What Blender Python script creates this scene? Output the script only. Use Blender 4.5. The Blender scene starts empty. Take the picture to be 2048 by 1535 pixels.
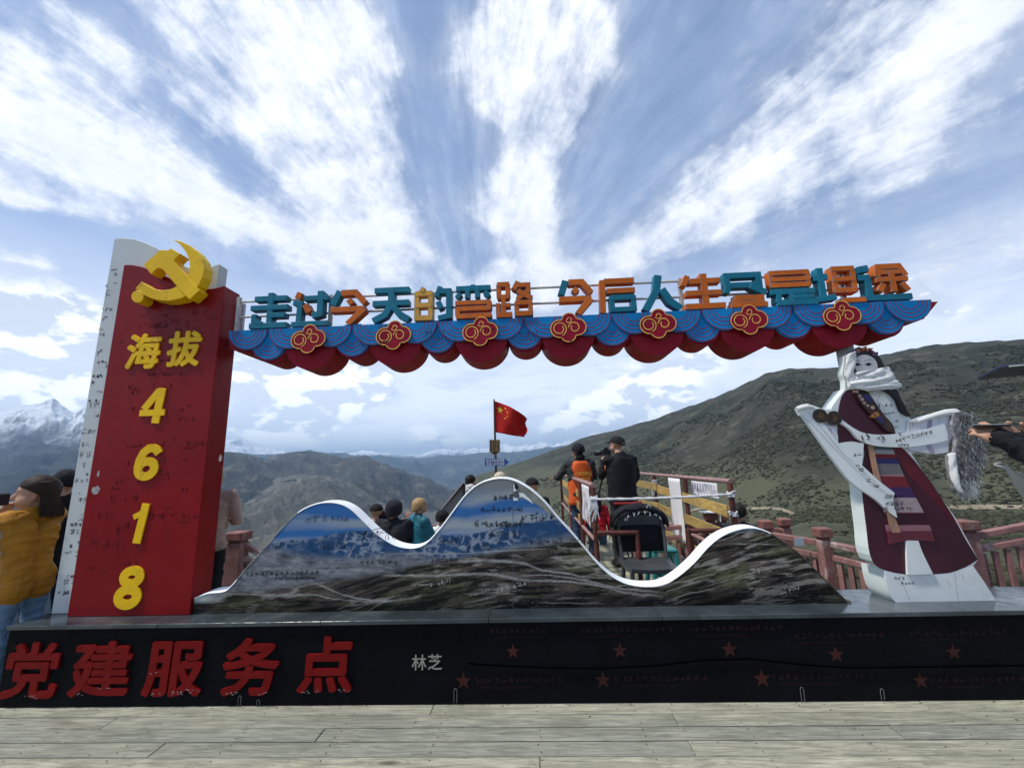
import bpy, bmesh, math, random
import numpy as np
from mathutils import Vector, Matrix, Euler

# ============================================================ camera, world, sun, exposure
sc = bpy.context.scene
COL = sc.collection
EYE, FPX, PITCH, YAW, ROLL = 1.6, 858.0, 10.6, 2.4, 1.75
cam_data = bpy.data.cameras.new('camera')
cam = bpy.data.objects.new('camera', cam_data); COL.objects.link(cam)
cam_data.sensor_width = 36.0
cam_data.lens = 36.0 * FPX / 2048.0
cam_data.clip_start = 0.05
cam_data.clip_end = 200000.0
CAMR = (Matrix.Rotation(math.radians(YAW), 3, 'Z') @ Matrix.Rotation(math.radians(90 + PITCH), 3, 'X')
        @ Matrix.Rotation(math.radians(-ROLL), 3, 'Z'))
cam.matrix_world = Matrix.Translation((0, 0, EYE)) @ CAMR.to_4x4()
sc.camera = cam
sc.render.resolution_x, sc.render.resolution_y = 1024, 767
sc.view_settings.view_transform = 'Standard'
sc.view_settings.look = 'None'
sc.view_settings.gamma = 1.0
sc.view_settings.exposure = 0.0
sc.view_settings.use_curve_mapping = False

SUN_EL, SUN_AZ = 60.0, -108.0      # azimuth from +Y (the valley), negative = to the left

sun_data = bpy.data.lights.new('sun', 'SUN')
sun = bpy.data.objects.new('sun', sun_data); COL.objects.link(sun)
sun_data.energy = 4.3
sun_data.angle = math.radians(5.0)
sun_data.color = (1.0, 0.95, 0.85)
_sd = Vector((math.sin(math.radians(SUN_AZ)) * math.cos(math.radians(SUN_EL)),
              math.cos(math.radians(SUN_AZ)) * math.cos(math.radians(SUN_EL)), math.sin(math.radians(SUN_EL))))
sun.rotation_euler = (-_sd).to_track_quat('-Z', 'Y').to_euler()

def ray(px, py):
    v = Vector(((px - 1024) / FPX, -(py - 767.5) / FPX, -1.0))
    return CAMR @ v

def at(px, py, Y):
    """the point of the plane y = Y that the photograph shows at pixel (px, py)"""
    d = ray(px, py); t = Y / d.y
    return Vector((d.x * t, Y, EYE + d.z * t))

def xz(px, py, Y):
    p = at(px, py, Y)
    return (p.x, p.z)

class NT:
    """small node-tree writer"""
    def __init__(self, tree): self.t = tree; self.n = tree.nodes; self.l = tree.links
    def node(self, typ, **kw):
        nd = self.n.new(typ)
        for k, v in kw.items(): setattr(nd, k, v)
        return nd
    def put(self, sock, v):
        if v is None: return
        if isinstance(v, bpy.types.NodeSocket): self.l.new(v, sock)
        else:
            try: sock.default_value = v
            except Exception: sock.default_value = tuple(v) + (1.0,)
    def math(self, op, a, b=None, c=None, clamp=False):
        nd = self.node('ShaderNodeMath', operation=op, use_clamp=clamp)
        for i, v in enumerate((a, b, c)): self.put(nd.inputs[i], v)
        return nd.outputs[0]
    def vm(self, op, a, b=None, s=None):
        nd = self.node('ShaderNodeVectorMath', operation=op)
        self.put(nd.inputs[0], a)
        if b is not None: self.put(nd.inputs[1], b)
        if s is not None: self.put(nd.inputs['Scale'], s)
        return nd.outputs['Value'] if op in ('DOT_PRODUCT', 'LENGTH', 'DISTANCE') else nd.outputs[0]
    def noise(self, vec, scale, detail=5, rough=.55, dist=0.0, out=0, typ='FBM'):
        nd = self.node('ShaderNodeTexNoise', noise_type=typ)
        self.put(nd.inputs['Vector'], vec)
        nd.inputs['Scale'].default_value = scale; nd.inputs['Detail'].default_value = detail
        nd.inputs['Roughness'].default_value = rough; nd.inputs['Distortion'].default_value = dist
        return nd.outputs[out]
    def vor(self, vec, scale, feature='F1', out='Distance', rnd=1.0):
        nd = self.node('ShaderNodeTexVoronoi', feature=feature)
        self.put(nd.inputs['Vector'], vec); nd.inputs['Scale'].default_value = scale
        nd.inputs['Randomness'].default_value = rnd
        return nd.outputs[out]
    def ss(self, v, a, b, lo=0.0, hi=1.0):
        nd = self.node('ShaderNodeMapRange', interpolation_type='SMOOTHSTEP')
        self.put(nd.inputs[0], v)
        for i, x in zip((1, 2, 3, 4), (a, b, lo, hi)): self.put(nd.inputs[i], x)
        return nd.outputs[0]
    def mix(self, f, a, b, blend='MIX'):
        nd = self.node('ShaderNodeMix', data_type='RGBA', blend_type=blend)
        self.put(nd.inputs[0], f); self.put(nd.inputs[6], a if isinstance(a, bpy.types.NodeSocket) else tuple(a)[:3] + (1,))
        self.put(nd.inputs[7], b if isinstance(b, bpy.types.NodeSocket) else tuple(b)[:3] + (1,))
        return nd.outputs[2]
    def scale(self, vec, s):
        nd = self.node('ShaderNodeMapping'); self.put(nd.inputs[0], vec)
        nd.inputs['Scale'].default_value = s
        return nd.outputs[0]

world = bpy.data.worlds.new('World'); sc.world = world; world.use_nodes = True
def build_sky():
    w = NT(world.node_tree); w.n.clear()
    out = w.node('ShaderNodeOutputWorld')
    tc = w.node('ShaderNodeTexCoord')
    D = w.vm('NORMALIZE', tc.outputs['Generated'])
    sky = w.node('ShaderNodeTexSky', sky_type='NISHITA')
    sky.sun_disc = False
    sky.sun_elevation = math.radians(SUN_EL)
    sky.sun_rotation = math.radians(SUN_AZ)
    sky.altitude = 4600; sky.air_density = 1.0; sky.dust_density = 0.6; sky.ozone_density = 1.0
    bg1 = w.node('ShaderNodeBackground'); bg1.inputs[1].default_value = 0.20
    # the thin veil between the clouds
    sep = w.node('ShaderNodeSeparateXYZ'); w.put(sep.inputs[0], D)
    z = sep.outputs[2]
    w.l.new(sky.outputs[0], bg1.inputs[0])
    # radiating streak coordinates: the cloud streets run towards one point low over the valley
    c = ray(960, 690).normalized()
    n = (Vector((0, 0, 1)) - c * c.z).normalized()
    s = c.cross(n).normalized()
    a = w.vm('DOT_PRODUCT', D, tuple(s)); b = w.vm('DOT_PRODUCT', D, tuple(n)); cc = w.vm('DOT_PRODUCT', D, tuple(c))
    phi = w.math('ARCTAN2', a, b)
    rho = w.math('ARCCOSINE', w.math('MINIMUM', w.math('MAXIMUM', cc, -0.9999), 0.9999))
    lr = w.math('LOGARITHM', w.math('ADD', rho, 0.12), 2.718)
    cmb = w.node('ShaderNodeCombineXYZ')
    w.put(cmb.inputs[0], w.math('MULTIPLY', phi, 3.2)); w.put(cmb.inputs[1], w.math('MULTIPLY', lr, 0.9)); w.put(cmb.inputs[2], w.math('MULTIPLY', rho, 0.25))
    streak = w.noise(cmb.outputs[0], 2.6, 8, .62, .35)
    fine = w.noise(cmb.outputs[0], 7.5, 7, .7, .6)
    iso = w.noise(D, 5.2, 9, .6, .25)
    puff = w.noise(D, 15.0, 8, .66, .2)
    warp = w.vm('SUBTRACT', w.noise(D, 4.0, 6, .6, 0, 1), (.5, .5, .5))
    DW = w.vm('ADD', D, w.vm('SCALE', warp, s=0.10))
    def capsule(p0, p1, r, amp):
        A = ray(*p0).normalized(); B = ray(*p1).normalized(); AB = B - A
        pa = w.vm('SUBTRACT', DW, tuple(A))
        h = w.math('MULTIPLY', w.vm('DOT_PRODUCT', pa, tuple(AB)), 1.0 / max(AB.length_squared, 1e-6), clamp=True)
        q = w.vm('SUBTRACT', pa, w.vm('SCALE', tuple(AB), s=h))
        d = w.math('MULTIPLY', w.vm('LENGTH', q), .95 / r)
        return w.math('MULTIPLY', w.math('EXPONENT', w.math('MULTIPLY', w.math('POWER', d, 2.0), -1.0)), amp)
    caps = [  # (from px, to px, radius in radians, strength)
        ((360, -60), (500, 110), .095, 1.0), ((500, 110), (620, 250), .105, 1.0), ((600, 190), (730, 390), .120, 1.05), ((720, 380), (800, 540), .085, 1.0),
        ((650, -20), (740, 110), .055, .8), ((690, 120), (740, 230), .07, .7),
        ((150, 60), (240, 125), .034, .95),
        ((-60, 190), (130, 250), .075, .9), ((110, 230), (290, 330), .072, .95), ((270, 320), (470, 430), .060, .9),
        ((-60, 330), (60, 400), .025, .6), ((50, 380), (220, 440), .022, .85), ((430, 430), (640, 500), .045, .6),
        ((-100, 480), (60, 520), .025, .6), ((0, 590), (300, 620), .05, .7),
        ((1060, -30), (1120, 50), .085, .95), ((930, 110), (1010, 170), .055, 1.0), ((1090, 50), (1100, 200), .082, 1.0),
        ((1060, 230), (1060, 420), .078, 1.05), ((1030, 440), (1060, 560), .085, 1.0), ((1210, 50), (1240, 120), .035, .5),
        ((1950, -30), (1760, 120), .095, .68), ((1760, 130), (1590, 270), .105, .85), ((1590, 270), (1440, 400), .090, .95), ((1440, 400), (1270, 500), .062, 1.0),
        ((1790, 320), (1640, 450), .070, .55), ((1560, 540), (1400, 560), .04, .5), ((1990, 430), (1850, 530), .07, .45),
        ((560, 570), (880, 560), .05, .8), ((920, 590), (1200, 560), .06, .8), ((600, 500), (830, 540), .045, .55),
        ((2250, 200), (2100, 420), .14, .5), ((-300, -100), (-150, 120), .13, .6), ((900, -420), (1050, -260), .18, .6),
    ]
    M = None
    for cp in caps:
        v = capsule(*cp)
        M = v if M is None else w.math('ADD', M, v)
    M = w.math('MINIMUM', M, 1.15)
    # density = layout + streaks + fluff
    dn = w.math('ADD', w.math('MULTIPLY', M, .74), w.math('MULTIPLY', w.math('SUBTRACT', streak, .5), w.ss(rho, .12, .75, .30, 1.05)))
    dn = w.math('ADD', dn, w.math('MULTIPLY', w.math('SUBTRACT', fine, .5), w.ss(rho, .15, .8, .12, .75)))
    dn = w.math('ADD', dn, w.math('MULTIPLY', w.math('SUBTRACT', iso, .5), 1.2))
    dn = w.math('ADD', dn, w.math('MULTIPLY', w.math('SUBTRACT', puff, .5), 1.15))
    dens = w.ss(dn, .0, 1.18)
    veil = w.ss(w.math('ADD', streak, w.math('MULTIPLY', iso, .6)), .45, 1.15, .22, .62)
    # towards the horizon the veil thickens, with heaped cumulus and greyer shadowed bases
    el = w.math('ARCSINE', z)
    horiz = w.ss(el, .58, .22)
    lay = w.noise(w.scale(D, (1.4, 1.4, 7.0)), 3.0, 7, .6, .4)
    veil = w.math('MAXIMUM', veil, w.math('MULTIPLY', horiz, w.ss(lay, .30, .60, .72, 1.0)))
    cu_vec = w.scale(D, (1.0, 1.0, 1.9))
    cu = w.noise(cu_vec, 7.0, 10, .58, .15)
    cu_lit = w.noise(w.vm('ADD', cu_vec, (-.02, -.01, .045)), 7.0, 10, .58, .15)
    DW2 = DW
    cum = None
    for p0, p1, r, amp in [((560, 790), (720, 760), .085, 1.0), ((1150, 850), (1300, 800), .085, 1.0), ((60, 690), (160, 700), .09, 1.0), ((1330, 760), (1420, 730), .05, .7),
                           ((-200, 700), (0, 740), .09, .8), ((470, 880), (620, 860), .05, .7), ((830, 860), (950, 880), .04, .5), ((1880, 620), (1820, 590), .03, .8), ((2300, 500), (2500, 520), .12, .7)]:
        v = capsule(p0, p1, r, amp)
        cum = v if cum is None else w.math('ADD', cum, v)
    cdn = w.ss(w.math('ADD', w.math('MULTIPLY', cum, .50), cu), .66, .84)
    # total cover
    cover = w.math('MAXIMUM', dens, veil)
    cover = w.math('MAXIMUM', cover, cdn)
    # brightness of the cloud: thick parts whiter, thin veil bluish, soft grey mottling
    hb_ = w.ss(el, .55, .12)
    body = w.mix(w.math('MAXIMUM', dens, w.math('MULTIPLY', hb_, .78)), (.50, .63, .90), (1.0, 1.02, 1.05))
    grey = w.math('MULTIPLY', w.ss(lay, .46, .68), w.math('MULTIPLY', horiz, .62))
    body = w.mix(grey, body, (.52, .61, .80))
    body = w.mix(w.math('MULTIPLY', w.ss(iso, .52, .72), .30), body, (.60, .67, .80))
    lit = w.ss(w.math('SUBTRACT', cu, cu_lit), -.035, .045)
    cu_col = w.mix(lit, (.66, .72, .83), (1.08, 1.1, 1.1))
    body = w.mix(cdn, body, cu_col)
    bg2 = w.node('ShaderNodeBackground'); w.put(bg2.inputs[0], body); w.put(bg2.inputs[1], w.ss(el, .34, .03, 1.18, 1.75))
    mx = w.node('ShaderNodeMixShader')
    w.put(mx.inputs[0], cover); w.l.new(bg1.outputs[0], mx.inputs[1]); w.l.new(bg2.outputs[0], mx.inputs[2])
    w.l.new(mx.outputs[0], out.inputs[0])
build_sky()
world.cycles.sampling_method = 'MANUAL'
world.cycles.sample_map_resolution = 512

# ============================================================ numpy noise
def _hash(ix, iy, seed):
    h = (ix.astype(np.int64) * 374761393 + iy.astype(np.int64) * 668265263 + seed * 1274126177) & 0xffffffff
    h = ((h ^ (h >> 13)) * 1274126177) & 0xffffffff
    h = (h ^ (h >> 16)) & 0xffffffff
    return h / 4294967295.0
def vnoise(x, y, seed=0):
    ix = np.floor(x); iy = np.floor(y); fx = x - ix; fy = y - iy
    fx = fx * fx * fx * (fx * (fx * 6 - 15) + 10); fy = fy * fy * fy * (fy * (fy * 6 - 15) + 10)
    a = _hash(ix, iy, seed); b = _hash(ix + 1, iy, seed); c = _hash(ix, iy + 1, seed); d = _hash(ix + 1, iy + 1, seed)
    return (a * (1 - fx) + b * fx) * (1 - fy) + (c * (1 - fx) + d * fx) * fy
def fbm(x, y, oct=5, seed=0, rough=.5):
    s = 0; amp = 1.0; tot = 0
    for o in range(oct):
        s = s + amp * vnoise(x, y, seed + o * 17); tot += amp
        x, y = (x * .8 + y * .6) * 2.03 + 7.1, (-x * .6 + y * .8) * 2.03 + 3.3; amp *= rough
    return s / tot
def ridged(x, y, oct=5, seed=0, rough=.5):
    s = 0; amp = 1.0; tot = 0
    for o in range(oct):
        s = s + amp * (1 - np.abs(2 * vnoise(x, y, seed + o * 17) - 1)); tot += amp
        x, y = (x * .8 + y * .6) * 2.03 + 7.1, (-x * .6 + y * .8) * 2.03 + 3.3; amp *= rough
    return s / tot

# ============================================================ objects
def link(o, parent=None):
    COL.objects.link(o)
    if parent is not None:
        o.parent = parent
    return o
def tag(o, label=None, cat=None, group=None, kind=None):
    if label: o['label'] = label
    if cat: o['category'] = cat
    if group: o['group'] = group
    if kind: o['kind'] = kind
    return o
def empty(name, loc=(0, 0, 0), rz=0.0, **kw):
    o = bpy.data.objects.new(name, None); link(o); o.location = loc; o.rotation_euler = (0, 0, rz)
    o.empty_display_size = .1
    return tag(o, **kw)
def mesh_obj(name, verts, faces, mats, parent=None, smooth=False, midx=None, world=True, **kw):
    me = bpy.data.meshes.new(name)
    me.from_pydata([tuple(v) for v in verts], [], faces)
    for m in (mats if isinstance(mats, (list, tuple)) else [mats]): me.materials.append(m)
    if midx is not None: me.polygons.foreach_set('material_index', midx)
    if smooth: me.shade_smooth()
    me.update()
    return place(name, me, parent, world, **kw)
def place(name, me, parent=None, world=True, **kw):
    o = bpy.data.objects.new(name, me); link(o, parent)
    if parent is not None and world:      # vertices are given in world space
        o.matrix_parent_inverse = world_matrix(parent).inverted()
    return tag(o, **kw)
def world_matrix(o):
    m = Matrix.LocRotScale(o.location, o.rotation_euler, o.scale)
    if o.parent is not None: m = world_matrix(o.parent) @ o.matrix_parent_inverse @ m
    return m

class MB:
    """collects pieces of one mesh"""
    def __init__(s): s.v = []; s.f = []; s.mi = []; s.m = 0
    def add(s, vs, fs, m=None):
        b = len(s.v); s.v += [tuple(v) for v in vs]; s.f += [tuple(i + b for i in f) for f in fs]; s.mi += [s.m if m is None else m] * len(fs)
        return s
    def box(s, x0, x1, y0, y1, z0, z1, m=None):
        v = [(x0, y0, z0), (x1, y0, z0), (x1, y1, z0), (x0, y1, z0), (x0, y0, z1), (x1, y0, z1), (x1, y1, z1), (x0, y1, z1)]
        return s.add(v, [(0, 3, 2, 1), (4, 5, 6, 7), (0, 1, 5, 4), (1, 2, 6, 5), (2, 3, 7, 6), (3, 0, 4, 7)], m)
    def bar(s, p0, p1, w, h, m=None, up=(0, 0, 1)):
        p0 = Vector(p0); p1 = Vector(p1); d = (p1 - p0).normalized(); u = Vector(up)
        if abs(d.dot(u)) > .98: u = Vector((0, 1, 0))
        a = d.cross(u).normalized(); b = a.cross(d).normalized()
        v = []
        for p in (p0, p1):
            for i, j in ((-1, -1), (1, -1), (1, 1), (-1, 1)): v.append(p + a * (i * w / 2) + b * (j * h / 2))
        return s.add(v, [(3, 2, 1, 0), (4, 5, 6, 7), (0, 1, 5, 4), (1, 2, 6, 5), (2, 3, 7, 6), (3, 0, 4, 7)], m)
    def tube(s, pts, r, n=8, m=None, cap=True):
        pts = [Vector(p) for p in pts]; rs = r if isinstance(r, (list, tuple)) else [r] * len(pts)
        v = []; f = []; prev = None
        for i, p in enumerate(pts):
            d = (pts[min(i + 1, len(pts) - 1)] - pts[max(i - 1, 0)]).normalized()
            u = prev if prev is not None else (Vector((0, 0, 1)) if abs(d.z) < .9 else Vector((0, 1, 0)))
            a = d.cross(u); a = a.normalized() if a.length > 1e-5 else Vector((1, 0, 0)); b = a.cross(d).normalized(); prev = b
            for k in range(n):
                t = 2 * math.pi * k / n
                v.append(p + a * (math.cos(t) * rs[i]) + b * (math.sin(t) * rs[i]))
        for i in range(len(pts) - 1):
            for k in range(n):
                f.append((i * n + k, (i + 1) * n + k, (i + 1) * n + (k + 1) % n, i * n + (k + 1) % n))
        if cap:
            f.append(tuple(range(n))); f.append(tuple(reversed(range((len(pts) - 1) * n, len(pts) * n))))
        return s.add(v, f, m)
    def prism(s, poly, y0, y1, m=None, mside=None):
        """poly = [(x, z)], extruded from y0 (front) to y1 (back)"""
        area = sum(poly[i][0] * poly[(i + 1) % len(poly)][1] - poly[(i + 1) % len(poly)][0] * poly[i][1] for i in range(len(poly)))
        if area < 0: poly = list(reversed(poly))
        n = len(poly)
        v = [(x, y0, z) for x, z in poly] + [(x, y1, z) for x, z in poly]
        f = [tuple(range(n)), tuple(reversed(range(n, 2 * n)))]
        s.add(v, f, m)
        b = len(s.v) - 2 * n
        sf = [(b + i, b + n + i, b + n + (i + 1) % n, b + (i + 1) % n) for i in range(n)]
        s.f += sf; s.mi += [(mside if mside is not None else (s.m if m is None else m))] * n
        return s
    def band(s, pts, w, y0, y1, m=None, closed=False):
        """thick solid band of width w along pts (x, z) from y0 (front) to y1"""
        P = [Vector((p[0], p[1])) for p in pts]; n = len(P); L = []; R = []
        for i in range(n):
            dd = []
            if closed or i > 0: dd.append((P[i] - P[i - 1]).normalized())
            if closed or i < n - 1: dd.append((P[(i + 1) % n] - P[i]).normalized())
            t = sum(dd, Vector((0, 0))).normalized(); nr = Vector((-t.y, t.x)); k = 1 / max(.5, abs(nr.dot(Vector((-dd[0].y, dd[0].x)))))
            L.append(P[i] + nr * (w / 2 * k)); R.append(P[i] - nr * (w / 2 * k))
        v = [(q.x, y0, q.y) for q in L] + [(q.x, y0, q.y) for q in R] + [(q.x, y1, q.y) for q in L] + [(q.x, y1, q.y) for q in R]
        f = []
        for i in range(n if closed else n - 1):
            j = (i + 1) % n
            f += [(i, n + i, n + j, j), (2 * n + i, 2 * n + j, 3 * n + j, 3 * n + i), (i, j, 2 * n + j, 2 * n + i), (n + i, 3 * n + i, 3 * n + j, n + j)]
        if not closed: f += [(0, 2 * n, 3 * n, n), (n - 1, 2 * n - 1, 4 * n - 1, 3 * n - 1)]
        return s.add(v, f, m)
    def ribbon(s, pts, w, y, m=None, closed=False):
        """flat ribbon in a plane y = const through pts (x, z)"""
        P = [Vector((p[0], p[1])) for p in pts]; n = len(P); v = []
        ws = w if isinstance(w, (list, tuple)) else [w] * n
        for i in range(n):
            a = P[(i - 1) % n] if closed or i > 0 else P[i]; b = P[(i + 1) % n] if closed or i < n - 1 else P[i]
            d = (b - a); d = d.normalized() if d.length > 1e-9 else Vector((1, 0)); q = Vector((-d.y, d.x)) * (ws[i] / 2)
            v += [(P[i].x + q.x, y, P[i].y + q.y), (P[i].x - q.x, y, P[i].y - q.y)]
        f = []
        for i in range(n if closed else n - 1):
            j = (i + 1) % n
            f.append((2 * i, 2 * i + 1, 2 * j + 1, 2 * j))
        return s.add(v, f, m)
    def build(s, name, mats, parent=None, smooth=False, bevel=0.0, world=True, **kw):
        o = mesh_obj(name, s.v, s.f, mats, parent, False, s.mi, world, **kw)
        if bevel > 0:
            bm = bmesh.new(); bm.from_mesh(o.data)
            bmesh.ops.recalc_face_normals(bm, faces=bm.faces)
            ed = [e for e in bm.edges if len(e.link_faces) == 2 and e.calc_face_angle(0) > .5]
            bmesh.ops.bevel(bm, geom=ed, offset=bevel, segments=1, affect='EDGES', clamp_overlap=True)
            bm.to_mesh(o.data); bm.free()
        if smooth:
            o.data.shade_smooth()
            try: o.data.set_sharp_from_angle(angle=math.radians(38))
            except Exception: pass
        return o

# ============================================================ materials
MATS = {}
def pmat(name, col, rough=.6, spec=.5, metal=0.0, var=.12, vscale=3.0, bump=.1, bscale=40.0, dirt=None, dirt_amt=.0, dscale=2.0, coat=0.0, rnd=0.0, stretch=(1, 1, 1)):
    """painted / plain surface with tonal variation, fine relief and optional dirt"""
    if name in MATS: return MATS[name]
    m = bpy.data.materials.new(name); m.use_nodes = True; MATS[name] = m
    t = NT(m.node_tree); p = t.n['Principled BSDF']
    tc = t.node('ShaderNodeTexCoord'); v = t.scale(tc.outputs['Object'], stretch)
    n1 = t.noise(v, vscale, 6, .6)
    c = t.mix(t.ss(n1, .3, .7), [x * (1 - var) for x in col], [min(1, x * (1 + var)) for x in col])
    n2 = t.noise(v, vscale * 6, 5, .7)
    c = t.mix(t.ss(n2, .45, .75, 0, var), c, [x * .55 for x in col])
    if dirt is not None:
        nd = t.noise(v, dscale, 8, .68, .4)
        c = t.mix(t.ss(nd, .52, .68, 0, dirt_amt), c, dirt)
    if rnd > 0:
        oi = t.node('ShaderNodeObjectInfo')
        c = t.mix(1.0, c, t.mix(oi.outputs['Random'], (1 - rnd,) * 3, (1 + rnd * .4,) * 3), 'MULTIPLY')
    t.put(p.inputs['Base Color'], c)
    t.put(p.inputs['Roughness'], t.ss(n2, .3, .7, max(0, rough - .08), min(1, rough + .1)))
    p.inputs['Specular IOR Level'].default_value = spec; p.inputs['Metallic'].default_value = metal
    p.inputs['Coat Weight'].default_value = coat
    if bump > 0:
        b = t.node('ShaderNodeBump'); b.inputs['Strength'].default_value = bump; b.inputs['Distance'].default_value = .01
        t.put(b.inputs['Height'], t.noise(v, bscale, 5, .6)); t.l.new(b.outputs[0], p.inputs['Normal'])
    return m

# ============================================================ lettering
def text_poly(body, offset=0.0, res=4):
    c = bpy.data.curves.new('t', 'FONT'); c.body = body; c.offset = offset; c.resolution_u = res; c.size = 1.0
    c.fill_mode = 'FRONT'
    o = bpy.data.objects.new('t', c); COL.objects.link(o)
    dg = bpy.context.evaluated_depsgraph_get(); dg.update()
    me = bpy.data.meshes.new_from_object(o.evaluated_get(dg))
    bpy.data.objects.remove(o); bpy.data.curves.remove(c)
    return me
def lettering(name, body, x0, x1, z0, z1, y, depth, mat, parent, offset=0.0, shear=0.0, res=4, **kw):
    """one flat or raised glyph/string whose bounding box fills x0..x1, z0..z1 on the plane y; offset (in em) makes it bold"""
    me = text_poly(body, 0.0, res)
    bm = bmesh.new(); bm.from_mesh(me); bmesh.ops.remove_doubles(bm, verts=bm.verts, dist=1e-5)
    if depth > 0:
        r = bmesh.ops.extrude_face_region(bm, geom=list(bm.faces))
        for q in [e for e in r['geom'] if isinstance(e, bmesh.types.BMVert)]: q.co.z = 1.0
        bmesh.ops.recalc_face_normals(bm, faces=bm.faces)
    bm.to_mesh(me); bm.free()
    co = np.zeros(len(me.vertices) * 3); me.vertices.foreach_get('co', co); co = co.reshape(-1, 3)
    co[:, 0] += shear * co[:, 1]
    fcs = [tuple(f.vertices) for f in me.polygons]; bpy.data.meshes.remove(me)
    cps = [(0, 0)] if offset == 0 else [(offset * math.cos(math.pi * k / 4 + .39), offset * math.sin(math.pi * k / 4 + .39)) for k in range(8)]
    mn = co.min(0) - offset; mx_ = co.max(0) + offset; sx_, sz_ = (x1 - x0) / (mx_[0] - mn[0]), (z1 - z0) / (mx_[1] - mn[1])
    mb = MB()
    for k, (dx, dz) in enumerate(cps):
        eps = k * .00035
        mb.add([(x0 + (c[0] + dx - mn[0]) * sx_, y - c[2] * (depth + eps) if depth > 0 else y - eps, z0 + (c[1] + dz - mn[1]) * sz_) for c in co], fcs)
    return mb.build(name, mat, parent, **kw)

def glyph_strokes(rng, n=None):
    """an illegible handwritten character in the unit square: a handful of pen strokes"""
    out = []
    for _ in range(n or rng.randint(3, 6)):
        k = rng.random()
        if k < .38: a = (rng.uniform(0, .3), rng.uniform(.1, .95)); b = (rng.uniform(.6, 1), a[1] + rng.uniform(.0, .2))
        elif k < .68: a = (rng.uniform(.2, .8), rng.uniform(.6, 1)); b = (a[0] + rng.uniform(-.15, .1), rng.uniform(0, .4))
        else: a = (rng.uniform(.1, .9), rng.uniform(.4, 1)); b = (a[0] + rng.uniform(-.5, .5), rng.uniform(0, .6))
        mid = ((a[0] + b[0]) / 2 + rng.uniform(-.12, .12), (a[1] + b[1]) / 2 + rng.uniform(-.1, .1))
        out.append([a, mid, b] + ([(b[0] + rng.uniform(-.2, .1), b[1] + rng.uniform(.05, .2))] if rng.random() < .4 else []))
    return out
def scribble(mb, rng, x, z, size, count, y, pen=.004, slant=0.0, gap=1.15, block=False, fy=None):
    for i in range(count):
        sz = size * rng.uniform(.8, 1.15)
        ox = x + i * size * gap; oz = z + rng.uniform(-.1, .1) * size + slant * i * size
        if not block and rng.random() < .06: continue
        for st in glyph_strokes(rng, 5 if block else None):
            mb.ribbon([(ox + min(1, max(0, px)) * sz * .9, oz + pz * sz) for px, pz in st], pen * rng.uniform(.7, 1.3), y)
# ============================================================ materials of the place
rng = random.Random(318)
RED = pmat('red_paint', (.205, .002, .004), .38, .22, var=.18, vscale=1.6, bump=.12, bscale=9, dirt=(.10, .004, .005), dirt_amt=.5, dscale=1.4, stretch=(1, 1, .6))
YEL = pmat('yellow_paint', (.84, .50, .006), .45, .25, var=.10, vscale=3, bump=.08, dirt=(.48, .27, .03), dirt_amt=.6, dscale=6)
WHT = pmat('white_paint', (.55, .59, .59), .55, .4, var=.07, vscale=1.3, bump=.10, bscale=18, dirt=(.36, .38, .37), dirt_amt=.45, dscale=1.5)
WHT2 = pmat('white_vinyl', (.72, .75, .75), .42, .5, var=.05, vscale=2, bump=.18, bscale=7, dirt=(.50, .52, .50), dirt_amt=.35, dscale=2.5)
BLACKST = pmat('black_granite', (.0035, .004, .006), .6, .08, var=.25, vscale=4, bump=.03, rnd=.2)
TOPST = pmat('grey_marble', (.045, .058, .066), .16, .6, var=.35, vscale=2.2, bump=.03, bscale=6, dirt=(.15, .16, .16), dirt_amt=.5, dscale=2.2, rnd=.15)
REDL = pmat('red_letter_paint', (.17, .005, .005), .5, .12, var=.15, vscale=5, bump=.1, dirt=(.16, .01, .01), dirt_amt=.5, dscale=5)
INK = pmat('marker_ink', (.012, .012, .018), .6, .2, var=.1, bump=0)
INK2 = pmat('faded_ink', (.10, .10, .13), .7, .2, var=.2, bump=0)
DINK = pmat('dark_red_ink', (.07, .004, .006), .6, .2, var=.2, bump=0)
CHIP = pmat('bare_filler', (.36, .33, .33), .8, .2, var=.2, vscale=20, bump=.3)
BLUEW = pmat('blue_wave_paint', (.002, .20, .50), .5, .15, var=.12, vscale=4, bump=.08, dirt=(.02, .10, .24), dirt_amt=.65, dscale=5)
DRED = pmat('dark_red_paint', (.29, .004, .022), .5, .18, var=.2, vscale=4, bump=.10, dirt=(.12, .005, .012), dirt_amt=.6, dscale=4)
LRED = pmat('drum_side_red', (.24, .005, .007), .5, .2, var=.2, vscale=3, bump=.10)
GOLD = pmat('gold_line_paint', (.85, .47, .09), .45, .4, var=.2, vscale=20, bump=.05)
TEAL = pmat('teal_letter_paint', (.008, .17, .26), .48, .22, var=.14, vscale=5, bump=.08, dirt=(.03, .10, .13), dirt_amt=.65, dscale=5, rnd=.12)
ORNG = pmat('orange_letter_paint', (.60, .13, .008), .48, .22, var=.14, vscale=5, bump=.08, dirt=(.32, .09, .03), dirt_amt=.65, dscale=5, rnd=.12)
AMBR = pmat('amber_letter_paint', (.60, .30, .03), .42, .45, var=.14, vscale=5, bump=.08)
WPIPE = pmat('white_pipe_paint', (.50, .50, .47), .5, .4, var=.15, vscale=8, bump=.1, dirt=(.25, .2, .15), dirt_amt=.4, dscale=9)
GPOST = pmat('grey_steel', (.33, .34, .33), .55, .4, var=.12, vscale=5, bump=.1)

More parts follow.
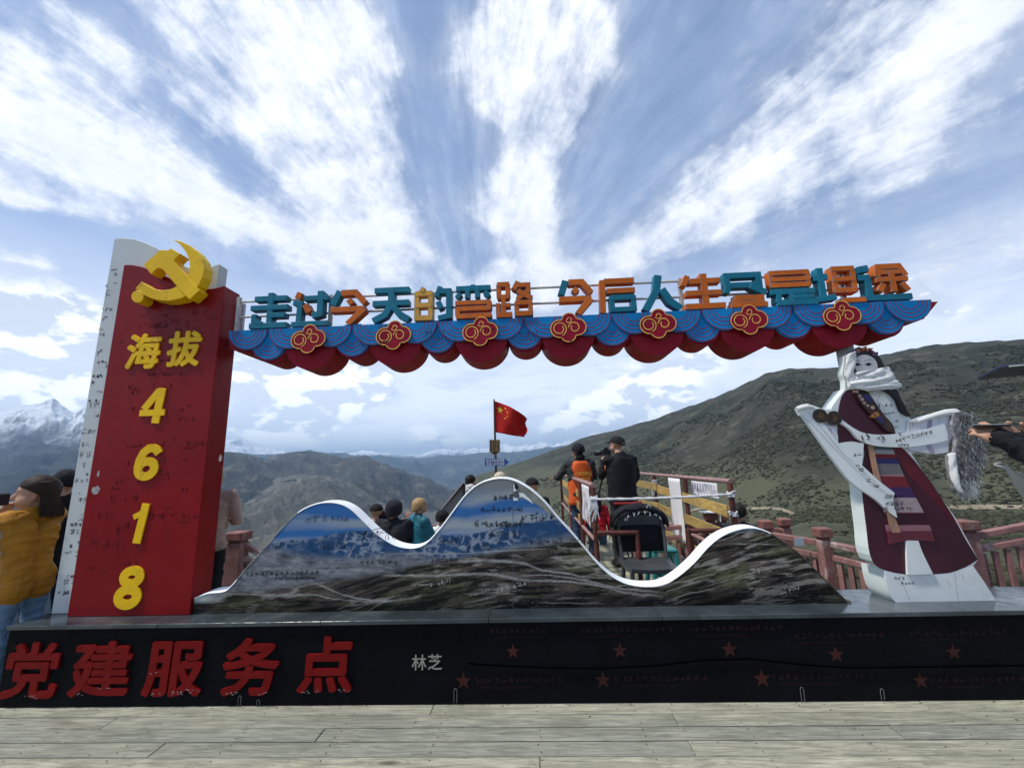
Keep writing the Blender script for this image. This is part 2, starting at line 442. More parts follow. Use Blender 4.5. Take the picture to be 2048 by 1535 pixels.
# ============================================================ wooden deck
def wood_mat(name, col, along='x', crack=.6):
    m = bpy.data.materials.new(name); m.use_nodes = True
    t = NT(m.node_tree); p = t.n['Principled BSDF']
    tc = t.node('ShaderNodeTexCoord'); oi = t.node('ShaderNodeObjectInfo')
    geo = t.node('ShaderNodeNewGeometry')
    off = t.vm('SCALE', (37.0, 11.0, 5.0), s=oi.outputs['Random'])
    v0 = t.vm('ADD', geo.outputs['Position'], off)
    sx = (1.0, 12.0, 12.0) if along == 'x' else (12.0, 1.0, 12.0)
    v = t.scale(v0, sx)
    grain = t.noise(v, 3.2, 9, .65, 1.2)
    grain2 = t.noise(t.scale(v0, tuple(k * (1 if k < 2 else 2.4) for k in sx)), 4.0, 6, .7, .6)
    big = t.noise(v0, 2.0, 5, .6, .5)
    c = t.mix(t.ss(grain, .32, .68), [x * .55 for x in col], [min(1, x * 1.22) for x in col])
    c = t.mix(t.ss(big, .35, .7, 0, .55), c, (col[0] * .62, col[1] * .66, col[2] * .66))
    c = t.mix(t.ss(big, .38, .25, 0, .3), c, (col[0] * 1.1, col[1] * 1.12, col[2] * .92))
    crk = t.math('MULTIPLY', t.ss(grain2, .58, .66), t.ss(t.noise(v0, 3.5, 4, .6), .42, .60))
    c = t.mix(t.math('MULTIPLY', crk, crack), c, (.035, .033, .03))
    # knots
    kv = t.scale(v0, (2.2, 7.0, 7.0) if along == 'x' else (7.0, 2.2, 7.0))
    kd = t.vor(kv, .62)
    kn = t.ss(kd, .11, .03)
    ring = t.math('MULTIPLY', t.ss(t.math('SINE', t.math('MULTIPLY', kd, 95.0)), .2, .9), t.ss(kd, .30, .10))
    c = t.mix(t.math('MULTIPLY', ring, .30), c, (.10, .09, .07))
    c = t.mix(t.math('MULTIPLY', kn, .75), c, (.055, .05, .04))
    c = t.mix(1.0, c, t.mix(oi.outputs['Random'], (.74, .77, .78), (1.14, 1.12, 1.04)), 'MULTIPLY')
    # scuffs and dried footprints
    sc_ = t.noise(v0, 9.0, 8, .72, .8)
    c = t.mix(t.ss(sc_, .56, .70, 0, .5), c, (.11, .105, .09))
    edge_ = t.noise(t.scale(v0, (.7, 2.0, 1)), 1.6, 7, .66, .6)
    c = t.mix(t.ss(edge_, .50, .66, 0, .45), c, (.15, .15, .12))
    t.put(p.inputs['Base Color'], c)
    p.inputs['Roughness'].default_value = .78; p.inputs['Specular IOR Level'].default_value = .3
    b = t.node('ShaderNodeBump'); b.inputs['Strength'].default_value = .55; b.inputs['Distance'].default_value = .006
    t.put(b.inputs['Height'], t.math('SUBTRACT', t.math('ADD', grain, t.math('MULTIPLY', grain2, .6)), t.math('MULTIPLY', crk, 1.4)))
    t.l.new(b.outputs[0], p.inputs['Normal'])
    return m
WOOD = wood_mat('weathered_deck_wood', (.35, .345, .285))
JOIST = pmat('dark_joist', (.02, .02, .018), .8)

deck = MB().box(-6.5, 6.6, -2.2, 3.78, -.16, -.034).box(-3.3, 2.5, 3.78, 8.3, -.16, -.034).build('deck', JOIST, kind='structure')
PITCHY = .137
seams = {0: [863, 1870], 1: [1353], 2: [640, 1803], 3: [316, 1385], 4: [1080]}
rowi = 0
y_hi = 3.262 + .06
prow = []
while y_hi > -2.1:
    y_lo = y_hi - PITCHY
    if rowi == 0: y_lo = 3.144
    yc = (y_lo + y_hi) / 2
    if rowi in seams: xs = [at(px, 0, 1).x for px in ()]
    if rowi in seams:
        ypx = [1420, 1441, 1468, 1496, 1523][rowi]
        xs = []
        for px in seams[rowi]:
            d = ray(px, ypx); t_ = -EYE / d.z; xs.append(d.x * t_)
    else:
        xs = sorted(rng.uniform(-4.5, 4.5) for _ in range(3))
    if len(xs) == 1: xs = [xs[0] - 3.7, xs[0], xs[0] + 3.9]
    if len(xs) == 2: xs = [min(xs) - 3.2] + sorted(xs) + [max(xs) + 2.0]
    xs = [-6.4] + [x for x in sorted(xs) if -6 < x < 6.2] + [6.5]
    for i in range(len(xs) - 1):
        a, b = xs[i] + .0022, xs[i + 1] - .0022
        dz = rng.uniform(-.003, .0); g = rng.uniform(.003, .0055)
        k = .003
        sk = rng.uniform(-.0025, .0025)
        v = [(a, y_lo + g, -.034), (b, y_lo + g, -.034), (b, y_hi - g, -.034), (a, y_hi - g, -.034),
             (a, y_lo + g + sk, dz - k), (b, y_lo + g - sk, dz - k), (b, y_hi - g, dz - k), (a, y_hi - g, dz - k),
             (a + k, y_lo + g + k + sk, dz), (b - k, y_lo + g + k - sk, dz), (b - k, y_hi - g - k, dz), (a + k, y_hi - g - k, dz)]
        f = [(4, 5, 9, 8), (5, 6, 10, 9), (6, 7, 11, 10), (7, 4, 8, 11), (8, 9, 10, 11)] + [(0, 1, 5, 4), (1, 2, 6, 5), (2, 3, 7, 6), (3, 0, 4, 7)]
        mesh_obj('plank', v, f, WOOD, deck)
    y_hi = y_lo; rowi += 1
scr_ = MB()
for k in range(5):
    yk = 3.262 + .06 - .178 - .137 * k if k else 3.20
    for xj in np.arange(-5.6, 6.2, .62):
        for dy in (.035, -.035):
            x_ = xj + rng.uniform(-.012, .012); y_ = yk + dy + (.0 if k else .0) + rng.uniform(-.004, .004); q = [(x_ + .0042 * math.cos(a), y_ + .0042 * math.sin(a), .0012) for a in [i * math.pi / 4 for i in range(8)]]
            scr_.add(q, [tuple(range(8))])
scr_.build('screw_head', pmat('dark_screw', (.03, .025, .02), .6, bump=0), deck, kind='stuff')
# bits of leaf, paper and grit caught along the foot of the plinth and in the gaps
lit = MB()
for _ in range(260):
    x_ = rng.uniform(-4.2, 4.6); y_ = 3.255 - abs(rng.gauss(0, .02)) if rng.random() < .6 else rng.uniform(2.3, 3.2); r_ = rng.uniform(.002, .007); a0 = rng.uniform(0, 6.28)
    lit.add([(x_ + r_ * rng.uniform(.5, 1.4) * math.cos(a0 + k * 1.57), y_ + r_ * rng.uniform(.4, 1.2) * math.sin(a0 + k * 1.57), .002 + rng.random() * .002) for k in range(4)], [(0, 1, 2, 3)], rng.choice([0, 0, 1, 2]))
lit.build('litter', [pmat('dry_leaf', (.10, .07, .03), .8, bump=0), pmat('grit', (.05, .05, .045), .9, bump=0), pmat('paper_bit', (.45, .42, .33), .8, bump=0)], deck, kind='stuff')
# planks of the deck behind the monument, laid in the same direction
yy = 3.80
while yy < 8.2:
    for (a, b) in ((-3.3, -.9 + rng.uniform(-.8, .8)), (None, 2.5)):
        a = a if a is not None else last + .005
        if b != 2.5: last = b
        MB().box(a, b, yy + .003, yy + .137 - .003, -.034, rng.uniform(-.003, 0)).build('plank', WOOD, deck)
    yy += .137

# ============================================================ plinth
PX0, PX1, PY0, PY1, PZ = -3.90, 4.95, 3.25, 3.77, .545
plinth = empty('plinth', (0, 3.5, 0), label='long low black stone plinth with grey marble top carrying the whole photo monument', cat='plinth')
MB().box(PX0 + .04, PX1 - .04, PY0 + .03, PY1 - .03, .0, PZ - .03).build('core', BLACKST, plinth)
xs = [PX0, -2.6, -1.25, .05, 1.35, 2.65, 3.8, PX1]
for i in range(7):
    MB().box(xs[i] + .0004, xs[i + 1] - .0004, PY0 + .012, PY0 + .029, .004, PZ - .031).build('front_panel', BLACKST, plinth)
xs = [PX0, -2.75, -1.55, -.35, .85, 2.05, 3.25, 4.2, PX1]
for i in range(8):
    MB().box(xs[i] + .001, xs[i + 1] - .001, PY0 - .012, PY1, PZ - .029, PZ).build('top_slab', TOPST, plinth, bevel=.003)
MB().box(PX0 + .003, PX0 + .038, PY0 + .031, PY1 - .035, .004, PZ - .031).build('end_panel', BLACKST, plinth)
MB().box(PX1 - .038, PX1 - .003, PY0 + .031, PY1 - .035, .004, PZ - .031).build('end_panel', BLACKST, plinth)

FY = PY0 + .0115        # face of the front panels
for ch, (a, b, c, d) in zip('党建服务点', [(15, 1285, 108, 1397), (148, 1283, 255, 1393), (293, 1283, 400, 1392), (449, 1276, 555, 1391), (598, 1273, 703, 1385)]):
    x0, z1 = xz(a, b, FY - .015); x1, z0 = xz(c, d, FY - .015)
    lettering('raised_letter', ch, x0, x1, z0, z1, FY, .016, REDL, plinth, offset=.030, shear=.04, label='red raised character ' + ch)
for ch, (a, b, c, d) in zip('林芝', [(824, 1308, 853, 1339), (856, 1307, 884, 1338)]):
    x0, z1 = xz(a, b, FY); x1, z0 = xz(c, d, FY)
    lettering('painted_letter', ch, x0, x1, z0, z1, FY - .0012, 0, pmat('beige_print', (.33, .30, .25), .6, bump=0), plinth, offset=.012)
# pale flecks on the bottoms of the red letters
fl = MB()
for px, py, n in [(160, 1388, 4), (205, 1376, 5), (315, 1388, 5), (350, 1385, 9), (385, 1382, 7), (465, 1387, 8), (520, 1388, 3), (616, 1383, 4), (690, 1380, 5), (313, 1345, 4), (640, 1382, 3), (60, 1392, 6)]:
    for _ in range(n):
        x, z = xz(px + rng.uniform(-14, 14), py + rng.uniform(-4, 3), FY - .017)
        fl.ribbon([(x, z), (x + rng.uniform(.004, .018), z + rng.uniform(-.006, .006))], rng.uniform(.001, .0035), FY - .0185 - rng.random() * .001)
fl.build('pale_fleck', pmat('fleck', (.45, .40, .40), .7, bump=0), plinth, kind='stuff')
# dull red printing: stars and rows of small characters
DULL = pmat('dull_red_print', (.042, .006, .004), .6, .3, var=.3, vscale=9, bump=0)
DULL2 = pmat('faded_red_print', (.030, .006, .005), .6, .3, var=.3, vscale=9, bump=0)
def star_poly(cx, cz, r, rot=0.0, k=.40):
    return [(cx + r * (1 if i % 2 == 0 else k) * math.sin(math.pi * i / 5 + rot), cz + r * (1 if i % 2 == 0 else k) * math.cos(math.pi * i / 5 + rot)) for i in range(10)]
def flat(poly, y, name, mat, parent, **kw):
    return mesh_obj(name, [(x, y, z) for x, z in poly], [tuple(range(len(poly)))], mat, parent, **kw)
for px, py, r in [(1026, 1302, 13), (1240, 1300, 14), (1459, 1298, 15), (1672, 1308, 14), (1907, 1303, 14), (927, 1361, 15), (1206, 1359, 15), (1524, 1356, 16), (1841, 1360, 14)]:
    x, z = xz(px, py, FY)
    flat(star_poly(x, z, r * .0038), FY - .0012, 'printed_star', DULL, plinth)
R2 = random.Random(5)
def print_rows(px, py, count, h, mat, parent, n2=0, Y=None, pen=.0026):
    Y = FY if Y is None else Y
    x, z = xz(px, py, Y); mb = MB()
    for i in range(count):
        for st in glyph_strokes(R2, 5):
            mb.ribbon([(x + i * h * 1.16 + a * h * .95, z + b * h) for a, b in st], pen, Y - .0008 - R2.random() * .0006)
    for i in range(n2):
        for st in glyph_strokes(R2, 3):
            mb.ribbon([(x + h * 1.2 + i * h * .45 + a * h * .35, z - h * .75 + b * h * .45) for a, b in st], pen * .7, Y - .0008 - R2.random() * .0006)
    mb.build('small_printing', mat, parent, kind='stuff')
print_rows(978, 1268, 9, .040, DULL2, plinth, 18); print_rows(1158, 1266, 14, .040, DULL2, plinth, 20); print_rows(1375, 1264, 14, .040, DULL, plinth, 20)
print_rows(1588, 1278, 13, .040, DULL2, plinth, 18); print_rows(1818, 1272, 14, .040, DULL2, plinth, 18)
print_rows(946, 1367, 13, .042, DULL2, plinth, 20); print_rows(1228, 1364, 13, .042, DULL2, plinth, 20); print_rows(1542, 1360, 14, .042, DULL2, plinth, 20); print_rows(1860, 1366, 13, .040, DULL2, plinth, 16)
# wire loops and a thin cable
WIRE = pmat('white_wire', (.22, .22, .22), .4, bump=0)
for px, py0, py1 in [(911, 1378, 1404), (1603, 1375, 1401), (1763, 1378, 1398), (480, 1392, 1411), (517, 1400, 1412)]:
    a = at(px, py0, FY - .01); 
    z1 = a.z; z0 = max(.01, at(px, py1, FY - .01).z); r = .011
    pts = [(a.x - r, FY - .012, z0)] + [(a.x + r * math.cos(math.pi - math.pi * i / 6), FY - .012, z1 - r + r * 1.6 * math.sin(math.pi * i / 6)) for i in range(7)] + [(a.x + r * .8, FY - .012, z0)]
    MB().tube(pts, .0012, 5).build('wire_loop', WIRE, plinth)
cb = [at(px, py, FY - .012) for px, py in [(935, 1325), (955, 1328), (1010, 1331), (1100, 1335), (1200, 1336), (1320, 1330), (1400, 1320), (1500, 1317), (1600, 1328), (1700, 1335), (1850, 1333), (2047, 1330), (2200, 1335)]]
tag(MB().tube(cb, .0045, 6).build('cable', pmat('black_cable', (.001, .001, .0015), .9, .0, bump=0)), 'thin black cable sagging along the black front of the plinth', 'cable')

# ============================================================ altitude pillar
pillar = empty('altitude_pillar', (-3.1, 3.6, PZ), label='tall red and white altitude pillar marked 海拔 4618 at the left end of the plinth', cat='pillar')
RY = 3.42
red_top = [(-3.595, 3.462), (-3.56, 3.462), (-3.50, 3.456), (-3.42, 3.435), (-3.32, 3.395), (-3.22, 3.345), (-3.12, 3.295), (-3.02, 3.25), (-2.92, 3.215), (-2.83, 3.195), (-2.75, 3.193), (-2.68, 3.205), (-2.645, 3.218)]
pb = MB(); pb.prism([(-3.64, PZ + .001), (-2.66, PZ + .001)] + list(reversed(red_top)), RY, 3.63)
o = pb.build('red_slab', RED, pillar, bevel=.004)
wt = [(-3.81, 3.775), (-3.72, 3.775), (-3.62, 3.76), (-3.52, 3.725), (-3.40, 3.665), (-3.30, 3.60), (-3.18, 3.515), (-3.08, 3.455), (-2.98, 3.42), (-2.92, 3.415), (-2.87, 3.425), (-2.81, 3.458), (-2.77, 3.464)]
MB().prism([(-3.86, PZ + .001), (-2.80, PZ + .001)] + list(reversed(wt)), 3.50, 3.61).build('white_slab', WHT, pillar, bevel=.004)
bpy.context.view_layer.update()
for ch, (a, b, c, d) in [('海', (252, 668, 322, 736)), ('拔', (333, 663, 403, 731))]:
    x0, z1 = xz(a, b, RY - .012); x1, z0 = xz(c, d, RY - .012)
    w_ = (xz(c, (b + d) / 2, RY - .012)[0] - xz(a, (b + d) / 2, RY - .012)[0]) * .96; xc = xz((a + c) / 2, (b + d) / 2, RY - .012)[0]
    lettering('yellow_letter', ch, xc - w_ / 2, xc + w_ / 2, z0, z1, RY, .012, YEL, pillar, offset=.034, shear=.05, label='yellow raised character ' + ch)
def ell(cx, cz, rx, rz, a0, a1, n=22): return [(cx + rx * math.cos(math.radians(a0 + (a1 - a0) * i / n)), cz + rz * math.sin(math.radians(a0 + (a1 - a0) * i / n))) for i in range(n + 1)]
DIG = {   # bold slanted numerals on a 0..1 grid: closed or open bands (width, points, closed)
 '4': [(.30, [(.70, .0), (.70, 1.0)], 0), (.27, [(.60, .93), (.13, .40)], 0), (.24, [(.0, .30), (1.0, .30)], 0)],
 '6': [(.33, ell(.50, .33, .33, .20, 0, 360)[:-1], 1), (.32, [(.14, .34), (.16, .58), (.26, .77), (.44, .875), (.62, .88), (.78, .83), (.90, .73)], 0)],
 '1': [(.48, [(.62, .0), (.62, 1.0)], 0), (.32, [(.70, .87), (.42, .74), (.04, .66)], 0)],
 '8': [(.31, ell(.50, .745, .30, .155, 0, 360)[:-1], 1), (.33, ell(.50, .285, .34, .18, 0, 360)[:-1], 1)],
}
for ch, (a, b, c, d), sh in [('4', (280, 776, 334, 846), .16), ('6', (268, 887, 321, 962), .16), ('1', (259, 1007, 297, 1086), .22), ('8', (229, 1132, 288, 1218), .16)]:
    z1 = xz((a + c) / 2, b, RY - .012)[1]; z0 = xz((a + c) / 2, d, RY - .012)[1]; ym = (b + d) / 2
    xa = xz(a, ym, RY - .012)[0]; xb = xz(c, ym, RY - .012)[0]; H_ = z1 - z0; lean_ = sh * H_ * .5; W_ = (xb - xa) - lean_ * .8; mb = MB()
    for k, (wd, pts, cl_) in enumerate(DIG[ch]):
        q = [((xa + lean_ * .4) + p[0] * W_ + (p[1] - .5) * sh * H_ * .62, z0 + p[1] * H_) for p in pts]
        mb.band(q, wd * W_, RY - .012 - k * .0006, RY - .0005, closed=bool(cl_))
    mb.build('yellow_letter', YEL, pillar, label='yellow raised numeral ' + ch)
# hammer and sickle emblem, points read in the front plane
EY = 3.315
def zp(x, y): return xz(x / 4.0, 440 + y / 4.0, EY)
emb = empty('emblem', (-2.95, 3.3, 3.2)); emb.parent = pillar; emb.matrix_parent_inverse = world_matrix(pillar).inverted()
emb['label'] = 'yellow hammer and sickle emblem standing off the red slab'
blade_out = [(1378, 153), (1450, 170), (1520, 205), (1575, 250), (1615, 310), (1636, 380), (1622, 450), (1588, 520), (1530, 580), (1450, 625), (1360, 645), (1290, 645), (1210, 628), (1150, 600), (1120, 580), (1080, 545), (1130, 490)]
blade_in = [(1185, 525), (1240, 552), (1300, 560), (1360, 552), (1420, 525), (1470, 480), (1505, 425), (1518, 365), (1508, 305), (1480, 245), (1435, 190)]
MB().prism([zp(*p) for p in blade_out + blade_in], EY, 3.419).build('sickle', YEL, emb, bevel=.004)
ball = [(1100 + 50 * math.cos(t), 612 + 50 * math.sin(t)) for t in [i * math.pi / 9 for i in range(18)]]
MB().prism([zp(*p) for p in ball], EY - .003, 3.418).build('sickle_knob', YEL, emb, bevel=.004)
ham = [(1150, 358), (1285, 240), (1345, 243), (1372, 228), (1447, 272), (1398, 318), (1396, 332), (1600, 565), (1520, 637), (1460, 580), (1300, 392), (1262, 386), (1212, 436)]
MB().prism([zp(*p) for p in ham], EY - .006, 3.417).build('hammer', YEL, emb, bevel=.004)
# scratches, faint marks and chipped filler on the red slab
mk = MB()
for _ in range(70):
    x = rng.uniform(-3.55, -2.75); z = rng.uniform(.8, 3.0)
    s_ = rng.choice([.018, .024, .03, .045, .08])
    scribble(mk, rng, x, z, s_, rng.randint(1, 4), RY - .0012 - rng.random() * .0006, .003)
mk.build('handwriting', DINK, pillar, kind='stuff')
def blob_poly(cx, cz, rx, rz, n=14, j=.2, seed=0):
    r = random.Random(seed); return [(cx + rx * math.cos(2 * math.pi * i / n) * (1 + r.uniform(-j, j)), cz + rz * math.sin(2 * math.pi * i / n) * (1 + r.uniform(-j, j))) for i in range(n)]
for (px, py, rx, rz, sd) in [(192, 980, .036, .034, 1), (197, 947, .010, .028, 2), (372, 1235, .035, .012, 4), (195, 1239, .016, .012, 5), (150, 1240, .03, .008, 6), (441, 916, .014, .03, 7)]:
    x, z = xz(px, py, RY)
    flat(blob_poly(x, z, rx, rz, seed=sd), RY - .0018, 'chipped_patch', CHIP, pillar)
# signatures down the white edge
hw = MB()
z = 3.45
while z > .62:
    n = rng.randint(1, 3); s_ = rng.choice([.02, .028, .035, .045, .06])
    n = max(1, min(n, int(.16 / s_))); x = -3.835 + rng.uniform(.0, max(.001, .17 - n * s_))
    scribble(hw, rng, x, z, s_, n, 3.4985 - rng.random() * .0006, rng.choice([.002, .003, .0045]), rng.uniform(-.1, .15), 1.0)
    z -= s_ * rng.uniform(1.2, 2.3)
hw.build('handwriting', INK, pillar, kind='stuff')

# ============================================================ slogan beam
BY = 3.42
beam = empty('slogan_beam', (.35, 3.55, 2.75), label='long beam of blue waves and red drums carrying the coloured slogan 走过今天的弯路 今后人生尽是坦途', cat='sign')
BX0, BX1, BZ = -2.60, 3.36, 2.80
P = .7285; XC = [-1.85 + i * P for i in range(7)]
MB().box(BX0 + .02, 3.22, BY + .06, 3.74, 2.66, BZ - .004).build('beam_core', DRED, beam)
def arc(cx, cz, r, a0, a1, n=16): return [(cx + r * math.cos(math.radians(a0 + (a1 - a0) * i / n)), cz + r * math.sin(math.radians(a0 + (a1 - a0) * i / n))) for i in range(n + 1)]
for i, xc in enumerate(XC):
    rr = .225
    d = MB().prism(arc(xc, 2.665, rr, 144, 396, 40), BY + .035, 3.745, 0, 1).build('drum', [DRED, LRED], beam, smooth=True)
    rb = MB()
    for k in range(30):
        a = math.radians(180 + 180 * (k + .5) / 30)
        rb.ribbon([(xc + .06 * math.cos(a), 2.665 + .06 * math.sin(a)), (xc + .22 * math.cos(a), 2.665 + .22 * math.sin(a))], .0035, BY + .0335)
    rb.build('drum_rib', LRED, d)
xl = [XC[0] - P / 2 + i * P for i in range(8)]
for xc in xl:
    if xc > 3.2: continue
    d = MB().prism(arc(xc + .01, 2.665, .152, 0, 360, 36)[:-1], BY + .050, 3.735, 0, 1).build('drum', [DRED, LRED], beam, smooth=True)
MB().prism([(3.0, 2.66), (3.25, 2.70), (3.345, 2.797), (3.0, 2.797)], BY + .052, 3.73).build('drum_end', LRED, beam)
MB().prism([(BX0 + .01, 2.795), (BX0 + .01, 2.66), (-2.45, 2.60), (-2.25, 2.57), (-2.1, 2.60), (-2.1, 2.795)], BY + .055, 3.73).build('drum_end', LRED, beam)
def scallop(xc, cz, r, y, a0=180, a1=360, bands=(.97, .78, .60, .42), top=BZ):
    poly = arc(xc, cz, r, a0, a1, 22)
    if a0 == 180 and a1 == 360 and cz < top - .01: poly = arc(xc, cz, r, 180, 360, 22) + [(xc + r * .45, cz + .13), (xc - r * .45, cz + .13)]
    o = MB().prism(poly, y, y + .028).build('wave_scallop', BLUEW, beam)
    st = MB()
    for b in bands: st.ribbon(arc(xc, cz, r * b, a0, a1, 24), .0056, y - .0014)
    st.build('wave_stripe', DRED, o)
for xc in xl:
    if xc > 3.2: continue
    scallop(xc, 2.685, .150, BY + .018, bands=(.96, .74, .52, .30))
ux = [XC[0] - 3 * P / 4 + i * P / 2 for i in range(16)]
for k, xc in enumerate(ux):
    if xc > 3.3: continue
    scallop(xc, BZ - .001, .178 if 0 < k else .172, BY + (.0 if k % 2 else .003), 180, 360)
CR, CG = DRED, GOLD
for xc in XC:
    cz = 2.690; s = .162
    circ = [(-.44, -.04, .46), (.06, .40, .37), (.46, .02, .43), (-.02, -.36, .38)]
    pl = MB()
    for q, (a, b, r) in enumerate(circ): pl.prism(arc(xc + a * s, cz + b * s, r * s, 0, 360, 28)[:-1], BY - .016 - q * .0006, BY - .003)
    pl.prism([(xc - .3 * s, cz - .2 * s), (xc + .35 * s, cz - .25 * s), (xc + .35 * s, cz + .3 * s), (xc - .3 * s, cz + .3 * s)], BY - .0155, BY - .003)
    cl = pl.build('cloud_plaque', CR, beam)
    gl = MB()
    for q, (a, b, r) in enumerate(circ):      # outline of the union
        run = []
        for i in range(73):
            t = 2 * math.pi * i / 72; p = (a + r * math.cos(t), b + r * math.sin(t))
            inside = any(math.hypot(p[0] - a2, p[1] - b2) < r2 - 1e-6 for j, (a2, b2, r2) in enumerate(circ) if j != q)
            if not inside: run.append((xc + p[0] * s, cz + p[1] * s))
            if (inside or i == 72) and run:
                if len(run) > 1: gl.ribbon(run, .0075, BY - .0195)
                run = []
    def spiral(ax, az, r0, r1, t0, t1, n=26):
        return [(xc + (ax + (r0 + (r1 - r0) * i / n) * math.cos(math.radians(t0 + (t1 - t0) * i / n))) * s, cz + (az + (r0 + (r1 - r0) * i / n) * math.sin(math.radians(t0 + (t1 - t0) * i / n))) * s) for i in range(n + 1)]
    gl.ribbon(spiral(-.46, -.04, .38, .20, -70, 400), .0072, BY - .0200)
    gl.ribbon(spiral(.30, .0, .30, .15, -180, -180 - 400), .0072, BY - .0200)
    gl.ribbon(spiral(.04, .42, .17, .08, -160, 200), .0065, BY - .0200)
    gl.build('gold_line', CG, cl)
hw = MB()
for px, py, n, s_ in [(865, 670, 5, .03), (880, 682, 4, .026), (950, 700, 4, .035), (1050, 672, 5, .03), (1062, 685, 3, .03), (1125, 690, 4, .03), (770, 690, 3, .03), (1160, 700, 3, .03), (980, 665, 3, .028)]:
    x, z = xz(px - 12, py, BY); scribble(hw, rng, x, z, s_, n, BY - .021 - rng.random() * .0005, .0028, .05)
hw.build('handwriting', INK, beam, kind='stuff')
# white pipes behind the letters
for zz in (2.955, 3.098): MB().tube([(-2.58, 3.52, zz), (2.9, 3.52, zz)], .011, 8).build('pipe', WPIPE, beam)
for px in (478, 662, 1364, 1525, 1690): 
    x = at(px, 610, 3.52).x
    MB().box(x - .014, x + .014, 3.505, 3.535, BZ, 3.11 + (.012 if px != 478 else .03)).build('pipe_post', WPIPE, beam)
MB().box(-2.64, -2.60, 3.632, 3.66, BZ - .005, 3.13).build('end_plate', WPIPE, beam)
MB().tube([(2.64, 3.60, 2.30), (2.64, 3.60, 2.70)], .062, 14).build('support_post', GPOST, beam, smooth=True)

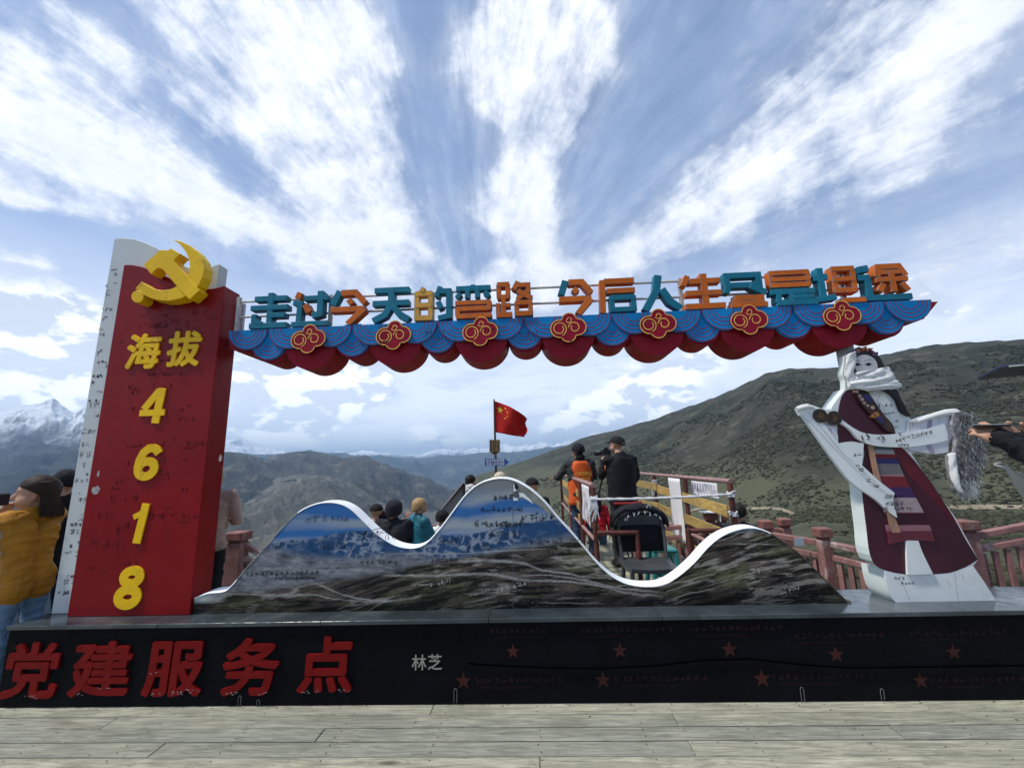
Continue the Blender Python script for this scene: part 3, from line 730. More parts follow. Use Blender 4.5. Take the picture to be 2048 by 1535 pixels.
# slogan letters: every stroke is a thick box, built on a 100 x 100 grid per character
T_, O_, A_ = 0, 1, 2
LET = {
 '走': (497, 583, 580, 656, [(T_, 14, [(12, 84), (92, 84)]), (T_, 15, [(52, 100), (52, 6)]), (T_, 14, [(4, 58), (96, 58)]), (T_, 13, [(52, 36), (90, 36)]), (T_, 13, [(14, 40), (14, 8)]), (T_, 15, [(4, 7), (96, 7)]), (T_, 11, [(14, 24), (36, 12)])]),
 '过': (582, 578, 660, 654, [(O_, 18, [(10, 90), (24, 84)]), (T_, 14, [(4, 68), (22, 64), (20, 12)]), (T_, 14, [(2, 7), (98, 7)]), (T_, 13, [(32, 78), (96, 78)]), (T_, 16, [(76, 97), (76, 34), (56, 28)]), (O_, 16, [(36, 60), (48, 38)])]),
 '今': (661, 577, 739, 652, [(T_, 17, [(22, 98), (4, 58)]), (O_, 16, [(26, 92), (64, 92), (90, 60)]), (O_, 15, [(46, 72), (56, 58)]), (O_, 15, [(0, 44), (90, 44)]), (O_, 17, [(88, 44), (46, 0)])]),
 '天': (743, 570, 823, 650, [(T_, 15, [(6, 90), (96, 90)]), (T_, 15, [(2, 54), (96, 54)]), (T_, 17, [(50, 92), (50, 50), (34, 22), (4, 6)]), (T_, 17, [(54, 46), (72, 22), (96, 6)])]),
 '的': (827, 570, 906, 647, [(A_, 13, [(8, 84), (8, 5)]), (A_, 13, [(44, 84), (44, 5)]), (A_, 14, [(4, 80), (48, 80)]), (A_, 13, [(4, 46), (48, 46)]), (A_, 14, [(2, 9), (50, 9)]), (A_, 12, [(26, 97), (20, 84)]), (T_, 13, [(70, 98), (60, 68)]), (T_, 14, [(62, 84), (92, 84), (92, 12), (64, 6)]), (T_, 14, [(64, 54), (72, 34)])]),
 '弯': (909, 565, 985, 643, [(T_, 14, [(4, 88), (98, 88)]), (T_, 13, [(50, 98), (50, 86)]), (T_, 12, [(36, 86), (34, 60)]), (T_, 12, [(62, 86), (62, 60)]), (T_, 12, [(16, 74), (6, 62)]), (T_, 12, [(82, 76), (94, 62)]), (O_, 12, [(2, 46), (96, 46)]), (O_, 12, [(94, 50), (94, 28)]), (O_, 12, [(8, 29), (98, 29)]), (O_, 12, [(8, 34), (8, 10)]), (O_, 13, [(4, 8), (98, 8)]), (O_, 12, [(94, 14), (94, 2)])]),
 '路': (990, 560, 1069, 638, [(O_, 12, [(10, 94), (10, 58)]), (O_, 12, [(34, 94), (34, 58)]), (O_, 13, [(6, 93), (38, 93)]), (O_, 12, [(6, 58), (38, 58)]), (O_, 12, [(22, 58), (22, 8)]), (O_, 12, [(8, 40), (8, 8)]), (O_, 11, [(22, 34), (40, 34)]), (O_, 14, [(2, 7), (44, 7)]), (O_, 13, [(62, 98), (50, 76)]), (O_, 12, [(58, 88), (88, 88), (88, 72), (58, 48)]), (O_, 13, [(60, 72), (96, 50)]), (O_, 12, [(56, 40), (56, 4)]), (O_, 12, [(92, 40), (92, 4)]), (O_, 12, [(52, 38), (96, 38)]), (O_, 13, [(52, 8), (96, 8)])]),
 '今2': (1117, 556, 1191, 633, [(T_, 17, [(22, 98), (8, 58)]), (O_, 16, [(30, 92), (68, 92), (92, 60)]), (O_, 15, [(44, 74), (54, 62)]), (O_, 15, [(2, 44), (92, 44)]), (O_, 17, [(90, 44), (52, 0)])]),
 '后': (1198, 552, 1275, 630, [(O_, 15, [(16, 90), (98, 90)]), (O_, 15, [(12, 94), (10, 40), (8, 0)]), (O_, 14, [(22, 62), (98, 62)]), (T_, 13, [(34, 46), (34, 2)]), (T_, 13, [(92, 46), (92, 2)]), (T_, 13, [(30, 42), (96, 42)]), (T_, 13, [(30, 8), (96, 8)])]),
 '人': (1286, 547, 1366, 627, [(T_, 19, [(44, 100), (36, 56), (4, 2)]), (T_, 19, [(50, 60), (70, 24), (96, 2)])]),
 '生': (1367, 543, 1453, 622, [(O_, 14, [(14, 94), (2, 66)]), (O_, 14, [(16, 78), (92, 78)]), (O_, 17, [(52, 98), (52, 6)]), (O_, 14, [(6, 44), (92, 44)]), (O_, 15, [(2, 7), (98, 7)])]),
 '尽': (1450, 540, 1540, 616, [(T_, 15, [(8, 46), (8, 90), (82, 90), (82, 62), (14, 62)]), (T_, 17, [(60, 60), (94, 38)]), (T_, 13, [(8, 62), (4, 40)]), (O_, 13, [(20, 26), (88, 26)]), (O_, 11, [(14, 16), (48, 12), (88, 16)]), (O_, 13, [(10, 5), (94, 5)])]),
 '是': (1541, 537, 1636, 612, [(O_, 12, [(6, 96), (6, 54)]), (O_, 12, [(86, 96), (86, 54)]), (O_, 13, [(2, 93), (90, 93)]), (O_, 12, [(2, 74), (90, 74)]), (O_, 13, [(2, 57), (90, 57)]), (T_, 14, [(0, 38), (96, 38)]), (T_, 13, [(44, 40), (44, 8)]), (T_, 12, [(46, 22), (92, 22)]), (T_, 13, [(16, 30), (14, 8)]), (T_, 15, [(10, 6), (98, 6)])]),
 '坦': (1624, 530, 1732, 609, [(T_, 15, [(6, 70), (34, 74)]), (T_, 16, [(20, 98), (20, 10)]), (T_, 14, [(2, 10), (44, 16)]), (O_, 13, [(46, 96), (46, 30)]), (O_, 13, [(82, 96), (82, 30)]), (O_, 13, [(42, 93), (86, 93)]), (O_, 12, [(42, 64), (86, 64)]), (O_, 13, [(42, 33), (86, 33)]), (O_, 13, [(52, 5), (98, 5)])]),
 '途': (1716, 526, 1826, 605, [(T_, 17, [(6, 88), (26, 92)]), (T_, 15, [(2, 66), (20, 66), (20, 16)]), (T_, 15, [(4, 9), (98, 9)]), (O_, 14, [(40, 66), (44, 94), (84, 94), (94, 66)]), (O_, 12, [(44, 78), (84, 78)]), (O_, 13, [(36, 58), (96, 58)]), (O_, 14, [(66, 78), (66, 22)]), (O_, 14, [(48, 46), (38, 24)]), (O_, 14, [(82, 46), (92, 24)])]),
}
bpy.context.view_layer.update()
LMATS = [TEAL, ORNG, AMBR]
for ch, (a, b, c, d, strokes) in LET.items():
    x0 = xz(a, (b + d) / 2, BY)[0]; x1 = xz(c, (b + d) / 2, BY)[0]
    W = (x1 - x0) * .97; z0 = BZ + .001; Hh = xz((a + c) / 2, b, BY)[1] - z0
    mb = MB()
    for q, (m, w_, pts) in enumerate(strokes):
        P3 = [Vector((x0 + p[0] / 100 * W, z0 + (2.5 + p[1] * .95) / 100 * Hh)) for p in pts]
        hw_ = w_ / 100 * .33 / 2
        # offset polygon with mitres
        L, Rr = [], []
        for i, pt in enumerate(P3):
            dd = []
            if i > 0: dd.append((pt - P3[i - 1]).normalized())
            if i < len(P3) - 1: dd.append((P3[i + 1] - pt).normalized())
            t = sum(dd, Vector((0, 0))).normalized(); nrm = Vector((-t.y, t.x)); k = 1 / max(.45, abs(nrm.dot(Vector((-dd[0].y, dd[0].x)))))
            L.append(pt + nrm * hw_ * k); Rr.append(pt - nrm * hw_ * k)
        poly = [(max(x0 - .02, v.x), max(z0, v.y)) for v in L + list(reversed(Rr))]
        mb.prism(poly, BY + .004 - q * .0013, BY + .075 + q * .0009, m)
    mb.build('slogan_letter', LMATS, beam, bevel=.0022, label='coloured slogan character ' + ch[0])

# ============================================================ mountain-shaped photo panel
prof_px = [(389, 1197), (415, 1187), (448, 1183), (465, 1170), (490, 1140), (515, 1112), (540, 1085), (570, 1050), (600, 1023), (630, 1009), (655, 1005), (680, 1008), (703, 1020), (728, 1044), (756, 1070), (786, 1089), (812, 1096), (835, 1095), (856, 1084), (880, 1058), (903, 1028), (930, 992), (955, 970), (980, 960), (1005, 957), (1030, 962), (1060, 979), (1090, 1006), (1115, 1036), (1140, 1063), (1165, 1092), (1190, 1122), (1220, 1150), (1252, 1167), (1288, 1173), (1325, 1170), (1355, 1154), (1388, 1126), (1415, 1096), (1440, 1075), (1468, 1062), (1500, 1056), (1530, 1062), (1560, 1080), (1600, 1110), (1640, 1150), (1670, 1180), (1704, 1213)]
MY0, MY1 = 3.44, 3.575
pr = np.array([xz(x, y, MY0) for x, y in prof_px])
def cr_spline(P, n=8):
    out = []
    for i in range(len(P) - 1):
        p0 = P[max(i - 1, 0)]; p1 = P[i]; p2 = P[i + 1]; p3 = P[min(i + 2, len(P) - 1)]
        for k in range(n):
            t = k / n; out.append(.5 * ((2 * p1) + (-p0 + p2) * t + (2 * p0 - 5 * p1 + 4 * p2 - p3) * t * t + (-p0 + 3 * p1 - 3 * p2 + p3) * t ** 3))
    out.append(P[-1]); return np.array(out)
prs = cr_spline(pr, 8)
panel = empty('mountain_panel', (-.2, 3.57, PZ), label='wave-shaped photo panel printed with a mountain road landscape, white rounded edge, on the plinth', cat='photo panel')
px0, px1 = prs[0, 0], prs[-1, 0]
NXp, NZp = 900, 190
X = np.linspace(px0, px1, NXp); top = np.interp(X, prs[:, 0], prs[:, 1]); top = np.maximum(top, PZ + .004)
V = np.linspace(0, 1, NZp)
XX, VV = np.meshgrid(X, V); ZZ = (PZ + .001) + (np.tile(top, (NZp, 1)) - PZ - .001) * VV
def panel_colour(x, z):
    """a printed landscape photograph: banded blue sky, far blue ranges, dark hillside with pale roads"""
    u = x; h = z - PZ
    # curving coordinates of the hill flanks
    wv = .10 * (fbm(u * 1.5, z * 2, 4, 3) - .5)
    sky_h = .62 + .02 * np.sin(u * 2)
    b1 = fbm(u * .9 + 3, z * 16 + wv * 30, 5, 11)
    blue = np.stack([.035 + 0 * b1, .13 + 0 * b1, .34 + 0 * b1], -1); pale = np.array([.30, .34, .37]); mid = np.array([.10, .22, .42])
    s = np.clip((np.sin(h * 34 + wv * 40 + u * .8) * .5 + .5) * .7 + (b1 - .5) * 1.6, 0, 1)[..., None]
    col = blue * (1 - s) + pale * s
    grey = np.array([.20, .205, .21]); t = np.clip((h - .78) / .12, 0, 1)[..., None]; col = col * (1 - t) + grey * t
    # haze/mist band left, below left peak
    left = np.clip(1 - np.abs(u + 1.65) / 1.35, 0, 1)
    # dark blue far range
    r1 = .60 + .045 * fbm(u * 4, z * 0 + 1, 5, 21) - .055 * np.abs(u + 1.3) + .03 * u
    sB = np.clip((u + 1.0) / .5, 0, 1); sB = sB * sB * (3 - 2 * sB)
    r1b = (.50 + .16 * np.clip((u + .75) / 1.2, 0, 1) + .04 * fbm(u * 5, z * 0 + 4, 5, 22)); r1 = r1 * (1 - sB) + r1b * sB
    e = np.clip((r1 - h) / .012, 0, 1)[..., None]
    tex = fbm(u * 16 - h * 10, h * 34 + u * 4, 6, 31, .65)
    dblue = np.stack([.006 + .03 * tex, .030 + .07 * tex, .085 + .14 * tex], -1)
    sn = np.clip((ridged(u * 18 - h * 9, h * 26 + u * 8, 5, 35, .6) - .60) / .16, 0, 1)[..., None] * np.clip((fbm(u * 3, h * 6, 3, 36) - .35) / .2, 0, 1)[..., None] * .75
    dblue = dblue * (1 - sn) + np.array([.30, .34, .40]) * sn
    col = col * (1 - e) + dblue * e
    # pale misty grey-violet middle ground
    r2 = (.44 - .10 * np.clip((u + 2.2) / 1.5, 0, 1) + .02 * fbm(u * 6, h, 4, 41) + .03 * np.sin(u * 5)) * (1 - sB) + (.36 + .16 * np.clip((u + .6) / .9, 0, 1)) * sB
    e = np.clip((r2 + .035 - h) / .07, 0, 1)[..., None]
    g2 = fbm(u * 9 - h * 6, h * 30 + u * 5, 6, 43, .6)
    g3 = np.clip((ridged(u * 14 - h * 16, h * 40 + u * 10, 5, 47, .62) - .55) * 2.2, -.4, .6)
    mist = np.stack([.175 + .22 * (g2 - .5) - .10 * g3, .182 + .22 * (g2 - .5) - .10 * g3, .20 + .22 * (g2 - .5) - .10 * g3], -1)
    col = col * (1 - e) + mist * e
    # dark hillside rising to the right
    r3 = .175 + .30 * np.clip((u + 2.1) / 2.4, 0, 1) - .03 * np.clip((u - .5), 0, 2) + .015 * fbm(u * 7, h, 5, 51) + .09 * np.clip((u - 1.0) / .8, 0, 1)
    e = np.clip((r3 - h) / (.02 + .03 * (u < -1)), 0, 1)[..., None]
    flow = h - .12 * u + .05 * np.sin(u * 2.6) + wv * .8
    ft = fbm(u * 5.0, flow * 42, 6, 61, .62); fr = ridged(u * 3.5 + 2, flow * 30, 6, 66, .6)
    gr = fbm(u * 2.2, h * 5 + 2, 4, 71)
    fine = fbm(u * 60, h * 120, 3, 77, .7)
    shade = np.clip((ft - .42) * 3.2, 0, 1) * (.25 + 1.2 * gr)
    hill = np.stack([.010 + .125 * shade, .009 + .100 * shade, .009 + .080 * shade], -1)
    green = np.clip((gr - .5) / .12, 0, 1)[..., None] * .6
    hill = hill * (1 - green) + np.stack([.014 + .10 * shade, .018 + .105 * shade, .010 + .045 * shade], -1) * green
    hl = (np.clip((fr - .67) / .10, 0, 1) * (.15 + .85 * np.clip((fbm(u * 3 + 5, flow * 9, 3, 81) - .47) / .06, 0, 1)) * .55)[..., None]
    hill = hill * (1 - hl) + np.array([.40, .37, .33]) * hl
    hill *= (.55 + .9 * fine)[..., None]
    low = np.clip(1 - h / .16, 0, 1)[..., None] * np.clip((u + .2) * 0 + 1, 0, 1)[..., None]
    hill = hill * (1 - .62 * low)
    col = col * (1 - e) + hill * e
    # white specks of boulders and snow low on the hill
    spk = np.clip((vnoise(u * 75, h * 160, 91) - .93) / .04, 0, 1)[..., None] * np.clip((fbm(u * 2, h * 8, 3, 92) - .5) / .1, 0, 1)[..., None] * e
    col = col * (1 - spk * .6) + .35 * spk * .6
    # left tail: pale worn corner
    t = np.clip((-2.38 - u) / .2, 0, 1)[..., None] * np.clip((h - .07) / .03, 0, 1)[..., None]
    col = col * (1 - t) + np.array([.42, .45, .43]) * t
    # roads: pale ribbons following the slopes
    def road(pts, w, c=(.36, .36, .35), a=.85):
        nonlocal col
        q = cr_spline(np.array([xz(px, py, MY0) for px, py in pts]), 8)
        zc = np.interp(u, q[:, 0], q[:, 1], left=-9, right=-9)
        jit = .010 * (fbm(u * 22, z * 0 + w * 100, 4, 95) - .5)
        ww = w * (.45 + 1.1 * fbm(u * 8, z * 0, 3, 97))
        m_ = (np.clip(1.4 - np.abs(z - zc - jit) / ww, 0, 1) * a * np.clip((u - q[0, 0]) / .12, 0, 1) * np.clip((q[-1, 0] - u) / .12, 0, 1) * (.3 + .9 * fine) * (.45 + 1.1 * fbm(u * 22, z * 60, 3, 98))).clip(0, 1)[..., None]
        col = col * (1 - m_) + np.array(c) * m_
    road([(400, 1190), (470, 1187), (560, 1190), (620, 1188), (660, 1196), (700, 1200), (770, 1203), (800, 1196)], .004)
    road([(615, 1163), (640, 1170), (670, 1182), (690, 1190), (740, 1199), (800, 1201)], .006)
    road([(770, 1108), (830, 1105), (900, 1107), (960, 1104), (1040, 1099), (1110, 1097)], .0035)
    road([(900, 1125), (960, 1120), (1010, 1122), (1050, 1127), (1085, 1140), (1140, 1147), (1185, 1160)], .008)
    road([(760, 1151), (800, 1150), (880, 1150), (960, 1147), (1000, 1150), (1050, 1160), (1130, 1162), (1200, 1171), (1260, 1186), (1330, 1192)], .008)
    road([(1030, 1152), (1100, 1150), (1180, 1162), (1240, 1176), (1330, 1184)], .006)
    road([(1450, 1088), (1500, 1087), (1560, 1089)], .004)
    road([(560, 1142), (640, 1140), (720, 1139), (800, 1146)], .004, a=.6)
    # torn corner with another motive, top of the second peak
    tear = (u > -.165) & (u < .2) & (h > .80 - .16 * np.clip((u + .05) / .2, 0, 1))
    tc_ = np.stack([.23 + .15 * (fbm(u * 20, h * 20, 3, 5) - .5)] * 3, -1) * np.array([1.0, 1.02, .9])
    col = np.where(tear[..., None], tc_, col)
    return np.clip(col, .004, .9)
colr = panel_colour(XX, ZZ)
verts = np.stack([XX, np.full_like(XX, MY0), ZZ], -1).reshape(-1, 3)
idx = np.arange(NXp * NZp).reshape(NZp, NXp)
fc = np.stack([idx[:-1, :-1], idx[:-1, 1:], idx[1:, 1:], idx[1:, :-1]], -1).reshape(-1, 4)
me = bpy.data.meshes.new('printed_face'); me.from_pydata(verts.tolist(), [], fc.tolist()); 
ca = me.color_attributes.new('print', 'FLOAT_COLOR', 'POINT')
ca.data.foreach_set('color', np.concatenate([colr.reshape(-1, 3), np.ones((NXp * NZp, 1))], 1).ravel())
m = bpy.data.materials.new('printed_vinyl'); m.use_nodes = True; t = NT(m.node_tree); p = t.n['Principled BSDF']
at_ = t.node('ShaderNodeVertexColor', layer_name='print'); tc = t.node('ShaderNodeTexCoord')
sp = t.node('ShaderNodeSeparateXYZ'); t.put(sp.inputs[0], tc.outputs['Object'])
wear = t.noise(t.scale(tc.outputs['Object'], (1, 1, 6)), 9, 8, .7, .5)
cc_ = t.mix(t.ss(wear, .62, .74, 0, .28), at_.outputs[0], (.40, .40, .41))
t.put(p.inputs['Base Color'], cc_); p.inputs['Roughness'].default_value = .45; p.inputs['Specular IOR Level'].default_value = .14
b = t.node('ShaderNodeBump'); b.inputs['Strength'].default_value = .12; b.inputs['Distance'].default_value = .01
t.put(b.inputs['Height'], t.noise(tc.outputs['Object'], 6, 6, .6)); t.l.new(b.outputs[0], p.inputs['Normal'])
me.materials.append(m); me.shade_smooth(); place('printed_face', me, panel)
# edge band and back
mb = MB(); n = len(prs)
zt = np.maximum(prs[:, 1], PZ + .004)
v = []
for i in range(n):
    j0, j1 = max(i - 1, 0), min(i + 1, n - 1)
    t_ = np.array([prs[j1, 0] - prs[j0, 0], zt[j1] - zt[j0]]); t_ /= np.linalg.norm(t_); nr = np.array([-t_[1], t_[0]])
    for (dy, off) in ((-.003, .0), (-.003, .003), (.004, .009), (MY1 - MY0 - .004, .012), (MY1 - MY0, .006), (MY1 - MY0, .0)):
        v.append((prs[i, 0] + nr[0] * off, MY0 + dy, zt[i] + nr[1] * off))
f = []
for i in range(n - 1):
    for k in range(5): f.append((i * 6 + k, i * 6 + k + 1, (i + 1) * 6 + k + 1, (i + 1) * 6 + k))
mb.add(v, f); mb.mi = [1 if prs[q // 5, 0] > 1.74 else (2 if -2.33 < prs[q // 5, 0] < -1.88 else 0) for q in range(len(f))]
mb.build('edge_band', [pmat('white_edge', (.80, .83, .84), .5, .4, var=.05, vscale=2, bump=.2, bscale=9, dirt=(.5, .5, .5), dirt_amt=.4, dscale=3), pmat('dark_edge_vinyl', (.05, .045, .035), .6, .2, var=.5, vscale=12), pmat('grey_edge_vinyl', (.20, .205, .20), .6, .2, var=.3, vscale=12)], panel, smooth=True)
mb = MB(); v = []; f = []
for i in range(n): v += [(prs[i, 0], MY1 - .002, PZ + .001), (prs[i, 0], MY1 - .002, zt[i])]
for i in range(n - 1): f.append((2 * i, 2 * i + 1, 2 * i + 3, 2 * i + 2))
mb.add(v, f); mb.build('back_board', WHT, panel)
hw = MB(); YS = MY0 - .0015
for px, py, n, s_, pen in [(610, 1045, 3, .06, .003), (660, 1045, 3, .05, .003), (545, 1100, 1, .09, .003), (715, 1085, 2, .10, .005), (760, 1080, 2, .08, .004), (960, 1025, 8, .04, .004), (945, 1058, 5, .06, .005), (990, 1055, 4, .055, .005), (1040, 1045, 4, .07, .005), (985, 1000, 4, .04, .005), (930, 1100, 3, .07, .003), (1060, 1090, 5, .05, .003), (720, 1130, 7, .04, .003), (860, 1125, 6, .035, .003), (1250, 1210, 7, .05, .003), (1150, 1090, 4, .04, .003), (640, 1100, 4, .05, .003), (975, 1078, 4, .06, .004), (1090, 1110, 4, .05, .003), (880, 1090, 3, .05, .003), (590, 1160, 5, .03, .0025)]:
    x, z = xz(px, py, MY0); 
    for i in range(n):
        for st in glyph_strokes(R2, 5): hw.ribbon([(x + i * s_ * 1.05 + a * s_, z + b * s_) for a, b in st], pen, YS - R2.random() * .0006)
hw.build('handwriting', INK, panel, kind='stuff')
print_rows(490, 1152, 15, .034, INK, panel, 0, MY0, .0036); print_rows(548, 1160, 12, .024, INK, panel, 0, MY0, .0028)
MB().ribbon([xz(1026, 963, MY0), xz(1026, 1215, MY0)], .0035, MY0 - .0012).build('panel_seam', INK2, panel)
WSCR = pmat('white_scratch', (.5, .5, .48), .6, bump=0)
hw = MB()
for px, py, n, s_ in [(990, 1185, 6, .04), (1500, 1150, 3, .05), (1560, 1190, 5, .03), (860, 1175, 4, .04)]:
    x, z = xz(px, py, MY0)
    for i in range(n):
        for st in glyph_strokes(R2, 4): hw.ribbon([(x + i * s_ + a * s_, z + i * .008 + b * s_) for a, b in st], .0022, YS - .0008 - R2.random() * .0006)
hw.build('pale_handwriting', WSCR, panel, kind='stuff')
# strip of the other motive's silhouettes in the torn corner
flat([xz(*p, MY0) for p in [(1027, 968), (1034, 972), (1036, 1000), (1027, 1001)]], MY0 - .0016, 'torn_vinyl', WHT2, panel)
flat([xz(*p, MY0) for p in [(1020 + 8, 990), (1035, 985), (1046, 985), (1060, 998), (1068, 1008), (1045, 985 + 8), (1028, 995)]], MY0 - .0022, 'torn_vinyl', WHT2, panel)
flat([xz(*p, MY0) for p in [(1023 + 6, 975), (1030, 962 + 3), (1038, 972), (1034, 980)]], MY0 - .0028, 'printed_patch', INK, panel)
flat(arc(*xz(1033, 988, MY0), .028, 60, 330), MY0 - .0026, 'printed_patch', INK2, panel)
# ============================================================ cut-out of a woman in highland dress
CY = 3.45
def z7(x, y, Y=CY): return xz(1560 + x / 2.693, 680 + y / 2.693, Y)
def soft(pts, n=5, lim=48):
    """rounds a drawn outline: gentle turns become curves, real corners stay"""
    P = [Vector(p) for p in pts]; N_ = len(P); T_v = []
    for i in range(N_):
        a_, b_ = P[i] - P[i - 1], P[(i + 1) % N_] - P[i]
        ang_ = math.degrees(a_.angle(b_)) if a_.length > 1e-6 and b_.length > 1e-6 else 180
        T_v.append((a_.normalized() + b_.normalized()).normalized() if ang_ < lim else None)
    out = []
    for i in range(N_):
        p0, p1 = P[i], P[(i + 1) % N_]; L_ = (p1 - p0).length; d_ = (p1 - p0) / max(L_, 1e-6)
        t0 = (T_v[i] or d_) * L_ * .9; t1 = (T_v[(i + 1) % N_] or d_) * L_ * .9
        if T_v[i] is None and T_v[(i + 1) % N_] is None: out.append(tuple(p0)); continue
        for k in range(n):
            t = k / n; out.append(tuple(p0 * (2 * t ** 3 - 3 * t ** 2 + 1) + t0 * (t ** 3 - 2 * t ** 2 + t) + p1 * (-2 * t ** 3 + 3 * t ** 2) + t1 * (t ** 3 - t ** 2)))
    return out
def pz(pts, Y=CY): return [z7(x, y, Y) for x, y in soft(pts)]
MAROON = pmat('maroon_print', (.050, .006, .020), .42, .4, var=.25, vscale=2.2, bump=.06, dirt=(.030, .004, .014), dirt_amt=.6, dscale=2.6)
MARB = pmat('crimson_print', (.11, .006, .018), .42, .4, var=.25, vscale=3, bump=.05)
fig = empty('cutout_figure', (2.8, 3.5, PZ), label='flat painted cut-out of a woman in maroon robe with white scarf on the plinth', cat='cutout figure')
front = [(352, 262), (420, 268), (560, 262), (600, 290), (650, 330), (690, 410), (712, 432), (760, 425), (820, 405), (885, 388), (945, 383), (985, 402), (975, 470), (915, 540), (908, 605), (830, 612), (740, 600), (710, 612), (760, 690), (800, 745), (870, 850), (940, 950), (990, 1040), (1068, 1180), (1040, 1215), (1100, 1300), (1172, 1413), (900, 1420), (640, 1428), (600, 1380), (570, 1290), (555, 1225), (500, 1190), (465, 1000), (440, 770), (440, 640), (400, 560), (330, 545), (312, 556), (300, 470), (275, 376), (300, 330), (330, 290)]
armb = [(445, 770), (400, 760), (300, 640), (240, 545), (120, 405), (100, 385), (92, 368), (150, 352), (180, 352), (240, 372), (276, 374), (330, 440), (440, 540)]
headb = [(395, 60), (450, 40), (500, 60), (540, 95), (560, 150), (580, 190), (625, 255), (600, 266), (352, 266), (350, 215), (338, 180), (346, 130), (347, 85)]
sideM = pmat('board_edge_white', (.62, .68, .65), .5, .4, var=.06, vscale=2, bump=.12, bscale=20)
MB().prism(pz(front), CY, CY + .13, 0, 1).build('board', [WHT2, sideM], fig)
MB().prism(pz(armb), CY + .0012, CY + .035, 0, 1).build('arm_board', [WHT2, sideM], fig)
MB().prism(pz(headb), CY + .0016, CY + .06, 0, 1).build('head_board', [WHT2, sideM], fig)
# weighted foot: the lower white part stands deeper
foot = [(560, 1232), (690, 1262), (825, 1260), (1040, 1215), (1100, 1300), (1172, 1413), (900, 1420), (640, 1428), (600, 1380), (572, 1300)]
MB().prism(pz(foot, CY - .004), CY - .004, CY + .22, 0, 1).build('foot_board', [WHT2, sideM], fig)
lay = [0]
def layer(name, pts, mat, th=.0015):
    lay[0] += 1; y = CY - .0035 - .0011 * lay[0]
    return MB().prism(pz(pts, y), y, CY - .001).build(name, mat, fig)
layer('robe', [(405, 262), (360, 270), (335, 300), (320, 350), (312, 420), (312, 556), (395, 545), (440, 560), (455, 600), (440, 700), (440, 770), (465, 1000), (500, 1190), (530, 1222), (610, 1250), (688, 1262), (681, 1075), (745, 1078), (765, 1135), (825, 1260), (920, 1250), (1000, 1220), (1068, 1180), (1000, 1070), (940, 960), (870, 850), (800, 745), (700, 620), (655, 578), (620, 520), (622, 500), (560, 440), (480, 350), (440, 290)], MAROON)
layer('lapel', [(600, 575), (655, 578), (720, 650), (800, 760), (880, 880), (960, 1000), (920, 960), (800, 830), (690, 720)], MARB)
def stripe_x(y):
    l = 503 + (y - 565) * (575 - 503) / (1000 - 565)
    r = np.interp(y, [565, 720, 850, 925, 995, 1030, 1095], [600, 665, 735, 775, 806, 820, 835])
    return l, float(r)
for y0, y1, c, nm in [(565, 590, (.06, .09, .10), 'a'), (590, 612, (.28, .27, .28), 'b'), (612, 634, (.17, .008, .014), 'c'), (634, 664, (.022, .016, .10), 'd'), (664, 722, (.13, .12, .13), 'e'), (722, 732, (.28, .14, .16), 'f'), (732, 790, (.14, .010, .020), 'g'), (790, 846, (.045, .014, .085), 'h'),
                      (846, 925, (.36, .27, .29), 'i'), (925, 932, (.12, .03, .05), 'j'), (995, 1028, (.26, .11, .14), 'k'), (1028, 1090, (.12, .020, .035), 'l')]:
    l0, r0 = stripe_x(y0); l1, r1 = stripe_x(y1)
    layer('apron_stripe', [(l0, y0), (r0, y0 + 2), (r1, y1 + 2), (l1, y1)] if nm != 'l' else [(l0, y0), (r0, y0 - 2), (r1, y1 - 8), (700, y1 - 14), (l1 + 2, y1 + 6)], pmat('stripe_' + nm, c, .45, .4, var=.14, vscale=6, bump=.04, stretch=(1, 1, 4)))
layer('pale_skirt_panel', [(681, 1078), (745, 1079), (765, 1135), (825, 1258), (740, 1262), (688, 1262)], WHT2)
layer('tan_ribbon', [(475, 565), (502, 563), (540, 740), (600, 900), (650, 1035), (608, 1036), (585, 955), (520, 760)], pmat('tan_print', (.34, .19, .12), .5, var=.3, vscale=9, bump=.03))
layer('sleeve', [(690, 432), (760, 425), (820, 405), (885, 390), (940, 386), (985, 402), (970, 470), (913, 545), (906, 604), (830, 612), (760, 602), (700, 588), (640, 520), (690, 490)], pmat('lilac_white_print', (.56, .57, .62), .45, var=.08, vscale=4, bump=.08))
layer('sleeve_stripe', [(800, 410), (822, 406), (815, 480), (805, 540), (835, 600), (828, 611), (806, 608), (780, 545), (790, 480)], pmat('lilac_print', (.30, .27, .36), .5, var=.15, vscale=7, bump=.03))
layer('left_sleeve', [(240, 455), (300, 470), (313, 520), (313, 558), (300, 560), (240, 490)], pmat('lilac_white_print', (.56, .57, .62)))
layer('left_sleeve_stripe', [(258, 470), (276, 474), (292, 545), (282, 540)], pmat('lilac_print', (.30, .27, .36)))
layer('lower_sleeve', [(312, 556), (384, 546), (452, 556), (445, 640), (440, 770), (400, 760), (330, 660)], WHT2)
layer('sash', [(402, 262), (470, 268), (500, 315), (560, 400), (612, 462), (622, 500), (585, 492), (520, 430), (450, 355), (420, 310)], pmat('brocade_print', (.045, .016, .014), .5, var=.7, vscale=22, bump=.05))
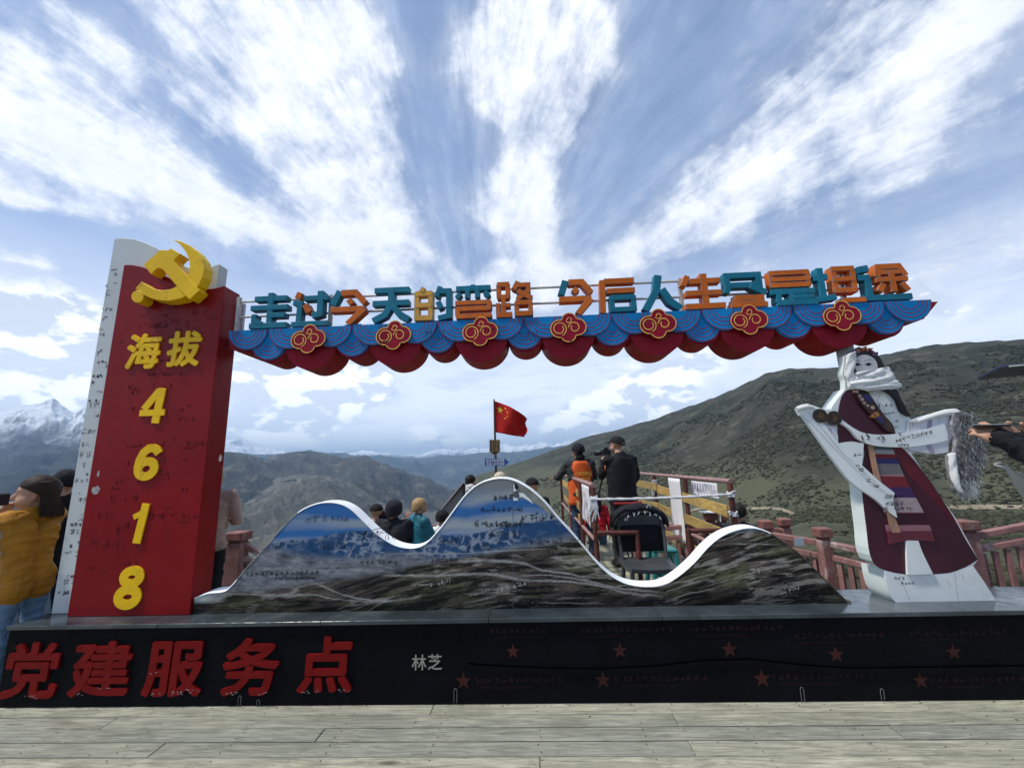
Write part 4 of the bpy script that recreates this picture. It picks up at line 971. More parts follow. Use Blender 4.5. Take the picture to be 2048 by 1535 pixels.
for k, (x, y, r, c) in enumerate([(415, 275, 9, 0), (430, 300, 8, 0), (442, 318, 9, 0), (455, 338, 8, 0), (473, 352, 7, 0), (499, 362, 10, 0), (470, 305, 14, 1), (482, 318, 12, 1), (520, 400, 13, 2), (535, 420, 12, 1), (548, 436, 10, 1), (505, 408, 10, 2)]):
    y_ = CY - .030; cx, cz = z7(x, y, y_); r_ = r / 2.693 * .0042
    MB().prism(arc(cx, cz, r_, 0, 360, 12)[:-1], y_ - .001 * (k % 3), CY - .002).build('bead', [pmat('bead_pale', (.42, .28, .24), .3), pmat('bead_blue', (.02, .02, .13), .4), pmat('bead_amber', (.30, .13, .03), .4)][c], fig)
khA = layer('khata_diagonal', [(92, 368), (150, 352), (182, 362), (215, 420), (268, 490), (330, 570), (450, 680), (540, 762), (618, 822), (610, 852), (632, 955), (592, 928), (520, 862), (385, 765), (300, 660), (200, 520), (118, 405), (100, 385)], WHT2)
khB = layer('khata_scarf', [(190, 368), (245, 375), (330, 425), (380, 462), (440, 495), (520, 508), (640, 503), (760, 487), (888, 447), (905, 500), (905, 538), (860, 550), (720, 572), (600, 575), (480, 560), (420, 528), (370, 475), (300, 435), (190, 400)], WHT2)
layer('scarf_corner', [(88, 366), (150, 350), (180, 352), (165, 385), (108, 404), (98, 384)], WHT2)
# hair, face, headdress
BLK = pmat('black_print', (.010, .010, .013), .4, .4, var=.3, bump=.02)
layer('hair_braid', [(560, 268), (625, 255), (645, 300), (702, 410), (660, 385), (630, 320), (600, 288)], BLK)
layer('hair', [(395, 62), (450, 40), (500, 60), (540, 95), (566, 148), (528, 150), (520, 120), (500, 96), (470, 84), (430, 84), (408, 96), (404, 130), (418, 182), (383, 182), (395, 140), (398, 100)], BLK)
layer('face', [(408, 98), (430, 82), (470, 80), (500, 94), (520, 118), (526, 152), (520, 170), (470, 190), (420, 184), (404, 140)], pmat('face_print', (.50, .49, .50), .45, .4, var=.05, bump=.02))
fy = CY - .0035 - .0011 * (lay[0] + 1.5)
fl_ = MB()
def fr(pts, w): fl_.ribbon([z7(x, y, fy) for x, y in pts], w, fy - R2.random() * .0006)
for ex, ey in [(418, 131), (477, 130)]:
    fl_.prism([z7(ex + 13 * math.cos(a), ey + 6.5 * math.sin(a), fy) for a in [i * math.pi / 8 for i in range(16)]], fy - .0002, fy + .001)
    fr([(ex - 20, ey + 5), (ex - 8, ey - 6), (ex + 6, ey - 7), (ex + 20, ey + 2)], .0035)
fr([(402, 114), (415, 108), (432, 113)], .003); fr([(456, 112), (475, 104), (500, 108)], .003); fr([(438, 168), (446, 172), (456, 168)], .002); fr([(443, 130), (439, 158)], .0012)
fl_.build('face_drawing', INK, fig)
hd = MB(); hc = [pmat('bead_amber', (.30, .13, .03), .4), pmat('bead_red', (.22, .02, .02), .4), pmat('bead_blue', (.02, .02, .13), .4), pmat('bead_pale', (.42, .28, .24), .3), BLK]
for k in range(90):
    t_ = rng.random(); ang = math.radians(195 - 175 * t_); rr_ = rng.uniform(52, 72)
    x = 455 + rr_ * 1.12 * math.cos(ang); y = 112 - rr_ * math.sin(ang) * (1.05)
    if y > 150: continue
    cx, cz = z7(x, y, fy); s_ = rng.uniform(.004, .011)
    hd.prism(arc(cx, cz, s_, 0, 360, 8)[:-1], fy - .003 - .0005 * (k % 6), CY - .002, rng.choice([0, 1, 1, 2, 3, 4]))
hd.build('headdress', hc, fig)
# cloth wrapped round the lower face like a mask
mx0 = CY - .05
def cloth(name, outline_l, outline_r, nu, nv, y, amp, mat, parent, seed, bulge=.02, **kw):
    """cloth between a left and a right edge (same number of points), with folds"""
    Lp = cr_spline(np.array(outline_l, float), nv); Rp = cr_spline(np.array(outline_r, float), nv)
    n = min(len(Lp), len(Rp)); v = []; f = []
    for j in range(n):
        for i in range(nu + 1):
            u = i / nu; q = Lp[j] * (1 - u) + Rp[j] * u
            yy = y - bulge * math.sin(math.pi * u) - amp * (float(fbm(np.array([u * 2.2 + seed]), np.array([j / n * 9 + u * 3 + seed]), 4, seed)[0]) - .5)
            v.append((q[0], yy, q[1]))
    for j in range(n - 1):
        for i in range(nu): f.append((j * (nu + 1) + i, j * (nu + 1) + i + 1, (j + 1) * (nu + 1) + i + 1, (j + 1) * (nu + 1) + i))
    o = mesh_obj(name, v, f, mat, parent, True, **kw)
    md = o.modifiers.new('thick', 'SOLIDIFY'); md.thickness = .004
    return o
CLOTH = pmat('white_cloth', (.66, .67, .66), .8, .2, var=.06, vscale=5, bump=.25, bscale=30)
mask = cloth('cloth_mask', [z7(*p) for p in [(345, 84), (338, 130), (330, 178), (344, 215), (350, 256), (365, 268)]], [z7(*p) for p in [(397, 62), (394, 110), (384, 180), (400, 215), (420, 250), (430, 270)]], 16, 6, CY - .030, .02, CLOTH, None, 3, .015,
             label='white cloth tied as a mask and hood around the face of the painted figure', cat='cloth')
m2 = cloth('cloth_fold', [z7(*p) for p in [(385, 184), (384, 212), (352, 246), (400, 268)]], [z7(*p) for p in [(566, 148), (585, 195), (612, 240), (622, 258)]], 18, 8, CY - .045, .04, CLOTH, mask, 8, .018)
m3 = cloth('cloth_fold', [z7(*p) for p in [(352, 240), (368, 262), (420, 274), (440, 280)]], [z7(*p) for p in [(600, 225), (622, 245), (628, 258), (590, 268)]], 18, 6, CY - .052, .03, CLOTH, mask, 12, .015)
# round stickers on the scarf
for k, (x, y) in enumerate([(217, 407), (293, 419)]):
    cx, cz = z7(x, y, CY - .032)
    s_ = MB().prism(arc(cx, cz, .0555, 0, 360, 32)[:-1], CY - .034, CY - .026).build('round_badge', pmat('badge_black', (.012, .009, .007), .4, bump=.02), fig)
    g_ = MB()
    for q in range(26):
        a = rng.uniform(0, 6.28); r = rng.uniform(0, .036)
        g_.ribbon([(cx + r * math.cos(a), cz + r * math.sin(a)), (cx + r * math.cos(a) + rng.uniform(-.013, .013), cz + r * math.sin(a) + rng.uniform(-.01, .01))], rng.uniform(.002, .006), CY - .0345 - rng.random() * .0006)
    g_.ribbon(arc(cx, cz, .050, 0, 360, 32), .002, CY - .0347)
    g_.build('badge_print', pmat('badge_gold', (.16, .075, .02), .5, var=.4, bump=0), s_)
hw = MB(); YF = CY - .034
def scr(px, py, n, s_, pen=.0032, slant=0, gap=1.05):
    x, z = xz(px, py, YF)
    for i in range(n):
        for st in glyph_strokes(R2, 5): hw.ribbon([(x + i * s_ * gap + a * s_, z + slant * i * s_ + b * s_) for a, b in st], pen, YF - R2.random() * .0008)
scr(1721, 884, 1, .07, .0055); scr(1756, 886, 1, .06, .005); scr(1788, 886, 9, .032, .003, .22); scr(1796, 893, 4, .02)
scr(1757, 815, 3, .035); scr(1768, 830, 3, .028); scr(1790, 845, 1, .03); scr(1790, 858, 1, .03); scr(1797, 872, 1, .03); scr(1708, 913, 2, .028)
scr(1713, 935, 1, .035); scr(1718, 945, 1, .04); scr(1735, 965, 1, .035); scr(1750, 978, 1, .045, .004); scr(1770, 998, 4, .032, .0035); scr(1772, 1012, 4, .032, .0035); scr(1790, 1022, 3, .038, .004); scr(1770, 1022, 1, .03)
scr(1788, 1160, 3, .025); scr(1803, 1170, 4, .022)
hw.build('handwriting', INK, fig, kind='stuff')
ln = MB()
for pts in [[(120, 405), (200, 480), (300, 590), (450, 735), (540, 800), (612, 850)], [(150, 385), (240, 490), (330, 600), (460, 720), (520, 770)], [(888, 447), (905, 500), (910, 600)], [(940, 1250), (960, 1400)], [(900, 1290), (920, 1330)], [(980, 1260), (990, 1290)], [(640, 1262), (700, 1400)], [(540, 290), (520, 340)], [(700, 440), (700, 490)], [(715, 440), (713, 470)], [(860, 420), (856, 450)]]:
    ln.ribbon([z7(x, y, YF) for x, y in pts], .0022, YF - R2.random() * .0008)
ln.build('drawn_line', INK2, fig, kind='stuff')
# fluffy scarf hanging from the painted hand
FUR = [pmat('fringe_grey', (.22, .22, .23), .9, .1, var=.3, bump=0), pmat('fringe_white', (.58, .60, .60), .9, .1, var=.2, bump=0), pmat('fringe_dark', (.045, .045, .05), .9, .1, bump=0)]
fu = MB()
for k in range(1500):
    t_ = rng.random()
    cx = np.interp(t_, [0, .25, .5, .75, 1], [950, 985, 985, 960, 945]); wd = np.interp(t_, [0, .25, .6, .85, 1], [28, 68, 72, 55, 25]); cy = 392 + t_ * 440
    x = cx + rng.uniform(-1, 1) * wd; y = cy
    yb = CY - .05 - .07 * math.sqrt(max(0, 1 - ((x - cx) / wd) ** 2)) * rng.uniform(.3, 1)
    p = Vector((*z7(x, y, CY),)); L_ = rng.uniform(.02, .065); a = math.radians(-90 + rng.uniform(-65, 65)); pts = []
    ww = rng.uniform(.0012, .0026)
    mi = 1 if (t_ > .8 or rng.random() < .42) else rng.choice([0, 0, 2, 2])
    X_, Z_ = p.x, p.y; curl = rng.uniform(-1.4, 1.4); vv = []
    for q in range(5):
        vv += [(X_ - ww, yb, Z_), (X_ + ww, yb + .002, Z_)]
        X_ += math.cos(a) * L_ / 4; Z_ += math.sin(a) * L_ / 4; a += curl / 4; yb += rng.uniform(-.006, .004)
    fu.add(vv, [(2 * q, 2 * q + 1, 2 * q + 3, 2 * q + 2) for q in range(4)], mi)
scf = fu.build('fringed_scarf', FUR, None, label='grey and white fringed scarf hanging from the sleeve of the painted figure', cat='scarf')
bodyp = [(900, 395), (950, 385), (995, 410), (1030, 480), (1045, 580), (1040, 660), (1015, 750), (985, 800), (945, 850), (905, 800), (880, 740), (868, 620), (905, 600), (912, 540), (890, 460)]
MB().prism([z7(x, y, CY) for x, y in bodyp], CY - .055, CY - .028).build('scarf_cloth', pmat('scarf_base', (.24, .24, .25), .9, .1, var=.5, vscale=30, bump=.5, bscale=90), scf)
cloth('scarf_end', [z7(*p) for p in [(862, 612), (868, 680), (885, 760), (915, 812)]], [z7(*p) for p in [(905, 606), (912, 680), (925, 760), (945, 830)]], 8, 5, CY - .06, .02, CLOTH, scf, 21)
cloth('scarf_top', [z7(*p) for p in [(705, 425), (712, 436)]], [z7(*p) for p in [(706, 434), (712, 437)]], 4, 2, CY - .03, .01, CLOTH, scf, 22)
tp = MB(); q = [z7(x, y, CY - .03) for x, y in [(700, 436), (740, 438), (790, 420), (850, 402), (900, 390), (950, 388), (985, 404)]]
tp.tube([(a, CY - .02, b) for a, b in q], [.010, .014, .020, .022, .026, .03, .022], 8); tp.build('draped_fold', CLOTH, scf, smooth=True)
q = [z7(x, y, CY - .03) for x, y in [(90, 372), (120, 362), (150, 356), (180, 362)]]
tp = MB(); tp.tube([(a, CY - .03, b) for a, b in q], [.018, .022, .020, .014], 8)
tp.build('cloth_roll', CLOTH, None, smooth=True, label='rolled end of white cloth on the raised hand of the painted figure', cat='cloth')

# ============================================================ red wooden-look concrete railing round the deck
RAIL = pmat('worn_red_concrete', (.25, .125, .115), .7, .3, var=.2, vscale=6, bump=.35, bscale=30, dirt=(.50, .42, .40), dirt_amt=.95, dscale=3.5, rnd=.15)
CAP = pmat('worn_red_cap', (.20, .085, .072), .7, .3, var=.2, vscale=6, bump=.35, bscale=30, dirt=(.30, .20, .17), dirt_amt=.6, dscale=7)
def railing(label, pts, first=True, last=True, T=.85, group='red baluster railings round the deck', k_=.74):
    """pts = [(x, y, z_floor, T)] posts; between them two rails and balusters"""
    r = empty('railing', pts[0][:3], label=label, cat='railing', group=group)
    for i, (x, y, z, top) in enumerate(pts):
        if (i == 0 and not first) or (i == len(pts) - 1 and not last): continue
        p = MB(); p.box(x - .075 * k_, x + .075 * k_, y - .075 * k_, y + .075 * k_, z - .3, top - .12); p.build('post', RAIL, r, bevel=.008)
        p = MB(); p.box(x - .066 * k_, x + .066 * k_, y - .066 * k_, y + .066 * k_, top - .122, top - .092); p.box(x - .092 * k_, x + .092 * k_, y - .092 * k_, y + .092 * k_, top - .092, top); p.build('post_cap', CAP, r, bevel=.010)
    for i in range(len(pts) - 1):
        a = Vector(pts[i][:2]); b = Vector(pts[i + 1][:2]); d = (b - a); L_ = d.length; d /= L_
        A = a + d * .07; B = b - d * .07; ta, tb = pts[i][3], pts[i + 1][3]; za, zb = pts[i][2], pts[i + 1][2]
        for (o, h, w) in ((.155, .055, .08), (.285, .055, .07)):
            MB().bar((A.x, A.y, ta - o), (B.x, B.y, tb - o), w, h).build('rail', RAIL, r, bevel=.006)
        MB().bar((A.x, A.y, za + .09), (B.x, B.y, zb + .09), .09, .08).build('bottom_rail', RAIL, r, bevel=.006)
        n = max(2, int(L_ / .118))
        for k in range(n):
            u = (k + .5) / n; q = A.lerp(B, u); zt_ = (ta * (1 - u) + tb * u) - .334; zb_ = za * (1 - u) + zb * u + .13
            ang = math.atan2(d.y, d.x); c_, s_ = math.cos(ang) * .021, math.sin(ang) * .021; e_, g_ = -math.sin(ang) * .021, math.cos(ang) * .021
            cs = [(q.x - c_ - e_, q.y - s_ - g_), (q.x + c_ - e_, q.y + s_ - g_), (q.x + c_ + e_, q.y + s_ + g_), (q.x - c_ + e_, q.y - s_ + g_)]
            v = [(x, y, zb_) for x, y in cs] + [(x, y, zt_) for x, y in cs]
            MB().add(v, [(0, 3, 2, 1), (4, 5, 6, 7), (0, 1, 5, 4), (1, 2, 6, 5), (2, 3, 7, 6), (3, 0, 4, 7)]).build('baluster', RAIL, r)
    return r
def gp(px, py, T):
    d = ray(px, py); t_ = (T - EYE) / d.z; return (d.x * t_, d.y * t_)
pA = gp(1530, 1040, .85); pB = gp(1643, 1055, .85)
dv = (pB[0] - pA[0], pB[1] - pA[1]); pC = (3.33, 4.35); pZ = (pA[0] - dv[0] * 1.0, pA[1] - dv[1]); pY = (pA[0] - dv[0] * 2.3, pA[1] - dv[1] * 2.3)
railing('worn red balustrade running back from beside the painted figure towards the platform', [(*pC, 0, .80), (*pB, 0, .85), (*pA, 0, .85), (*pZ, 0, .87), (*pY, 0, .87)])
e0 = at(1945, 1030, 4.75); 
railing('worn red balustrade at the right edge with its rails climbing to the right', [(e0.x - .08, 4.80, 0, .90), (e0.x + 1.25, 4.62, .28, 1.14), (e0.x + 2.5, 4.45, .5, 1.38)], k_=1.1)
railing('short worn red balustrade behind the skirt of the painted figure, right of its hem', [(pC[0] + .05, 4.45, 0, .82), (e0.x - .06, 4.95, 0, .88)], first=False, last=False)
l0 = at(478, 1064, 5.0)
railing('worn red balustrade with one stout capped post just right of the altitude pillar', [(l0.x - 1.15, 5.0, .5, 1.40), (l0.x, 5.0, 0, l0.z + .01), (l0.x + .95, 5.35, -.6, .35)], k_=1.12)
railing('low red balustrade at the far deck edge behind the dip of the panel', [(-2.6, 8.2, 0, .66), (-1.55, 8.3, 0, .68), (-.55, 8.4, 0, .68)])
pw = at(1425, 1026, 6.0)
railing('far balustrade bay behind the platform with white paper on one post cap', [(pw.x - .95, 6.3, 0, .80), (pw.x + .0, 6.1, 0, pw.z), (pw.x + .9, 6.0, 0, .80)])
pp = MB(); pp.box(pw.x - .10, pw.x + .10, 6.0, 6.2, pw.z + .001, pw.z + .012); pp.box(pw.x + .094, pw.x + .104, 6.0, 6.2, pw.z - .11, pw.z + .0115); pp.build('paper_sheet', WHT2, None, label='white paper laid over a railing post cap behind the platform', cat='paper')
cd = at(1597, 1081, 4.95); 
MB().prism([(cd.x - .045, cd.z - .04), (cd.x + .045, cd.z - .045), (cd.x + .04, cd.z + .035), (cd.x - .05, cd.z + .03)], 4.93, 4.935).build('note_card', pmat('pale_blue_card', (.42, .52, .60), .5, bump=0), None, label='small pale blue card stuck on the red rail right of the photo panel', cat='card')

# ============================================================ viewing platform with tube railing
PLX0, PLX1, PLY0, PLY1 = .62, 2.03, 4.66, 10.2
plat = empty('viewing_platform', (1.3, 6, 0), label='plank viewing platform fenced with rusty red tubes and yellow boards behind the photo panel', cat='platform')
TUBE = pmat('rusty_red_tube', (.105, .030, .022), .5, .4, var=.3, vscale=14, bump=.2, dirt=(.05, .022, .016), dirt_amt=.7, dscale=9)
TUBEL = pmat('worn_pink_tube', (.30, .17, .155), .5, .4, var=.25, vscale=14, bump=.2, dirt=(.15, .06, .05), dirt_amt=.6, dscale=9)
YB = wood_mat('yellow_board', (.50, .33, .11), 'y', .3)
PWD = wood_mat('platform_wood', (.36, .345, .25), 'x', .6)
yy = 4.3
while yy < 10.2:
    MB().box(PLX0 - .12, PLX1 + .16, yy + .003, yy + .107, .03, .18 + rng.uniform(-.002, .002)).build('platform_plank', PWD, plat); yy += .11
TOP = 1.36
lp = [4.66, 5.9, 7.6, 9.9]; rp = [4.66, 6.0, 7.5, 9.9]
for y in lp: MB().tube([(PLX0, y, .1), (PLX0, y, TOP)], .027, 10).build('upright', TUBE, plat, smooth=True)
for y in rp: MB().tube([(PLX1, y, .1), (PLX1, y, TOP)], .030, 10).build('upright', TUBE, plat, smooth=True)
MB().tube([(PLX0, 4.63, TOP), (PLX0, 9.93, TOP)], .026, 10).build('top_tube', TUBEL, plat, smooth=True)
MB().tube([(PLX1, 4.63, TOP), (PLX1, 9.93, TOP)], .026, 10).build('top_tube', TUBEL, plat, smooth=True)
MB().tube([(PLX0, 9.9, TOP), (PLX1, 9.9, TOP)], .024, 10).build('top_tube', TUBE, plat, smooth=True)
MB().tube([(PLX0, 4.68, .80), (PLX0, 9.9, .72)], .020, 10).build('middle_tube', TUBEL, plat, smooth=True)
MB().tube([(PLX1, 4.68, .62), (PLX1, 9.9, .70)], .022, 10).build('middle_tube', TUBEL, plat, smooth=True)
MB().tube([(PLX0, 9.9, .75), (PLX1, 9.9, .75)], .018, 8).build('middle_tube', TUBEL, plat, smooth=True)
# lower gate tubes at the near end
g1 = at(1275, 1065, 4.60); g2 = at(1378, 1062, 4.60)
MB().tube([(PLX0 + .01, 4.62, at(1190, 1065, 4.62).z), (g1.x, 4.62, g1.z)], .024, 10).build('gate_tube', TUBE, plat, smooth=True)
MB().tube([(g1.x, 4.62, g1.z + .02), (g1.x, 4.62, .1)], .024, 10).build('gate_tube', TUBE, plat, smooth=True)
MB().tube([(PLX1 - .02, 4.62, g2.z), (g2.x, 4.62, g2.z)], .024, 10).build('gate_tube', TUBE, plat, smooth=True)
MB().tube([(g2.x, 4.62, g2.z + .02), (g2.x, 4.62, .1)], .024, 10).build('gate_tube', TUBE, plat, smooth=True)
def yboard(x, ya, yb, za, zb, h=.115, th=.018):
    MB().bar((x, ya, za), (x, yb, zb), th, h).build('yellow_board', YB, plat)
yboard(PLX1 - .036, 4.7, 7.4, at(1455, 1023, 4.66).z, 1.15); yboard(PLX1 - .05, 7.2, 9.9, 1.17, 1.19)
yboard(PLX1 - .036, 4.72, 7.5, .80, .86); yboard(PLX1 - .05, 7.2, 9.9, .86, .80); yboard(PLX1 + .04, 4.9, 8.0, .42, .46)
yboard(PLX0 + .034, 4.7, 6.9, .90, .98, .10); yboard(PLX0 + .034, 6.6, 9.9, 1.15, 1.17, .10); yboard(PLX0 + .050, 6.6, 9.9, .78, .86, .09)
# white cloth rope across the near end, knotted on both corner posts
ROPE = pmat('white_cloth_rope', (.60, .61, .62), .8, .2, var=.12, vscale=20, bump=.5, bscale=60)
ra = at(1181, 998, 4.60); rb_ = at(1462, 988, 4.60)
pts = []; rs = []
for i in range(25):
    u = i / 24; pts.append((ra.x * (1 - u) + rb_.x * u, 4.60 + .008 * math.sin(u * 40), ra.z * (1 - u) + rb_.z * u - .012 * math.sin(math.pi * u))); rs.append(.013 + .004 * math.sin(u * 63))
rope = MB().tube(pts, rs, 8).build('cloth_rope', ROPE, None, smooth=True, label='white cloth rope tied across the near end of the platform', cat='rope')
kn = MB()
for (cx, cz, n_) in ((PLX0, ra.z, 9), (PLX1, rb_.z, 7), (PLX0, ra.z - .1, 5), (PLX1, rb_.z - .2, 4)):
    for q in range(n_):
        a0 = rng.uniform(0, 6.28)
        kn.tube([(cx + .038 * math.cos(a0 + t_ * .9), 4.66 + .045 * math.sin(a0 + t_ * .9), cz + rng.uniform(-.03, .03)) for t_ in range(6)], .009, 6)
for q in range(9):
    x = PLX0 + rng.uniform(-.05, .03); kn.tube([(x, 4.61, ra.z), (x + rng.uniform(-.03, .03), 4.60, ra.z - .08), (x + rng.uniform(-.05, .04), 4.60, ra.z - rng.uniform(.14, .24))], [.012, .010, .004], 6)
kn.build('knot', ROPE, rope, smooth=True)
kn = MB()
for q in range(12):
    a0 = rng.uniform(0, 6.28); kn.tube([(PLX1 + .036 * math.cos(a0 + t_ * .9), 7.5 + .045 * math.sin(a0 + t_ * .9), 1.22 + rng.uniform(-.05, .05)) for t_ in range(6)], .010, 6)
for q in range(5): kn.tube([(PLX1 - .03, 7.46, 1.22), (PLX1 - .05 + rng.uniform(-.03, .03), 7.46, 1.1), (PLX1 - .05 + rng.uniform(-.05, .03), 7.46, 1.02)], [.012, .012, .005], 6)
kn.build('knotted_cloth', ROPE, None, smooth=True, label='white cloth knotted round the middle right upright of the platform', cat='cloth')
# papers and banners tied to the rails
def hang(name, x, y0, y1, z1, z0, mat, label, cat, seed, amp=.03):
    v = []; f = []; nu, nv = 10, 14
    for j in range(nv + 1):
        for i in range(nu + 1):
            u, w_ = i / nu, j / nv
            v.append((x + amp * (float(vnoise(np.array([u * 3 + seed]), np.array([w_ * 2.5 + seed]), seed)[0]) - .5) * (w_ + .2), y0 + (y1 - y0) * u, z1 + (z0 - z1) * w_))
    for j in range(nv):
        for i in range(nu): f.append((j * (nu + 1) + i, j * (nu + 1) + i + 1, (j + 1) * (nu + 1) + i + 1, (j + 1) * (nu + 1) + i))
    o = mesh_obj(name, v, f, mat, None, True, label=label, cat=cat)
    md = o.modifiers.new('t', 'SOLIDIFY'); md.thickness = .003; return o
PAPER = pmat('white_banner', (.72, .71, .74), .6, .3, var=.05, bump=.1)
hang('banner', PLX1 - .055, 6.05, 6.55, 1.34, .50, PAPER, 'long white strip of paper hanging down inside the right platform rail', 'banner', 3, .02)
b_ = hang('banner', PLX1 - .055, 4.85, 5.62, 1.33, 1.17, PAPER, 'wide white paper with purple smears under the right top tube of the platform', 'banner', 5, .015)
mk = MB()
for q in range(9):
    y = 4.9 + q * .08; h = rng.uniform(.08, .13); 
    mk.add([(PLX1 - .066, y, 1.32), (PLX1 - .066, y + rng.uniform(.008, .03), 1.32), (PLX1 - .066, y + .01 + rng.uniform(.0, .03), 1.32 - h), (PLX1 - .066, y + .005, 1.32 - h)], [(0, 1, 2, 3)])
mk.build('banner_print', pmat('violet_print', (.16, .11, .26), .6, bump=0), b_, kind='stuff')
h_ = hang('banner', PLX0 - .035, 4.72, 5.45, 1.34, .92, pmat('printed_banner', (.66, .65, .68), .6, var=.1, bump=.1), 'white printed paper draped over the left platform rail near the corner post', 'banner', 7, .03)
mk = MB()
for q in range(16):
    y = rng.uniform(4.78, 5.35); z = rng.uniform(1.0, 1.3)
    mk.add([(PLX0 + .0285 - .075, y, z), (PLX0 + .0285 - .075, y + .03, z + .01), (PLX0 + .0285 - .075, y + .035, z - .05), (PLX0 + .0285 - .075, y + .005, z - .06)], [(0, 1, 2, 3)], q % 3)
mk.build('banner_print', [pmat('red_print', (.25, .02, .03), .6, bump=0), pmat('violet_print', (.16, .11, .26)), pmat('ochre_print', (.25, .18, .05), .6, bump=0)], h_, kind='stuff')

# chair, with a black jacket over its back, and a teal stool behind
CHR = pmat('dark_grey_plastic', (.045, .05, .055), .38, .5, var=.1, bump=.05)
c0 = at(1303, 1150, 4.38); cx, cy, cf = c0.x, 4.42, .18; chx, chy = cx, cy
chair = empty('chair', (cx, cy, cf), label='dark grey chair with curved seat standing on the platform in the dip of the panel', cat='chair')
SH = .62
sv = MB(); n = 10; v = []
for j in range(n + 1):
    for i in range(n + 1):
        u, w_ = i / n - .5, j / n - .5; k = 1 - .12 * abs(w_ + .5)
        v.append((cx + u * .50 * k, cy - w_ * .46, SH + .05 * u * u - .02 * math.cos(math.pi * w_) - (.04 * max(0, -w_ * 2 - .6) if w_ < 0 else 0) * -1))
v2 = [(a, b, c - .035) for a, b, c in v]; m_ = len(v)
f = [(j * (n + 1) + i, j * (n + 1) + i + 1, (j + 1) * (n + 1) + i + 1, (j + 1) * (n + 1) + i) for j in range(n) for i in range(n)]
f2 = [tuple(reversed([q + m_ for q in a])) for a in f]; fs = []
edge = [i for i in range(n + 1)] + [(j) * (n + 1) + n for j in range(1, n + 1)] + [n * (n + 1) + i for i in range(n - 1, -1, -1)] + [j * (n + 1) for j in range(n - 1, 0, -1)]
for i in range(len(edge)): a, b = edge[i], edge[(i + 1) % len(edge)]; fs.append((a, a + m_, b + m_, b))
MB().add(v + v2, f + f2 + fs).build('seat', CHR, chair, smooth=True)
for sx in (-1, 1):
    MB().tube([(cx + sx * .21, cy - .19, SH - .03), (cx + sx * .235, cy - .23, cf)], [.022, .016], 8).build('leg', CHR, chair, smooth=True)
    MB().tube([(cx + sx * .21, cy + .19, SH - .03), (cx + sx * .23, cy + .25, cf)], [.022, .016], 8).build('leg', CHR, chair, smooth=True)
    MB().tube([(cx + sx * .215, cy + .18, SH - .02), (cx + sx * .23, cy + .23, SH + .2), (cx + sx * .22, cy + .27, SH + .42)], .018, 8).build('back_upright', CHR, chair, smooth=True)
v = []; f = []
for j in range(6):
    for i in range(13):
        u = i / 12 - .5; v.append((cx + u * .46, cy + .27 - .05 * (1 - 4 * u * u) * -1, SH + .22 + j * .045))
for j in range(5):
    for i in range(12): f.append((j * 13 + i, j * 13 + i + 1, (j + 1) * 13 + i + 1, (j + 1) * 13 + i))
o = mesh_obj('backrest', v, f, CHR, chair, True); o.modifiers.new('t', 'SOLIDIFY').thickness = .02
# teal stool
TEALP = pmat('teal_plastic', (.02, .19, .20), .4, .5, var=.1, bump=.03)
s0 = at(1325, 1110, 5.15); sx0 = s0.x
stool = empty('stool', (sx0, 5.15, .18), label='teal plastic stool behind the dark grey chair on the platform', cat='stool')
MB().prism(arc(0, 0, 1, 0, 360, 4)[:-1], 0, 0) if False else None
tp = MB(); tp.box(sx0 - .14, sx0 + .14, 5.01, 5.29, .60, .635); tp.build('stool_top', TEALP, stool, bevel=.015)
for ax in (-1, 1):
    for ay in (-1, 1):
        MB().tube([(sx0 + ax * .11, 5.15 + ay * .11, .60), (sx0 + ax * .16, 5.15 + ay * .16, .18)], [.032, .026], 6).build('leg', TEALP, stool)
MB().bar((sx0 - .13, 5.02, .38), (sx0 + .13, 5.02, .38), .012, .05).build('stretcher', TEALP, stool)

# ============================================================ flag pole with signs
FPY = 9.6
POLE = pmat('brown_pole', (.07, .032, .02), .5, bump=.05)
pt = at(988, 798, FPY)
pole = empty('sign_pole', (pt.x, FPY, 0), label='brown pole behind the panel carrying the 318 shield, blue arrow sign and flag', cat='pole')
MB().tube([(pt.x + .02, FPY, -.3), (pt.x + .005, FPY, 2.2), (pt.x, FPY, pt.z)], [.03, .025, .016], 8).build('pole', POLE, pole, smooth=True)
GS = pmat('gold_sign', (.30, .19, .06), .5, bump=.02); BS = pmat('black_sign', (.012, .011, .01), .5, bump=0)
def fxz(px, py): return xz(px, py, FPY - .03)
sh_px = [(979, 879), (1000, 879), (1000, 903), (989.5, 911), (979, 903)]
MB().prism([fxz(*p) for p in sh_px], FPY - .045, FPY - .03).build('shield_sign', GS, pole)
MB().prism([fxz(*p) for p in [(980.2, 880.2), (998.8, 880.2), (998.8, 888), (980.2, 888)]], FPY - .047, FPY - .044).build('shield_field', BS, pole)
MB().prism([fxz(*p) for p in [(980.2, 889.5), (998.8, 889.5), (998.8, 902), (989.5, 909), (980.2, 902)]], FPY - .047, FPY - .044).build('shield_field', BS, pole)
def ltx(s, a, b, c, d, mat, Y, off=.02, depth=0, parent=pole, name='sign_lettering'):
    x0, z1 = xz(a, b, Y); x1, z0 = xz(c, d, Y); return lettering(name, s, x0, x1, z0, z1, Y, depth, mat, parent, offset=off, res=2)
ltx('318', 982, 881, 997.5, 887.3, GS, FPY - .0485); ltx('此生', 982, 890.5, 997.5, 896.2, GS, FPY - .0485); ltx('必驾', 982, 897, 997.5, 903, GS, FPY - .0485)
BSG = pmat('blue_sign', (.012, .075, .34), .45, bump=.02)
MB().prism([fxz(*p) for p in [(970, 917), (1010, 917), (1018, 923.5), (1010, 931), (970, 931)]], FPY - .045, FPY - .03).build('arrow_sign', BSG, pole)
WS = pmat('sign_white', (.62, .64, .68), .5, bump=0)
